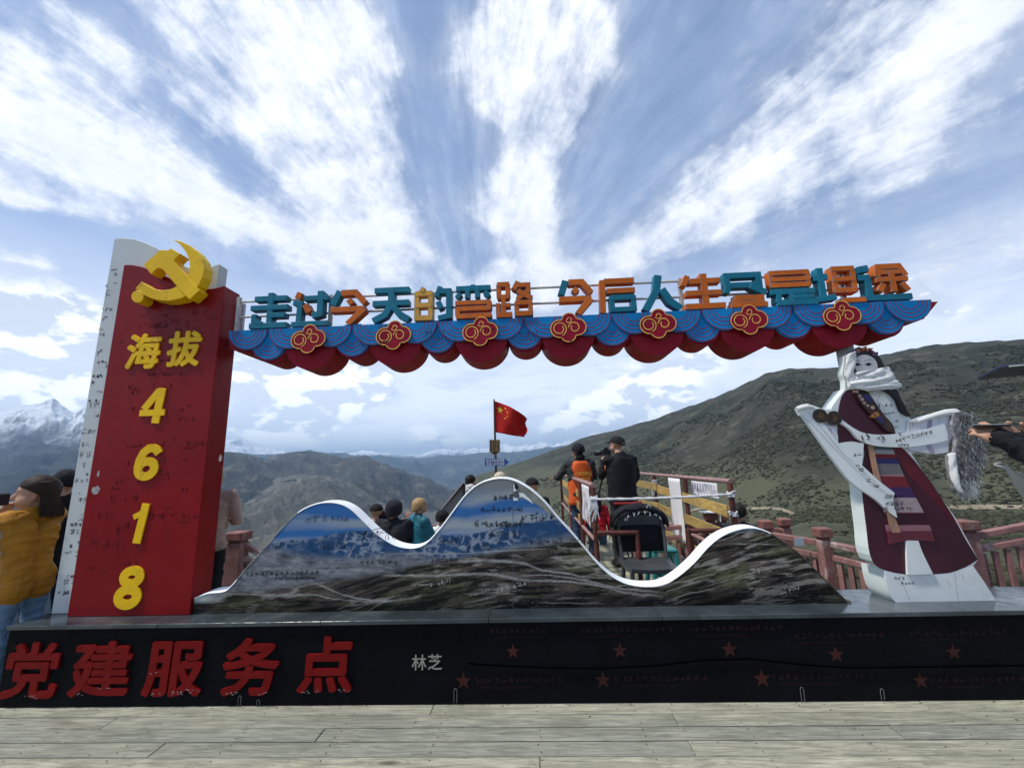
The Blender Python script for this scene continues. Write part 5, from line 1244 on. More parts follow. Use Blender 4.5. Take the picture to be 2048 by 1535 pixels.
ltx('走过今天的弯路', 972, 917.8, 1009, 923.2, WS, FPY - .0465, .03); ltx('今后人生尽坦途', 972, 924.6, 1009, 930, WS, FPY - .0465, .03)
# flag
FLG = pmat('flag_red', (.42, .012, .010), .6, .2, var=.12, vscale=3, bump=.15, bscale=30)
fl_t = at(988, 801, FPY); fl_b = at(988, 863.5, FPY); er_t = at(1057, 837, FPY); er_b = at(1054, 874, FPY)
nu, nv = 46, 30; v = []; f = []
for j in range(nv + 1):
    for i in range(nu + 1):
        u, w_ = i / nu, j / nv
        a = fl_t.lerp(er_t, u); b = fl_b.lerp(er_b, u)
        a.z += .05 * math.sin(u * math.pi) ; b.z -= .01 * math.sin(u * math.pi)
        q = a.lerp(b, w_)
        q.y += .10 * u * math.sin(u * 7 + w_ * 2.4 + .6) + .05 * u * math.sin(13 * u - 5 * w_)
        if i >= nu - 4: q.x -= .04 * (i - nu + 5) / 5 * (1 + math.sin(w_ * 7.5)) * (.6 + .6 * ((j * 7) % 5) / 5)
        v.append(tuple(q))
for j in range(nv):
    for i in range(nu): f.append((j * (nu + 1) + i, j * (nu + 1) + i + 1, (j + 1) * (nu + 1) + i + 1, (j + 1) * (nu + 1) + i))
flag = mesh_obj('flag', v, f, FLG, None, True, label='red flag with yellow stars flying from the sign pole', cat='flag')
flag.modifiers.new('t', 'SOLIDIFY').thickness = .003
YS_ = pmat('flag_yellow', (.70, .60, .02), .6, bump=0)
def star_on_flag(u0, w0, r, rot):
    pts = star_poly(0, 0, r, rot); vv = []
    for x, z in pts + [(0, 0)]:
        u = min(1, max(0, u0 + x / .95)); w_ = min(1, max(0, w0 - z / .66))
        a = fl_t.lerp(er_t, u); b = fl_b.lerp(er_b, u); a.z += .05 * math.sin(u * math.pi); b.z -= .01 * math.sin(u * math.pi)
        q = a.lerp(b, w_); q.y += .10 * u * math.sin(u * 7 + w_ * 2.4 + .6) + .05 * u * math.sin(13 * u - 5 * w_) - .008
        vv.append(tuple(q))
    mesh_obj('star', vv, [(i, (i + 1) % 10, 10) for i in range(10)], YS_, flag)
star_on_flag(.18, .24, .085, .1)
for k, (a, b) in enumerate([(.335, .13), (.40, .24), (.40, .38), (.335, .47)]): star_on_flag(a, b, .028, .4 * k)
# sloping stair handrail down from behind the second peak
SLB = pmat('black_steel', (.02, .018, .018), .5, bump=.03)
ha, hb = at(882, 1018, 7.6), at(928, 962, 7.6)
hr = empty('stair_handrail', (ha.x, 7.6, 0), label='dark steel handrail with pale top bar sloping down left of the panel second peak', cat='handrail')
MB().bar((ha.x, 7.6, ha.z), (hb.x, 7.6, hb.z), .06, .028).build('top_bar', pmat('pale_bar', (.42, .38, .36), .6), hr)
MB().bar((ha.x, 7.6, ha.z - .035), (hb.x, 7.6, hb.z - .035), .045, .03).build('steel_bar', SLB, hr)
MB().bar((hb.x, 7.6, hb.z - .05), (hb.x, 7.6, .0), .045, .045).build('newel', SLB, hr)
MB().bar((ha.x, 7.6, ha.z - .05), (ha.x, 7.6, .0), .045, .045).build('newel', SLB, hr)
gq = MB(); gq.add([(ha.x + .02, 7.61, ha.z - .06), (hb.x - .02, 7.61, hb.z - .06), (hb.x - .02, 7.61, hb.z - .55), (ha.x + .02, 7.61, ha.z - .55)], [(0, 1, 2, 3)]); gq.build('side_panel', pmat('grey_sheet', (.20, .20, .19), .6), hr)
# ============================================================ people
SKIN = pmat('skin', (.42, .235, .155), .55, .4, var=.08, vscale=14, bump=.05)
def fabric(name, col, var=.18, rough=.85): return pmat(name, col, rough, .25, var=var, vscale=5, bump=.35, bscale=60)
BLKF = fabric('black_fabric', (.012, .012, .014)); NAVY = fabric('navy_denim', (.020, .030, .055)); JEAN = fabric('blue_denim', (.12, .20, .30))
SHOE = fabric('shoe', (.02, .018, .015)); HAIRD = pmat('dark_hair', (.014, .010, .009), .6, .2, var=.4, vscale=30, stretch=(6, 6, 1))
J0 = dict(pelvis=(0, 0, .93), waist=(0, 0, 1.08), chest=(0, 0, 1.30), neck=(0, -.01, 1.47), head=(0, .015, 1.62),
          shL=(-.185, 0, 1.41), elL=(-.25, -.03, 1.13), haL=(-.26, .06, .89), shR=(.185, 0, 1.41), elR=(.25, -.03, 1.13), haR=(.26, .06, .89),
          hipL=(-.09, 0, .90), knL=(-.11, .02, .50), anL=(-.12, -.02, .09), hipR=(.09, 0, .90), knR=(.11, .02, .50), anR=(.12, -.02, .09))
def hand_caps(wr, d, palm_n, side, curl=.5, spread=.12, tag_='skin', s=1.0):
    """five fingers and a thumb from wrist wr along d; palm_n = palm normal, side = towards the thumb"""
    wr = Vector(wr); d = Vector(d).normalized(); side = Vector(side); side = (side - d * side.dot(d)).normalized(); n = Vector(palm_n); n = (n - d * n.dot(d) - side * n.dot(side)).normalized()
    caps = []
    kn = wr + d * .085 * s
    for k in (-1, -.33, .33, 1): caps.append((wr + side * (k * .022 * s) + d * .01 * s, kn + side * (k * .030 * s), .017 * s, .0145 * s, tag_))
    lens = [.070, .080, .075, .058]
    for k, L_ in enumerate(lens):
        off = (1 - k * .667); b = kn + side * (off * .030 * s); dd = (d + side * (off * spread)).normalized(); p = b
        for q, fr_ in enumerate((.45, .32, .23)):
            ang = curl * (.5 + q * .75); e = p + (dd * math.cos(ang) + n * math.sin(ang)) * (L_ * s * fr_)
            caps.append((p, e, (.0095 - .0012 * q) * s, (.0088 - .0014 * q) * s, tag_)); p = e
    b = wr + side * .024 * s + d * .022 * s; e1 = b + (side * .75 + d * .7 + n * .25).normalized() * .045 * s; e2 = e1 + (side * .25 + d * .9 + n * .35).normalized() * .032 * s
    caps += [(b, e1, .0135 * s, .011 * s, tag_), (e1, e2, .0105 * s, .0085 * s, tag_)]
    return caps
def make_person(label, loc, heading, height=1.72, mats=None, J=None, voxel=.014, hands=True, bulk=1.0, lean=(0, 0), headscale=1.0, group=None, gaze=0.0, hem=None, collar=True, hcurl=None, seed=1, face=True, folds=.010, cuff=0.0):
    """mats: dict top, legs, skin, shoe; heading degrees: 0 looks away over the valley (+Y), 90 looks left (-X)"""
    j = {k: Vector(v) for k, v in J0.items()}
    for k, v in (J or {}).items(): j[k] = Vector(v)
    s = height / 1.75
    root = empty('person', loc, math.radians(heading), label=label, cat='person', group=group)
    root.scale = (s, s, s)
    b = bulk; C_ = []
    def cap(a, c, r1, r2, t): C_.append((Vector(a), Vector(c), r1, r2, t))
    # trunk
    for sx in (-1, 1):
        cap(j['pelvis'] + Vector((sx * .075 * b, -.01, 0)), j['waist'] + Vector((sx * .070 * b, 0, 0)), .105 * b, .100 * b, 'top')
        cap(j['waist'] + Vector((sx * .070 * b, 0, 0)), j['chest'] + Vector((sx * .085 * b, 0, .02)), .105 * b, .108 * b, 'top')
        shl = j['shL'] if sx < 0 else j['shR']
        cap(j['chest'] + Vector((sx * .08 * b, 0, .04)), shl, .095 * b, .068 * b, 'top')
        cap(j['neck'] + Vector((0, -.01, -.06)), shl, .068, .062 * b, 'top')
        hp = j['hipL'] if sx < 0 else j['hipR']; kn_ = j['knL'] if sx < 0 else j['knR']; an = j['anL'] if sx < 0 else j['anR']
        cap(j['pelvis'] + Vector((sx * .06, 0, -.02)), hp, .11 * b, .098 * b, 'legs')
        cap(hp, kn_, .092 * b, .064 * b, 'legs'); cap(kn_, an, .064 * b, .050 * b, 'legs')
        cap(an + Vector((0, -.02, -.035)), an + Vector((0, .15, -.050)), .048, .040, 'shoe')
        el = j['elL'] if sx < 0 else j['elR']; ha = j['haL'] if sx < 0 else j['haR']
        cap(shl, el, .064 * b, .052 * b, 'top'); cap(el, ha, .052 * b, .038 * b, 'top')
        if hands:
            d = (ha - el).normalized(); hc = (hcurl or {}).get(sx, {})
            for a_, c_, r1, r2, t_ in hand_caps(ha + d * .012, hc.get('d', d), hc.get('n', (-sx * 1.0, .3, 0)), hc.get('side', (0, 1, 0)), hc.get('curl', .45), hc.get('spread', .1)): cap(a_, c_, r1, r2, 'skin')
        else: cap(ha, ha + (ha - el).normalized() * .13, .036, .026, 'skin')
    if cuff > 0:
        for sx in (-1, 1):
            el, ha = (j['elL'], j['haL']) if sx < 0 else (j['elR'], j['haR']); dc = Vector((hcurl or {}).get(sx, {}).get('d', (ha - el))).normalized(); cap(ha - (ha - el).normalized() * .03, ha + dc * cuff, .047 * b, .043 * b, 'top')
    if hem is not None: 
        for sx in (-1, 1): cap(j['pelvis'] + Vector((sx * .08, -.005, 0)), j['pelvis'] + Vector((sx * .09, -.005, hem)), .115 * b, .118 * b, 'top')
    cap(j['neck'] + Vector((0, 0, -.06)), j['head'] + Vector((0, -.02, -.09)), .058, .054, 'skin')
    if collar: cap(j['neck'] + Vector((-.03, 0, -.02)), j['neck'] + Vector((.03, 0, -.015)), .070, .070, 'top')
    # head with face, turned by gaze
    hd = j['head']; G = Matrix.Rotation(math.radians(gaze), 3, 'Z'); hs = headscale
    def hp_(x, y, z): return hd + G @ Vector((x * hs, y * hs, z * hs))
    cap(hp_(0, -.012, .035), hp_(0, .012, .022), .089 * hs, .085 * hs, 'skin')
    cap(hp_(-.020, .038, -.045), hp_(.020, .038, -.045), .060 * hs, .060 * hs, 'skin')
    cap(hp_(0, .060, -.082), hp_(0, .050, -.070), .030 * hs, .036 * hs, 'skin')
    cap(hp_(0, .093, .012), hp_(0, .112, -.022), .010 * hs, .0155 * hs, 'skin')
    for sx in (-1, 1):
        cap(hp_(sx * .082, -.005, .012), hp_(sx * .080, 0, -.028), .014 * hs, .011 * hs, 'skin')
        cap(hp_(sx * .034, .060, -.022), hp_(sx * .045, .050, -.030), .030 * hs, .028 * hs, 'skin')
        cap(hp_(sx * .016, .091, .034), hp_(sx * .046, .076, .034), .010 * hs, .009 * hs, 'skin')
    cap(hp_(-.014, .093, -.052), hp_(.014, .093, -.052), .010 * hs, .010 * hs, 'skin')
    cm = MB()
    for a, c, r1, r2, _ in C_:
        d_ = (c - a); L_ = d_.length; d_ = d_ / L_ if L_ > 1e-6 else Vector((0, 0, 1)); nn_ = 14 if max(r1, r2) > .03 else 8
        ang = [-80, -55, -28, 0] ; pts_ = [a - d_ * r1 * .999] + [a + d_ * (r1 * math.sin(math.radians(q))) for q in ang] + [c + d_ * (r2 * math.sin(math.radians(-q))) for q in reversed(ang)] + [c + d_ * r2 * .999]
        rad_ = [r1 * .03] + [r1 * math.cos(math.radians(q)) for q in ang] + [r2 * math.cos(math.radians(q)) for q in reversed(ang)] + [r2 * .03]
        u_ = d_.orthogonal().normalized(); w__ = d_.cross(u_); v_ = []; f_ = []
        for q, (p_, rr_) in enumerate(zip(pts_, rad_)):
            for k in range(nn_): v_.append(p_ + u_ * (rr_ * math.cos(2 * math.pi * k / nn_)) + w__ * (rr_ * math.sin(2 * math.pi * k / nn_)))
        for q in range(len(pts_) - 1):
            for k in range(nn_): f_.append((q * nn_ + k, q * nn_ + (k + 1) % nn_, (q + 1) * nn_ + (k + 1) % nn_, (q + 1) * nn_ + k))
        f_.append(tuple(reversed(range(nn_)))); f_.append(tuple(range((len(pts_) - 1) * nn_, len(pts_) * nn_)))
        cm.add(v_, f_)
    me = bpy.data.meshes.new('body'); me.from_pydata(cm.v, [], cm.f); me.update()
    o = bpy.data.objects.new('body', me); COL.objects.link(o)
    rm = o.modifiers.new('r', 'REMESH'); rm.mode = 'VOXEL'; rm.voxel_size = voxel; rm.use_smooth_shade = True
    sm = o.modifiers.new('s', 'SMOOTH'); sm.factor = .5; sm.iterations = 3 if voxel > .01 else 4
    dg = bpy.context.evaluated_depsgraph_get(); dg.update()
    nm = bpy.data.meshes.new_from_object(o.evaluated_get(dg)); bpy.data.objects.remove(o); bpy.data.meshes.remove(me)
    N = len(nm.vertices); co = np.zeros(N * 3); nm.vertices.foreach_get('co', co); co = co.reshape(-1, 3)
    best = np.full(N, 9.0); ti = np.zeros(N, int); tags = ['top', 'legs', 'skin', 'shoe']
    for a, c, r1, r2, t_ in C_:
        A = np.array(a); AB = np.array(c - a); L2 = max(1e-9, (AB ** 2).sum())
        h = np.clip(((co - A) @ AB) / L2, 0, 1); dd = np.linalg.norm(co - A - h[:, None] * AB, axis=1) - (r1 + (r2 - r1) * h)
        k = dd < best; best[k] = dd[k]; ti[k] = tags.index(t_)
    ti[(ti == 1) & (co[:, 2] > j['pelvis'].z + (hem or 0) - .07)] = 0
    no = np.zeros(N * 3); nm.vertices.foreach_get('normal', no); no = no.reshape(-1, 3)
    cl = (ti != 2)
    fo = (ridged(co[:, 0] * 5 + co[:, 1] * 6 + seed, co[:, 2] * 9 + co[:, 1] * 3, 3, seed) - .62) * folds * 2.2 + (fbm(co[:, 0] * 3 + 9 + seed, co[:, 2] * 4 + co[:, 1] * 4, 3, seed + 5) - .5) * folds * 2.5
    co = co + no * (fo * cl)[:, None]
    nm.vertices.foreach_set('co', co.ravel()); nm.update()
    nf = len(nm.polygons); ls = np.zeros(nf, int); nm.polygons.foreach_get('loop_start', ls); lv = np.zeros(len(nm.loops), int); nm.loops.foreach_get('vertex_index', lv)
    nm.materials.clear()
    for t_ in tags: nm.materials.append((mats or {}).get(t_, {'top': BLKF, 'legs': NAVY, 'skin': SKIN, 'shoe': SHOE}[t_]))
    nm.polygons.foreach_set('material_index', ti[lv[ls]]); nm.shade_smooth()
    nm.name = 'body'; ob = bpy.data.objects.new('body', nm); link(ob, root)
    if face:
        fm = MB()
        for sx in (-1, 1):
            for (cx_, cy_, cz_, rx_, rz_) in ((sx * .031, .089, .014, .0115, .0042), ):
                fm.add([tuple(hp_(cx_ + rx_ * math.cos(t_), cy_ + .004 - abs(cx_ + rx_ * math.cos(t_)) * .10 + .002, cz_ + rz_ * math.sin(t_))) for t_ in [q * math.pi / 5 for q in range(10)]], [tuple(range(10))])
            fm.add([tuple(hp_(sx * x, y, z)) for x, y, z in ((.014, .1025, .037), (.047, .091, .040), (.047, .090, .044), (.014, .1025, .043))], [(0, 1, 2, 3)])
        fm.add([tuple(hp_(x, .1045 - abs(x) * .25, z)) for x, z in ((-.020, -.052), (0, -.055), (.020, -.052), (0, -.050))], [(0, 1, 2, 3)], 1)
        fm.build('facial_features', [pmat('eye_dark', (.015, .012, .012), .3, bump=0), pmat('lip', (.22, .07, .06), .5, bump=0)], root, world=False)
    return root, j, hp_
def cap_shell(root, hp_, name, mat, r=.098, y0=-.02, zc=.03, cut=-.01, front=.05, back=-.02, sx=1.0, sy=1.12, sz=1.02, noise_=.004, label=None):
    """closed half shell round the skull: hair, knitted cap or hood (cut height falls towards the back)"""
    v = []; f = []; nt, npz = 24, 12
    for k in range(npz + 1):
        for i in range(nt):
            a = 2 * math.pi * i / nt; lo = front if math.sin(a) > 0 else back; lim = cut + (lo - cut) * abs(math.sin(a)) if True else cut
            zt_ = r * sz; zz = zt_ + (lim - zt_) * (k / npz) ** 1.4; c_ = math.sqrt(max(0, 1 - min(1, (zz / zt_)) ** 2)) if zz > 0 else 1 - .10 * (zz / .12) ** 2
            w_ = 1 + noise_ / r * math.sin(a * 7 + k)
            v.append(tuple(hp_(r * sx * c_ * math.cos(a) * w_, y0 + r * sy * c_ * math.sin(a) * w_, zc + zz)))
    for k in range(npz):
        for i in range(nt): f.append((k * nt + i, (k + 1) * nt + i, (k + 1) * nt + (i + 1) % nt, k * nt + (i + 1) % nt))
    o = mesh_obj(name, v, f, mat, root, True, world=False, label=label)
    o.modifiers.new('t', 'SOLIDIFY').thickness = .010
    return o
def strands(root, hp_, name, mat, n, spec, w=.004, seed=1):
    r_ = random.Random(seed); mb = MB()
    for _ in range(n):
        pts = spec(r_)
        mb.tube([hp_(*p) for p in pts], [w, w * 1.1, w, w * .6][:len(pts)] if len(pts) <= 4 else w, 4, cap=False)
    return mb.build(name, mat, root, smooth=True, world=False)
def bag(name, root, pos, size, mat, label=None):
    x, y, z = pos; a, b, c = size
    return MB().box(x - a / 2, x + a / 2, y - b / 2, y + b / 2, z - c / 2, z + c / 2).build(name, mat, root, bevel=min(size) * .28, smooth=True, world=False, label=label)

# --- 1 woman in the mustard jacket at the left edge, looking left, one arm stretched out of the picture
MUST = fabric('mustard_jacket', (.36, .155, .012), .25, .6)
loc = (-4.12, 3.50, 0.0)
w1, j, hp = make_person('woman in mustard yellow jacket and pale jeans holding a phone to her face', loc, 88, 1.62,
    dict(top=MUST, legs=JEAN, skin=SKIN), dict(
    neck=(0, .02, 1.45), head=(0.0, .045, 1.595), chest=(0, .02, 1.28), shL=(-.18, .02, 1.395), shR=(.19, .03, 1.40),
    elL=(-.34, .30, 1.30), haL=(-.36, .60, 1.34), elR=(.20, .26, 1.20), haR=(-.04, .235, 1.42)), voxel=.009, bulk=1.02, headscale=1.20, hem=-.12, folds=.018, seed=11,
    hcurl={-1: dict(curl=.2), 1: dict(d=(-.2, -.35, .9), n=(-.5, -.8, 0), side=(-1, .2, .1), curl=.9)}, gaze=52)
def hair_spec(r_):
    a = r_.uniform(.15, 3.0) if r_.random() < .0 else r_.uniform(-3.9, .76); R_ = .094
    a = -math.pi / 2 + r_.uniform(-1.35, 1.35)
    ca, sa = math.cos(a), math.sin(a); t_ = r_.uniform(.1, 1)
    a = -math.pi / 2 + r_.uniform(-1.5, 1.5); ca, sa = math.cos(a), math.sin(a)
    return [(R_ * .15 * ca, .02 + R_ * .2 * sa, .136 + .004 * r_.random()), (R_ * 1.02 * ca, -.015 + R_ * 1.08 * sa, .085), (R_ * 1.10 * ca, -.02 + R_ * 1.12 * sa, -.02), (R_ * (1.15 + .25 * t_) * ca, -.03 + R_ * (1.2 + .3 * t_) * sa, -.125 - .05 * r_.random())]
HAIRB = pmat('brown_hair', (.028, .018, .013), .6, .15, var=.4, vscale=30, stretch=(6, 6, 1))
hb = cap_shell(w1, hp, 'hair', HAIRB, .104, -.022, .036, -.045, .030, -.10)
strands(hb, lambda x, y, z: hp(x, y, z), 'hair_strand', HAIRB, 900, hair_spec, .0036, 3)['kind'] = 'stuff'
# white phone with dark case in her raised hand, black camera further out
MB().box(-.10, -.085, .215, .27, 1.47, 1.60).build('phone', pmat('pale_phone', (.45, .45, .43), .4, bump=0), w1, bevel=.006, world=False)
sc_ = MB(); sc_.tube([(-.09, .03, 1.44), (-.06, .13, 1.40), (0, .17, 1.37), (.07, .12, 1.41), (.10, .02, 1.45)], [.018, .028, .03, .028, .018], 8); sc_.build('collar', WHT2, w1, smooth=True, world=False)
sh = MB(); sh.tube([(-.03, .165, 1.34), (-.02, .185, 1.15), (0, .17, .92)], [.05, .07, .06], 8); sh.build('shirt_front', pmat('lilac_shirt', (.36, .29, .40), .8, .2, bump=.3, var=.2), w1, smooth=True, world=False)
cp = at(4, 998, 3.1)
MB().box(cp.x - .12, cp.x + .02, 3.06, 3.14, cp.z - .045, cp.z + .045).build('held_camera', pmat('black_camera', (.012, .012, .014), .4, bump=.02), None, bevel=.01, label='black camera body at the very left edge in front of the woman face', cat='camera')
# --- 2 man in black behind the pillar
p2 = at(108, 1100, 4.15)
w2, j, hp = make_person('person in black jacket and knitted cap half hidden behind the left edge of the pillar', (p2.x + .04, 4.12, -.04), 60, 1.72, dict(top=BLKF, legs=NAVY), dict(elR=(.3, .05, 1.15), haR=(.15, .25, 1.05)), hem=-.08, bulk=1.12, seed=4, gaze=20)
cap_shell(w2, hp, 'knitted_cap', BLKF, .100, -.01, .02, -.03, .03, -.06, sz=1.2)
bag('waist_pack', w2, (-.12, .12, .78), (.26, .16, .30), NAVY)
bag('tied_shirt', w2, (-.20, .02, 1.0), (.05, .16, .30), pmat('grey_cloth', (.35, .36, .37), .8, .2, bump=.4))
# --- 3 person with pale hair and beige top right of the pillar
p3 = at(444, 1000, 4.5)
w3, j, hp = make_person('person with pale hair and beige sleeveless top hidden behind the right side of the pillar', (p3.x - .12, 4.5, .0), 20, 1.70, dict(top=fabric('beige_top', (.42, .30, .25)), legs=BLKF, skin=pmat('pale_skin', (.50, .30, .22), .55)), dict(elR=(.27, .0, 1.14), haR=(.16, .22, 1.12)), seed=6)
cap_shell(w3, hp, 'hair', pmat('pale_hair', (.40, .33, .24), .6, bump=.3), .100, -.02, .02, -.03, .05, -.08)
# --- 4..7 group looking over the far railing
DKF = fabric('dark_jacket', (.016, .018, .024)); 
p = at(788, 1022, 6.2)
w, j, hp = make_person('person in black hooded jacket seen from behind in the dip between the panel peaks', (p.x, 6.2, -.58), -5, 1.74, dict(top=DKF, legs=NAVY), dict(elL=(-.27, .12, 1.22), haL=(-.14, .30, 1.45), elR=(.30, .1, 1.2), haR=(.17, .28, 1.38)), bulk=1.25, seed=8, hcurl={-1: dict(curl=.8), 1: dict(curl=.6)})
cap_shell(w, hp, 'hood', DKF, .118, -.02, .02, -.08, -.02, -.12, noise_=.002)
MB().box(-.165, -.085, .36, .375, 1.50, 1.66).build('phone', pmat('black_phone', (.01, .01, .012), .2, bump=0), w, bevel=.004, world=False)
p = at(752, 1032, 6.8)
w, j, hp = make_person('person in dark peaked cap left of the raised phone, behind the panel', (p.x, 6.8, -.66), 0, 1.72, dict(top=BLKF), seed=9, voxel=.018)
cap_shell(w, hp, 'peaked_cap', BLKF, .104, -.01, .03, .0, .0, .0)
p = at(803, 1040, 6.9)
w, j, hp = make_person('person raising an open pink hand beyond the black hooded jacket', (p.x - .30, 6.9, -.66), 0, 1.62, dict(top=NAVY, skin=pmat('pink_skin', (.55, .26, .20), .5)), dict(elR=(.34, .1, 1.32), haR=(.40, .12, 1.56)), seed=10, voxel=.010, hcurl={1: dict(d=(.15, 0, 1), n=(0, -1, 0), side=(-1, 0, .1), curl=.1, spread=.35)})
cap_shell(w, hp, 'hair', HAIRD, .098, -.02, .02, -.02, .05, -.08)
TEALJ = fabric('teal_jacket', (.012, .12, .17), .3, .5)
p = at(838, 1012, 6.3)
w, j, hp = make_person('person in shiny teal padded jacket with tan head covering, facing right beside the hooded one', (p.x, 6.3, -.50), -50, 1.68, dict(top=TEALJ, legs=BLKF, skin=pmat('tan_skin', (.36, .21, .12), .55)), dict(elR=(.24, .12, 1.15), haR=(.12, .28, 1.10)), bulk=1.2, seed=12)
cap_shell(w, hp, 'tan_cap', pmat('tan_cap', (.34, .22, .09), .7, bump=.2), .100, -.015, .02, -.02, .045, -.10)
# --- on the stairs: white hooded top, bending head
p = at(940, 958, 7.9)
w, j, hp = make_person('dark haired person in white hooded jacket standing by the sloping handrail', (p.x, 7.9, -.17), -20, 1.66, dict(top=fabric('white_jacket', (.50, .50, .50), .1), legs=BLKF), dict(head=(-.02, .07, 1.58)), seed=14, bulk=1.1)
cap_shell(w, hp, 'hair', HAIRD, .100, -.02, .02, -.02, .035, -.08)
p = at(884, 1030, 7.3)
w, j, hp = make_person('person with black cap bending low at the foot of the sloping handrail', (p.x, 7.3, -.80), 0, 1.70, dict(top=WHT2), seed=15, voxel=.02)
cap_shell(w, hp, 'black_cap', BLKF, .112, -.01, .02, -.05, -.0, -.08)
# --- hat and sunglasses beneath the signs
p = at(1000, 948, 7.2)
w, j, hp = make_person('person in pale brimmed hat and sunglasses facing the camera beneath the arrow sign', (p.x, 7.2, -.22), 178, 1.70, dict(top=fabric('sand_top', (.30, .24, .17)), legs=NAVY), seed=16)
h = cap_shell(w, hp, 'sun_hat', pmat('sand_hat', (.52, .45, .33), .8, bump=.2), .104, 0, .035, .02, .02, .02)
MB().add([tuple(hp(.165 * math.cos(a) * q, .175 * math.sin(a) * q, .055 - .012 * (q > .9))) for q in (.6, 1) for a in [i * math.pi / 10 for i in range(20)]], [(i, (i + 1) % 20, 20 + (i + 1) % 20, 20 + i) for i in range(20)]).build('brim', pmat('sand_hat', (.52, .45, .33)), h, world=False)
g = MB(); g.add([tuple(hp(x, .108 - abs(x) * .3, z)) for x, z in ((-.065, .026), (.065, .026), (.060, -.004), (.012, .004), (-.012, .004), (-.060, -.004))], [(0, 1, 2, 3, 4, 5)]); g.build('sunglasses', pmat('black_lens', (.006, .006, .007), .1, bump=0), w, world=False)
strands(w, hp, 'hair', HAIRD, 90, lambda r_: [(.09 * s_, -.03, .02) if False else ((.085 + .01 * r_.random()) * (1 if r_.random() < .5 else -1), -.02, .02), ] * 0 + (lambda sg: [(sg * .085, -.02 + .02 * r_.random(), .02), (sg * (.10 + .02 * r_.random()), -.02, -.07), (sg * (.105 + .03 * r_.random()), -.01, -.17)])(1 if r_.random() < .5 else -1), .006, 5)
p = at(1064, 968, 6.4)
w, j, hp = make_person('person in black peaked cap peeking over the right shoulder of the panel second peak', (p.x, 6.4, -.30), 0, 1.70, dict(top=BLKF), seed=17, voxel=.02)
cap_shell(w, hp, 'peaked_cap', BLKF, .106, -.01, .03, .0, .02, .0)
# --- platform: worker in orange vest leaning on the rail
ORV = fabric('orange_vest', (.60, .095, .018), .15, .7)
GRF = fabric('grey_sleeve', (.03, .032, .036))
p = at(1160, 990, 7.0)
w, j, hp = make_person('worker seen from behind in orange vest with yellow lettering leaning on the left platform rail', (p.x + .03, 6.95, .18), 8, 1.74, dict(top=GRF, legs=fabric('blue_trousers', (.025, .045, .085)), skin=SKIN),
    dict(chest=(-.02, .03, 1.29), neck=(-.02, .05, 1.46), head=(-.01, .08, 1.60), shL=(-.20, .04, 1.40), shR=(.17, .04, 1.40), elL=(-.34, .12, 1.20), haL=(-.36, .36, 1.19), elR=(.26, .16, 1.19), haR=(.18, .36, 1.2)), bulk=1.12, seed=20, gaze=10, voxel=.011)
cap_shell(w, hp, 'black_cap', BLKF, .106, -.015, .03, -.02, .02, -.05)
nk = MB(); nk.tube([hp(-.05, -.03, -.10), hp(0, -.06, -.09), hp(.05, -.03, -.10)], [.06, .075, .06], 10); nk.tube([hp(-.04, -.02, -.06), hp(.04, -.02, -.06)], .085, 10); nk.build('neck_scarf', BLKF, w, smooth=True, world=False)
def torso_shell(root, name, mat, w0, w1_, d, z0, z1, x0=0, y0=0, n=28, m=14, taper=.0, seed=1, yk=0, label=None):
    v = []; f = []
    for k in range(m + 1):
        u = k / m; z = z0 + (z1 - z0) * u; a_ = w0 + (w1_ - w0) * u; 
        if u > .80: a_ *= 1 - ((u - .80) / .2) ** 2 * .45
        for i in range(n):
            t_ = 2 * math.pi * i / n; sg = 1 + .06 * (float(fbm(np.array([math.cos(t_) * 2 + seed]), np.array([z * 7 + math.sin(t_) * 2]), 3, seed)[0]) - .5) * 2
            cx_ = math.copysign(abs(math.cos(t_)) ** .75, math.cos(t_)); sx_ = math.copysign(abs(math.sin(t_)) ** .85, math.sin(t_))
            v.append((x0 + a_ * cx_ * sg, y0 + yk * u + d * sx_ * sg, z))
    for k in range(m):
        for i in range(n): f.append((k * n + i, k * n + (i + 1) % n, (k + 1) * n + (i + 1) % n, (k + 1) * n + i))
    o = mesh_obj(name, v, f, mat, root, True, world=False, label=label); o.modifiers.new('t', 'SOLIDIFY').thickness = .006
    return o
vest = torso_shell(w, 'orange_vest', ORV, .205, .190, .145, .78, 1.45, -.01, .015, seed=5, yk=.02)
YLT = pmat('vest_yellow', (.75, .42, .04), .6, bump=0)
for s_, z1, z0, xw in (('72拐观景台', 1.285, 1.225, .125), ('工作人员', 1.205, 1.145, .095)):
    me = text_poly(s_, .02, 2); c_ = np.zeros(len(me.vertices) * 3); me.vertices.foreach_get('co', c_); c_ = c_.reshape(-1, 3); mn, mx_ = c_.min(0), c_.max(0)
    X_ = -xw + (c_[:, 0] - mn[0]) / (mx_[0] - mn[0]) * 2 * xw; Z_ = z0 + (c_[:, 1] - mn[1]) / (mx_[1] - mn[1]) * (z1 - z0)
    me.vertices.foreach_set('co', np.stack([X_, np.full_like(X_, -.158), Z_], 1).ravel()); me.update(); me.materials.clear(); me.materials.append(YLT); me.name = 'vest_lettering'; place('vest_lettering', me, vest, False)
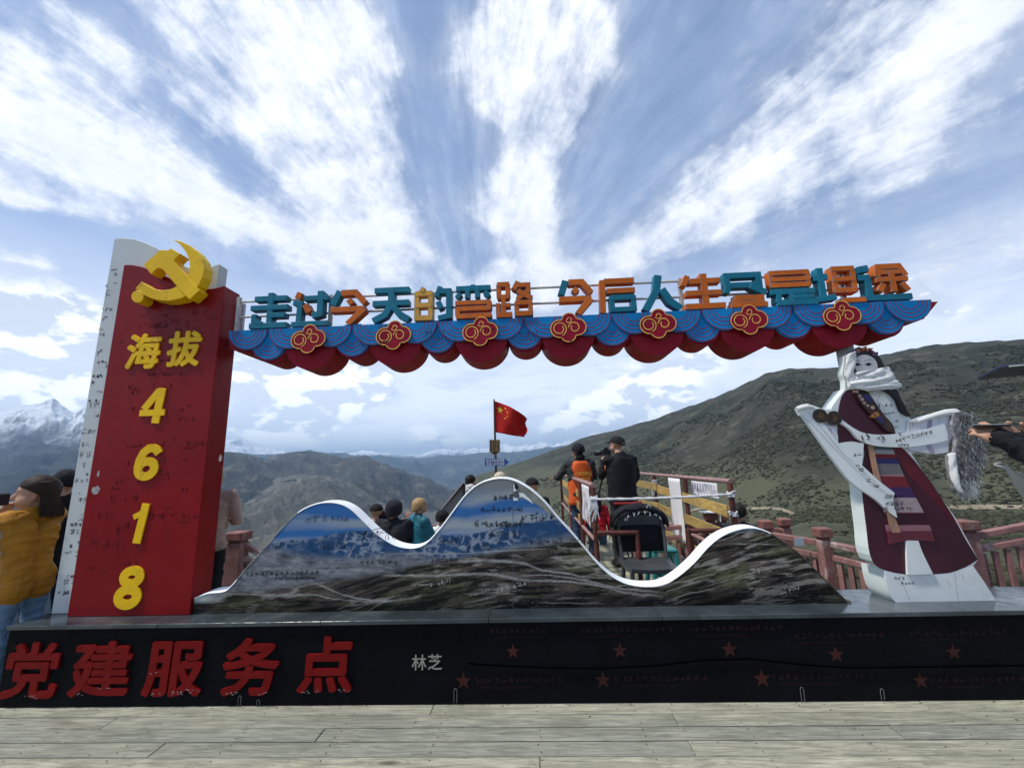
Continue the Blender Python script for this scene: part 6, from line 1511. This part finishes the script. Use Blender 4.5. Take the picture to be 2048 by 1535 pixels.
# --- photographer in black with tripod
p = at(1247, 990, 6.3)
w, j, hp = make_person('photographer in black gilet, dark trousers and black cap seen from behind at the tripod camera', (p.x, 6.35, .18), 14, 1.79, dict(top=BLKF, legs=fabric('charcoal_trousers', (.026, .027, .030)), shoe=fabric('boot', (.05, .042, .035))),
    dict(elL=(-.22, .17, 1.19), haL=(-.12, .34, 1.38), elR=(.25, .04, 1.14), haR=(.22, .20, 1.0), head=(-.01, .05, 1.62), knL=(-.13, .03, .5), anL=(-.15, -.02, .09), anR=(.15, .03, .09)), bulk=1.06, seed=22, gaze=38, voxel=.011, hem=-.06, folds=.016)
cp = cap_shell(w, hp, 'black_cap', BLKF, .100, -.008, .024, .0, .03, -.04)
MB().add([tuple(hp(x, y, z)) for x, y, z in [(-.09, .07, .045), (-.07, .15, .040), (0, .18, .045), (.07, .15, .040), (.09, .07, .045)]] + [tuple(hp(x, y, z - .012)) for x, y, z in [(-.09, .07, .045), (-.07, .15, .040), (0, .18, .045), (.07, .15, .040), (.09, .07, .045)]], [(0, 1, 2, 3, 4), (9, 8, 7, 6, 5), (0, 5, 6, 1), (1, 6, 7, 2), (2, 7, 8, 3), (3, 8, 9, 4)]).build('cap_peak', BLKF, cp, world=False)
bk = MB(); bk.tube([hp(-.05, -.105, .02), hp(0, -.122, .0), hp(.05, -.105, .02)], .012, 6); bk.build('cap_strap', pmat('olive', (.10, .09, .03), .6), cp, smooth=True, world=False)
torso_shell(w, 'gilet', fabric('black_gilet', (.008, .009, .012)), .200, .200, .145, .83, 1.45, 0, 0, seed=9)
rd = MB(); rd.tube([(-.20, -.14, .83), (0, -.165, .825), (.20, -.14, .83)], [.016, .018, .016], 6); rd.build('red_hem', pmat('red_hem', (.30, .015, .02), .7), w, smooth=True, world=False)
an = MB(); an.tube([(-.24, -.02, 1.33), (-.26, -.06, 1.30), (-.255, -.04, 1.27)], .008, 5); an.build('sleeve_piping', pmat('orange_piping', (.5, .12, .03), .6), w, smooth=True, world=False)
# tripod and camera
BP = pmat('black_metal', (.010, .010, .012), .35, .5, bump=.02)
tq = at(1212, 912, 6.75)
tri = empty('tripod', (tq.x, 6.75, .18), label='black tripod with three spread legs left of the photographer', cat='tripod')
MB().tube([(tq.x, 6.75, tq.z - .42), (tq.x, 6.75, tq.z - .05)], .016, 8).build('centre_column', BP, tri, smooth=True)
for (fx, fy_) in ((-.40, -.15), (.16, -.42), (.20, .40)):
    MB().tube([(tq.x + fx * .06, 6.75 + fy_ * .06, tq.z - .12), (tq.x + fx * .55, 6.75 + fy_ * .55, .9), (tq.x + fx, 6.75 + fy_, .18)], [.017, .014, .010], 6).build('leg', BP, tri, smooth=True)
MB().bar((tq.x, 6.75, tq.z - .05), (tq.x, 6.75, tq.z + .0), .06, .06).build('head', BP, tri)
MB().tube([(tq.x + .02, 6.72, tq.z - .06), (tq.x + .16, 6.55, tq.z - .17)], .009, 6).build('pan_handle', BP, tri, smooth=True)
MB().tube([(tq.x, 6.74, .90), (tq.x + .12, 6.70, .90)], .012, 6).build('crank', BP, tri, smooth=True)
camr = empty('camera', (tq.x, 6.75, tq.z), label='black camera with lens on the tripod in front of the photographer face', cat='camera')
MB().box(tq.x - .07, tq.x + .07, 6.70, 6.78, tq.z + .002, tq.z + .105).build('camera_body', BP, camr, bevel=.01)
MB().tube([(tq.x - .06, 6.78, tq.z + .05), (tq.x - .12, 6.93, tq.z + .055)], [.036, .044], 14).build('lens', BP, camr, smooth=True)
MB().box(tq.x - .03, tq.x + .03, 6.70, 6.76, tq.z + .104, tq.z + .135).build('viewfinder', BP, camr, bevel=.006)
# child in red behind him
p = at(1196, 1060, 7.9)
w, j, hp = make_person('small person in bright red jacket and jeans half hidden between worker and photographer', (p.x, 7.9, -.35), 0, 1.42, dict(top=fabric('red_jacket', (.42, .012, .028)), legs=fabric('mid_denim', (.05, .10, .16))), seed=25)
cap_shell(w, hp, 'dark_hair', HAIRD, .104, -.02, .02, -.04, .02, -.10)
strands(w, hp, 'long_hair', HAIRD, 120, lambda r_: (lambda a: [(.09 * math.cos(a), -.02 - .09 * abs(math.sin(a)), .03), (.10 * math.cos(a), -.04 - .09 * abs(math.sin(a)), -.08), (.10 * math.cos(a), -.06 - .08 * abs(math.sin(a)), -.26)])(r_.uniform(0, 3.14)), .007, 6)
# person with backpack at the right end of the platform
p = at(1478, 1032, 5.8)
w, j, hp = make_person('dark clothed person with black backpack just right of the platform corner post', (p.x, 5.8, -.62), -25, 1.66, dict(top=fabric('dark_blue_coat', (.018, .026, .040)), legs=BLKF), seed=26, bulk=1.1, voxel=.016)
cap_shell(w, hp, 'hair', HAIRD, .100, -.02, .02, -.02, .045, -.08)
bag('backpack', w, (0, -.20, 1.18), (.32, .18, .44), BLKF)

# jacket over the chair back, with white lettering
jk = []
v = []; f = []; nu, nv = 26, 20
jx, jy, jz = chx, chy + .30, 1.10
for k in range(nv + 1):
    for i in range(nu + 1):
        a = math.pi * i / nu; w_ = k / nv
        rx = .26 + .05 * w_; h = .17 * math.sin(math.pi * (.5 - .5 * w_) ) 
        th = math.pi * w_
        nn = float(fbm(np.array([i * .18]), np.array([k * .22]), 4, 77)[0]) - .5
        v.append((jx + (.25 + .04 * math.sin(th) + .03 * nn) * math.cos(a), jy - .10 * math.cos(th) * (1) + .05 * nn, jz - .17 + (.21 + .06 * nn) * abs(math.sin(a)) ** .7 * (.75 + .25 * math.sin(th))))
for k in range(nv):
    for i in range(nu): f.append((k * (nu + 1) + i, k * (nu + 1) + i + 1, (k + 1) * (nu + 1) + i + 1, (k + 1) * (nu + 1) + i))
jkt = mesh_obj('jacket', v, f, fabric('black_jacket', (.010, .010, .013)), None, True, label='black jacket with white lettering heaped over the back of the dark grey chair', cat='jacket')
jkt.modifiers.new('t', 'SOLIDIFY').thickness = .008
mb = MB(); mb.box(jx - .26, jx + .26, jy - .03, jy + .03, jz - .42, jz - .16); mb.build('hanging_part', fabric('black_jacket', (.010, .010, .013)), jkt, bevel=.02)
mb = MB()
for i in range(8):
    ang = math.pi * (.80 - .60 * i / 7); bx_, bz_ = jx + .20 * math.cos(ang) * 1.05, jz - .15 + .13 * math.sin(ang)
    for st in glyph_strokes(R2, 3): mb.ribbon([(bx_ + (a - .5) * .035, bz_ + (b - .5) * .045) for a, b in st], .0055, jy - .175 - R2.random() * .001)
mb.ribbon([(jx + .07 + .02 * math.cos(a), jz + .035 + .02 * math.sin(a)) for a in [i * .6 for i in range(7)]], .008, jy - .178)
mb.build('jacket_lettering', WS, jkt)

# --- 15 person at the right edge raising a phone with both hands
BLS = fabric('black_sleeve', (.011, .012, .015), .25)
hl = at(1967, 880, 1.72); hr_ = at(2008, 890, 1.62)
KD = 1.13
root_x, root_y, HD = 2.10 * KD, 1.18 * KD, math.radians(60)
def tl(v): # world -> person's local (heading 90: local +Y = world -X, local +X = world +Y)
    v = (v[0] * KD, v[1] * KD, EYE + (v[2] - EYE) * KD); dx, dy = v[0] - root_x, v[1] - root_y; return (dx * math.cos(HD) + dy * math.sin(HD), -dx * math.sin(HD) + dy * math.cos(HD), v[2])
def td(v): return (v[0] * math.cos(HD) + v[1] * math.sin(HD), -v[0] * math.sin(HD) + v[1] * math.cos(HD), v[2])
eL = (2.28, 1.30, 1.44); eR = (2.32, 1.80, 1.46)
haR_w = (1.80, 1.72, 1.625); haL_w = (1.86, 1.50, 1.60)
w, j, hp = make_person('person in black sleeves reaching in from the right edge, both hands raising a phone', (root_x, root_y, 0), 60, 1.75, dict(top=BLS, legs=NAVY),
    dict(shL=tl((2.00, 1.03, 1.41)), shR=tl((2.19, 1.34, 1.41)), elL=tl((1.84, 1.41, 1.40)), elR=tl((2.03, 1.60, 1.44)), haL=tl((1.715, 1.62, 1.60)), haR=tl((1.85, 1.70, 1.60))), voxel=.0055, bulk=1.12, seed=30, folds=.014, cuff=.05,
    hcurl={-1: dict(d=td((-.55, .35, .75)), n=td((.1, .9, -.3)), side=td((.6, .1, .7)), curl=.9, spread=.18), 1: dict(d=td((-.75, .1, .6)), n=td((-.3, -.9, -.1)), side=td((.3, -.2, .9)), curl=.8, spread=.2)})
cap_shell(w, hp, 'hair', HAIRD, .100, -.02, .02, -.02, .045, -.08)
ph = at(1984, 851, 1.84)
phn = MB(); phn.bar((ph.x - .02, 1.90, ph.z + .006), (ph.x + .06, 1.83, ph.z), .072, .009, up=(0, -.12, 1)); phn.build('phone', pmat('black_phone', (.01, .01, .012)), None, bevel=.003, label='black phone held sideways between the two raised hands at the right edge', cat='phone')
# pale shawl hanging under the arm
sv = at(2000, 925, 1.75)
v = []; f = []
for k in range(13):
    for i in range(11):
        u, q = i / 10, k / 12; a = at(2002 + 110 * q, 925 + 40 * q, 1.95); b = at(2006 + 90 * q, 936 + 95 * q, 1.95)
        pnt = a.lerp(b, u); v.append((pnt.x, 1.95 + .03 * math.sin(u * 6 + q * 3), pnt.z))
for k in range(12):
    for i in range(10): f.append((k * 11 + i, k * 11 + i + 1, (k + 1) * 11 + i + 1, (k + 1) * 11 + i))
mesh_obj('shawl', v, f, pmat('grey_shawl', (.38, .38, .37), .8, .2, var=.1, bump=.2), None, True, label='pale grey shawl edge hanging below the black sleeves at the right border', cat='shawl').modifiers.new('t', 'SOLIDIFY').thickness = .004
# dark edge of another raised phone above
dp = at(2036, 740, 1.3)
mb = MB(); mb.bar((dp.x - .085, 1.3, dp.z - .004), (dp.x + .10, 1.28, dp.z + .004), .08, .009, up=(.0, .25, 1)); o = mb.build('held_phone', pmat('blue_black_case', (.02, .025, .05), .3, bump=0), None, bevel=.002, label='dark phone held flat at the right edge above the raised hands', cat='phone')
mb = MB(); mb.bar((dp.x - .07, 1.255, dp.z + .0045), (dp.x - .0, 1.25, dp.z + .0075), .003, .003); mb.build('shiny_edge', pmat('pale_edge', (.6, .62, .5), .3, bump=0), o)
# ============================================================ land
def azr(px, py):
    d = ray(px, py); return math.atan2(d.x, d.y), d.z / math.hypot(d.x, d.y)
def az_of(px, py=940): return azr(px, py)[0]
CREST_A = [(880, 1060), (900, 1008), (930, 970), (955, 948), (1000, 936), (1060, 916), (1130, 891), (1160, 876), (1200, 866), (1300, 841), (1350, 821), (1410, 801), (1470, 776), (1530, 747), (1580, 736), (1680, 735), (1700, 723), (1780, 706), (1850, 691), (1950, 683), (2048, 678), (2400, 640), (3200, 600)]
ca = np.array([azr(x, y) for x, y in CREST_A])
AZK = np.concatenate([[-math.pi, -2.2, -1.2, -.6, -.30], ca[:, 0], [1.9, 2.6, math.pi]])
ELK = np.concatenate([[-.02, -.10, -.32, -.38, -.30], ca[:, 1], [.22, .08, -.02]])
RCK = np.concatenate([[400, 420, 500, 560, 600], np.interp(ca[:, 0], [ca[0, 0], ca[4, 0], ca[9, 0], ca[-1, 0]], [620, 950, 900, 560]), [500, 420, 400]])
def profile(az, r):
    """height of the near hillside at azimuth az and distance r"""
    el = np.interp(az, AZK, ELK); Rc = np.interp(az, AZK, RCK); zc = EYE + el * Rc
    rk = [0, 9, 13, 60, 250]
    right = np.clip((az - .05) / .5, 0, 1)
    z60 = -14 + 4.0 * right; z250 = -84 + 62 * right
    z = np.where(r < 13, -1.0 - .15 * np.clip(r - 9, 0, 9) , 0)
    t = np.clip((r - 13) / 47, 0, 1); z = np.where((r >= 13) & (r < 60), -1.6 + (z60 + 1.6) * t, z)
    t = np.clip((r - 60) / 190, 0, 1); z = np.where((r >= 60) & (r < 250), z60 + (z250 - z60) * t, z)
    t = np.clip((r - 250) / np.maximum(Rc - 250, 1), 0, 1)
    up = z250 + (zc - z250) * (t ** .92)
    z = np.where((r >= 250) & (r < Rc), up, z)
    back = zc - (r - Rc) * .28 - 20 * (1 - np.exp(-(r - Rc) / 60)) * 0
    z = np.where(r >= Rc, back, z)
    return z, t, Rc
def noiseA(az, r, t, Rc):
    x = r * np.sin(az); y = r * np.cos(az)
    amp = np.clip((r - 230) / 300, 0, 1)
    fade = np.clip((Rc - r) / (Rc * .25), .10, 1) * (r < Rc) + (r >= Rc) * .1
    g = (ridged(x / 160, y / 160, 6, 3, .52) - .62) * 46 + (fbm(x / 40, y / 40, 5, 9) - .5) * 12
    return amp * fade * g * np.clip(.3 + np.clip(az + .3, 0, 1), 0, 1) + np.clip((r - 14) / 40, 0, 1) * (fbm(x / 9, y / 9, 4, 19) - .5) * .9
def hA(az, r):
    z, t, Rc = profile(az, r); return z + noiseA(az, r, t, Rc)
NA, NR = 760, 260
azs = np.concatenate([np.linspace(-math.pi, -.35, 90, endpoint=False), np.linspace(-.35, 1.15, 560, endpoint=False), np.linspace(1.15, math.pi, 110)])
rs = np.concatenate([[0.5, 6, 9, 11], np.geomspace(13, 1150, NR - 4)])
AA, RR = np.meshgrid(azs, rs); ZZ = hA(AA, RR)
VV = np.stack([RR * np.sin(AA), RR * np.cos(AA), ZZ], -1).reshape(-1, 3)
nr_, na_ = AA.shape; idx = np.arange(nr_ * na_).reshape(nr_, na_)
fc = np.stack([idx[:-1, :-1], idx[:-1, 1:], idx[1:, 1:], idx[1:, :-1]], -1).reshape(-1, 4)
def land_mat(name, cols, scale, snow=None, shrub=None, bump=1.0, tint=None, patches=None):
    """cols: three earth tones (low to bright); snow=(z0, z1); shrub=(scale, amount)"""
    m = bpy.data.materials.new(name); m.use_nodes = True; t = NT(m.node_tree); p = t.n['Principled BSDF']
    geo = t.node('ShaderNodeNewGeometry'); P_ = geo.outputs['Position']; sep = t.node('ShaderNodeSeparateXYZ'); t.put(sep.inputs[0], P_)
    n1 = t.noise(P_, 1 / scale, 9, .62, .3); n2 = t.noise(P_, 5 / scale, 8, .66); n3 = t.noise(P_, 30 / scale, 6, .7)
    c = t.mix(t.ss(n1, .38, .62), cols[0], cols[1]); c = t.mix(t.ss(n2, .50, .70), c, cols[2])
    c = t.mix(t.ss(n3, .45, .75, 0, .5), c, [x * .5 for x in cols[0]])
    if tint: # greener meadow below a height
        c = t.mix(t.math('MULTIPLY', t.ss(sep.outputs[2], tint[1], tint[0]), t.ss(n1, .30, .55, .4, 1)), c, tint[2])
    if shrub:
        d = t.vor(P_, 1 / shrub[0]); s_ = t.math('MULTIPLY', t.ss(d, .34, .22), t.ss(n2, .42, .56))
        c = t.mix(t.math('MULTIPLY', s_, shrub[1]), c, (.018, .022, .014))
        d2 = t.vor(P_, .45 / shrub[0]); s2 = t.math('MULTIPLY', t.ss(d2, .33, .24), t.ss(n1, .52, .44))
        c = t.mix(t.math('MULTIPLY', s2, shrub[1]), c, (.022, .028, .016))
    if patches:
        q = t.math('MULTIPLY', t.ss(t.noise(t.vm('ADD', P_, (31, 77, 5)), 1 / patches[0], 7, .65, .5), patches[2], patches[2] + .05), t.ss(sep.outputs[2], patches[4], patches[3]))
        c = t.mix(q, c, patches[1])
    if snow:
        sn = t.math('ADD', sep.outputs[2], t.math('MULTIPLY', t.math('SUBTRACT', n2, .5), snow[2]))
        nz = t.node('ShaderNodeSeparateXYZ'); t.put(nz.inputs[0], geo.outputs['Normal'])
        sn = t.math('MULTIPLY', t.ss(sn, snow[0], snow[1]), t.ss(t.math('ADD', nz.outputs[2], t.math('MULTIPLY', n3, .3)), .55, .95, .25, 1))
        c = t.mix(sn, c, (.72, .76, .82))
    t.put(p.inputs['Base Color'], c); p.inputs['Roughness'].default_value = .95; p.inputs['Specular IOR Level'].default_value = .1
    b = t.node('ShaderNodeBump'); b.inputs['Strength'].default_value = bump; b.inputs['Distance'].default_value = scale * .04
    t.put(b.inputs['Height'], t.math('ADD', n2, t.math('MULTIPLY', n3, .4))); t.l.new(b.outputs[0], p.inputs['Normal'])
    return m
HILL = land_mat('hillside_grass', ((.028, .031, .025), (.054, .054, .040), (.115, .108, .078)), 70, shrub=(2.4, .8), bump=.8, tint=(-14, 8, (.085, .088, .055)), patches=(60, (.13, .118, .085), .62, 200, -60))  # brightest tone paints sunlit patches into the slope colour
def grid_land(name, V_, F_, mat):
    me = bpy.data.meshes.new(name); me.vertices.add(len(V_)); me.vertices.foreach_set('co', V_.ravel())
    me.loops.add(F_.size); me.loops.foreach_set('vertex_index', F_.ravel().astype(np.int32)); me.polygons.add(len(F_))
    me.polygons.foreach_set('loop_start', np.arange(0, F_.size, 4, dtype=np.int32)); me.polygons.foreach_set('loop_total', np.full(len(F_), 4, dtype=np.int32))
    me.update(calc_edges=True); me.validate(); me.materials.append(mat); me.shade_smooth()
    o = bpy.data.objects.new(name, me); link(o); o['kind'] = 'structure'; return o
grid_land('hillside', VV, fc[:, ::-1], HILL)
# shrubs dotted over the near slope
r_ = np.random.RandomState(7)
NS = 42000
az_s = r_.uniform(.0, 1.1, NS * 3); rr_s = 22 + (r_.rand(NS * 3) ** .75) * 620
x_ = rr_s * np.sin(az_s); y_ = rr_s * np.cos(az_s)
keep = (fbm(x_ / 55, y_ / 55, 4, 41) + .25 * fbm(x_ / 12, y_ / 12, 3, 43)) > .55
ok_ = keep & (rr_s < np.interp(az_s, AZK, RCK) * .99); az_s, rr_s = az_s[ok_][:NS], rr_s[ok_][:NS]; zz_s = hA(az_s, rr_s)
ico = bmesh.new(); bmesh.ops.create_icosphere(ico, subdivisions=1, radius=1); iv = np.array([v.co[:] for v in ico.verts]); ifc = np.array([[v.index for v in f.verts] for f in ico.faces]); ico.free()
n_ = len(az_s); sz = (.24 + .42 * r_.rand(n_) ** 2) * (1 + rr_s / 700); 
jit = 1 + .35 * (r_.rand(n_, len(iv), 1) - .5)
sv_ = iv[None] * jit * np.stack([sz * 1.25, sz * 1.25, sz * .7], -1)[:, None, :] + np.stack([rr_s * np.sin(az_s), rr_s * np.cos(az_s), zz_s + sz * .25], -1)[:, None, :]
sf_ = (ifc[None] + (np.arange(n_) * len(iv))[:, None, None]).reshape(-1, 3)
me = bpy.data.meshes.new('shrubs'); sv2 = sv_.reshape(-1, 3); me.vertices.add(len(sv2)); me.vertices.foreach_set('co', sv2.ravel()); me.loops.add(sf_.size); me.loops.foreach_set('vertex_index', sf_.ravel().astype(np.int32)); me.polygons.add(len(sf_))
me.polygons.foreach_set('loop_start', np.arange(0, sf_.size, 3, dtype=np.int32)); me.polygons.foreach_set('loop_total', np.full(len(sf_), 3, dtype=np.int32)); me.update(calc_edges=True)
SHR = bpy.data.materials.new('shrub'); SHR.use_nodes = True; t = NT(SHR.node_tree); p = t.n['Principled BSDF']; geo = t.node('ShaderNodeNewGeometry')
t.put(p.inputs['Base Color'], t.mix(geo.outputs['Random Per Island'], (.026, .030, .020), (.070, .070, .046))); p.inputs['Roughness'].default_value = 1; p.inputs['Specular IOR Level'].default_value = 0
me.materials.append(SHR); o = bpy.data.objects.new('shrubs', me); link(o); tag(o, 'low dark shrubs scattered over the grassy hillside', 'shrubs', kind='stuff')
# dirt road crossing the foot of the hill
def ground_ribbon(name, pts, w, mat):
    v = []; f = []; P_ = []
    for (px, py) in pts:
        a, e = azr(px, py); rg = np.linspace(20, 560, 700); zz = hA(np.full_like(rg, a), rg); dif = zz - (EYE + e * rg)
        k = np.where((dif[:-1] < 0) & (dif[1:] >= 0))[0]; r0 = rg[k[0]] if len(k) else 240.0
        P_.append((a, r0))
    A_ = np.interp(np.linspace(0, len(P_) - 1, 160), range(len(P_)), [q[0] for q in P_]); R_ = np.interp(np.linspace(0, len(P_) - 1, 160), range(len(P_)), [q[1] for q in P_])
    R_ = np.convolve(np.pad(R_, 6, 'edge'), np.ones(13) / 13, 'valid')
    for a, r in zip(A_, R_):
        for q in (-.5, .5):
            rr = r + q * w; v.append((rr * math.sin(a), rr * math.cos(a), float(hA(np.array([a]), np.array([rr]))[0]) + .45))
    for i in range(len(A_) - 1): f.append((2 * i, 2 * i + 1, 2 * i + 3, 2 * i + 2))
    o = mesh_obj(name, v, f, mat, None, True, kind='structure'); return o
DIRT = land_mat('dirt_road', ((.20, .17, .12), (.26, .22, .16), (.32, .28, .21)), 12, bump=.3)
ground_ribbon('dirt_road', [(1380, 1020), (1480, 1017), (1560, 1016), (1640, 1017), (1720, 1018), (1850, 1012), (1950, 1014), (2048, 1016), (2300, 1020)], 3.0, DIRT)

def ridge(name, crest, Rc, foot_y, Rf, amp, seed, mat, nu=420, nv=110, nsc=None, back=True, crest_amp=.35, curve=1.0):
    cr = np.array([azr(x, y) for x, y in crest]); 
    A_ = np.linspace(cr[0, 0], cr[-1, 0], nu); E_ = np.interp(A_, cr[:, 0], cr[:, 1])
    xs_c = np.array([c[0] for c in crest], float)
    Rcv = np.interp(A_, cr[:, 0], Rc if hasattr(Rc, '__len__') else [Rc] * len(cr))
    fa = np.array([azr(x, foot_y) for x, _ in crest]); FE = np.interp(A_, fa[:, 0], fa[:, 1])
    zc = EYE + E_ * Rcv; zf = EYE + FE * Rf
    vs = np.concatenate([np.linspace(0, 1, nv), 1 + np.linspace(.03, .8, 14)]) if back else np.linspace(0, 1, nv)
    U, W = np.meshgrid(np.arange(nu), vs); a = A_[U]; r = Rf + (Rcv[U] - Rf) * W
    z = np.where(W <= 1, zf[U] + (zc[U] - zf[U]) * np.clip(W, 0, 1) ** curve, zc[U] - (W - 1) * (zc[U] - zf[U]) * 1.1)
    x, y = r * np.sin(a), r * np.cos(a); s = nsc or (Rcv.mean() - Rf) / 4
    env = np.clip(np.sin(np.pi * np.clip(W, 0, 1)) ** .7, 0, 1) + crest_amp * (W > .5) * np.clip(1 - np.abs(1 - W) * 2, 0, 1)
    g = (ridged(x / s, y / s, 7, seed, .54) - .60) * amp * 2 + (ridged(x / s * 3.1, y / s * 3.1, 6, seed + 50, .55) - .6) * amp * .55
    z = z + g * env
    V_ = np.stack([x, y, z], -1).reshape(-1, 3); h, w_ = U.shape; idx = np.arange(h * w_).reshape(h, w_)
    F_ = np.stack([idx[:-1, :-1], idx[:-1, 1:], idx[1:, 1:], idx[1:, :-1]], -1).reshape(-1, 4)
    return grid_land(name, V_, F_[:, ::-1], mat)
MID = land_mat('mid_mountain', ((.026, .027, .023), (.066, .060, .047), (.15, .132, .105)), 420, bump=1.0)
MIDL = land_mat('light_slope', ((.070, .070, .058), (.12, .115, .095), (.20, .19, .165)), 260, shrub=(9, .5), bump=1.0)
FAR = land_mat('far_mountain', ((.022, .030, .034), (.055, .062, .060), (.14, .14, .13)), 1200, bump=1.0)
SNOWM = land_mat('snow_mountain', ((.035, .045, .060), (.07, .08, .10), (.13, .135, .15)), 1000, snow=(150, 400, 420), bump=1.0, patches=(900, (.50, .44, .36), .60, 180, 600))  # tan patches are a sunlit brown ridge painted into the mountain colour
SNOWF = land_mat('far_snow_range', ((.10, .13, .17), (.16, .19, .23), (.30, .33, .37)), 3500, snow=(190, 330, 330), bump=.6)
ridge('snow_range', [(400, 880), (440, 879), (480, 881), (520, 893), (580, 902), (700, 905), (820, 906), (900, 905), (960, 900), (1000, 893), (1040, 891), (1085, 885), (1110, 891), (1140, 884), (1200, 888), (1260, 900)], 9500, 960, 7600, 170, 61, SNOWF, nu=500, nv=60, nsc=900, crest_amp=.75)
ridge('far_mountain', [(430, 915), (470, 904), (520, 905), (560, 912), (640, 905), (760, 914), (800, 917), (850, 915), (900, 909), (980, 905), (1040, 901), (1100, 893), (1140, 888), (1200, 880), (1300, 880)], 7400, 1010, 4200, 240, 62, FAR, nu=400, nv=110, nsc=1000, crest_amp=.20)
ridge('snow_peak', [(-700, 900), (-500, 830), (-350, 860), (-200, 820), (-100, 840), (-40, 822), (0, 818), (40, 806), (80, 802), (106, 792), (122, 806), (150, 826), (168, 812), (200, 830), (300, 870), (400, 905), (470, 940)], 4600, 1060, 2200, 190, 63, SNOWM, nu=520, nv=150, nsc=900, crest_amp=.30)
ridge('dark_ridge', [(-700, 880), (-400, 930), (-150, 930), (0, 935), (60, 915), (100, 935), (130, 912), (160, 905), (250, 925), (400, 930), (470, 945), (560, 1000)], 2900, 1140, 1400, 90, 64, land_mat('dark_forest_ridge', ((.020, .028, .034), (.030, .038, .040), (.055, .06, .055)), 600, bump=.8), nu=320, nv=80, nsc=800, crest_amp=.25)
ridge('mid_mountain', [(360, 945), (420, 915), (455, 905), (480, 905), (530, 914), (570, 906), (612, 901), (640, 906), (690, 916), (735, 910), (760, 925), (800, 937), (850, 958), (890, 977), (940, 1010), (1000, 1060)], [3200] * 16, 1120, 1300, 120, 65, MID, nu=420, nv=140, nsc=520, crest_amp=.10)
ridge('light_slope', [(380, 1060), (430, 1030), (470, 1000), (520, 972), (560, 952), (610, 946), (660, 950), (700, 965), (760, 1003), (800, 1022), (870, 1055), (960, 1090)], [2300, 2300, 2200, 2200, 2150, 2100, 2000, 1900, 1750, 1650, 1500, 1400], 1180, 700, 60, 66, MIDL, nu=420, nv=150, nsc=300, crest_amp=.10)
# pale village terraces on the left slope
# valley floor to the horizon
me = bpy.data.meshes.new('ground'); S_ = 24000.0
me.from_pydata([(-S_, -S_, -760), (S_, -S_, -760), (S_, S_, -760), (-S_, S_, -760)], [], [(0, 1, 2, 3)]); me.materials.append(FAR)
o = bpy.data.objects.new('ground', me); link(o); o['kind'] = 'structure'
# ============================================================ air
hz = MB().box(-24500, 24500, -24500, 24500, -761, 1020).build('haze', [], None, kind='stuff')
hm = bpy.data.materials.new('haze'); hm.use_nodes = True; t = NT(hm.node_tree); t.n.remove(t.n['Principled BSDF'])
pv = t.node('ShaderNodeVolumePrincipled'); pv.inputs['Color'].default_value = (.46, .70, 1.0, 1); pv.inputs['Density'].default_value = 1.05e-4; pv.inputs['Anisotropy'].default_value = .15
t.l.new(pv.outputs[0], t.n['Material Output'].inputs['Volume'])
hz.data.materials.append(hm); hz.visible_shadow = True
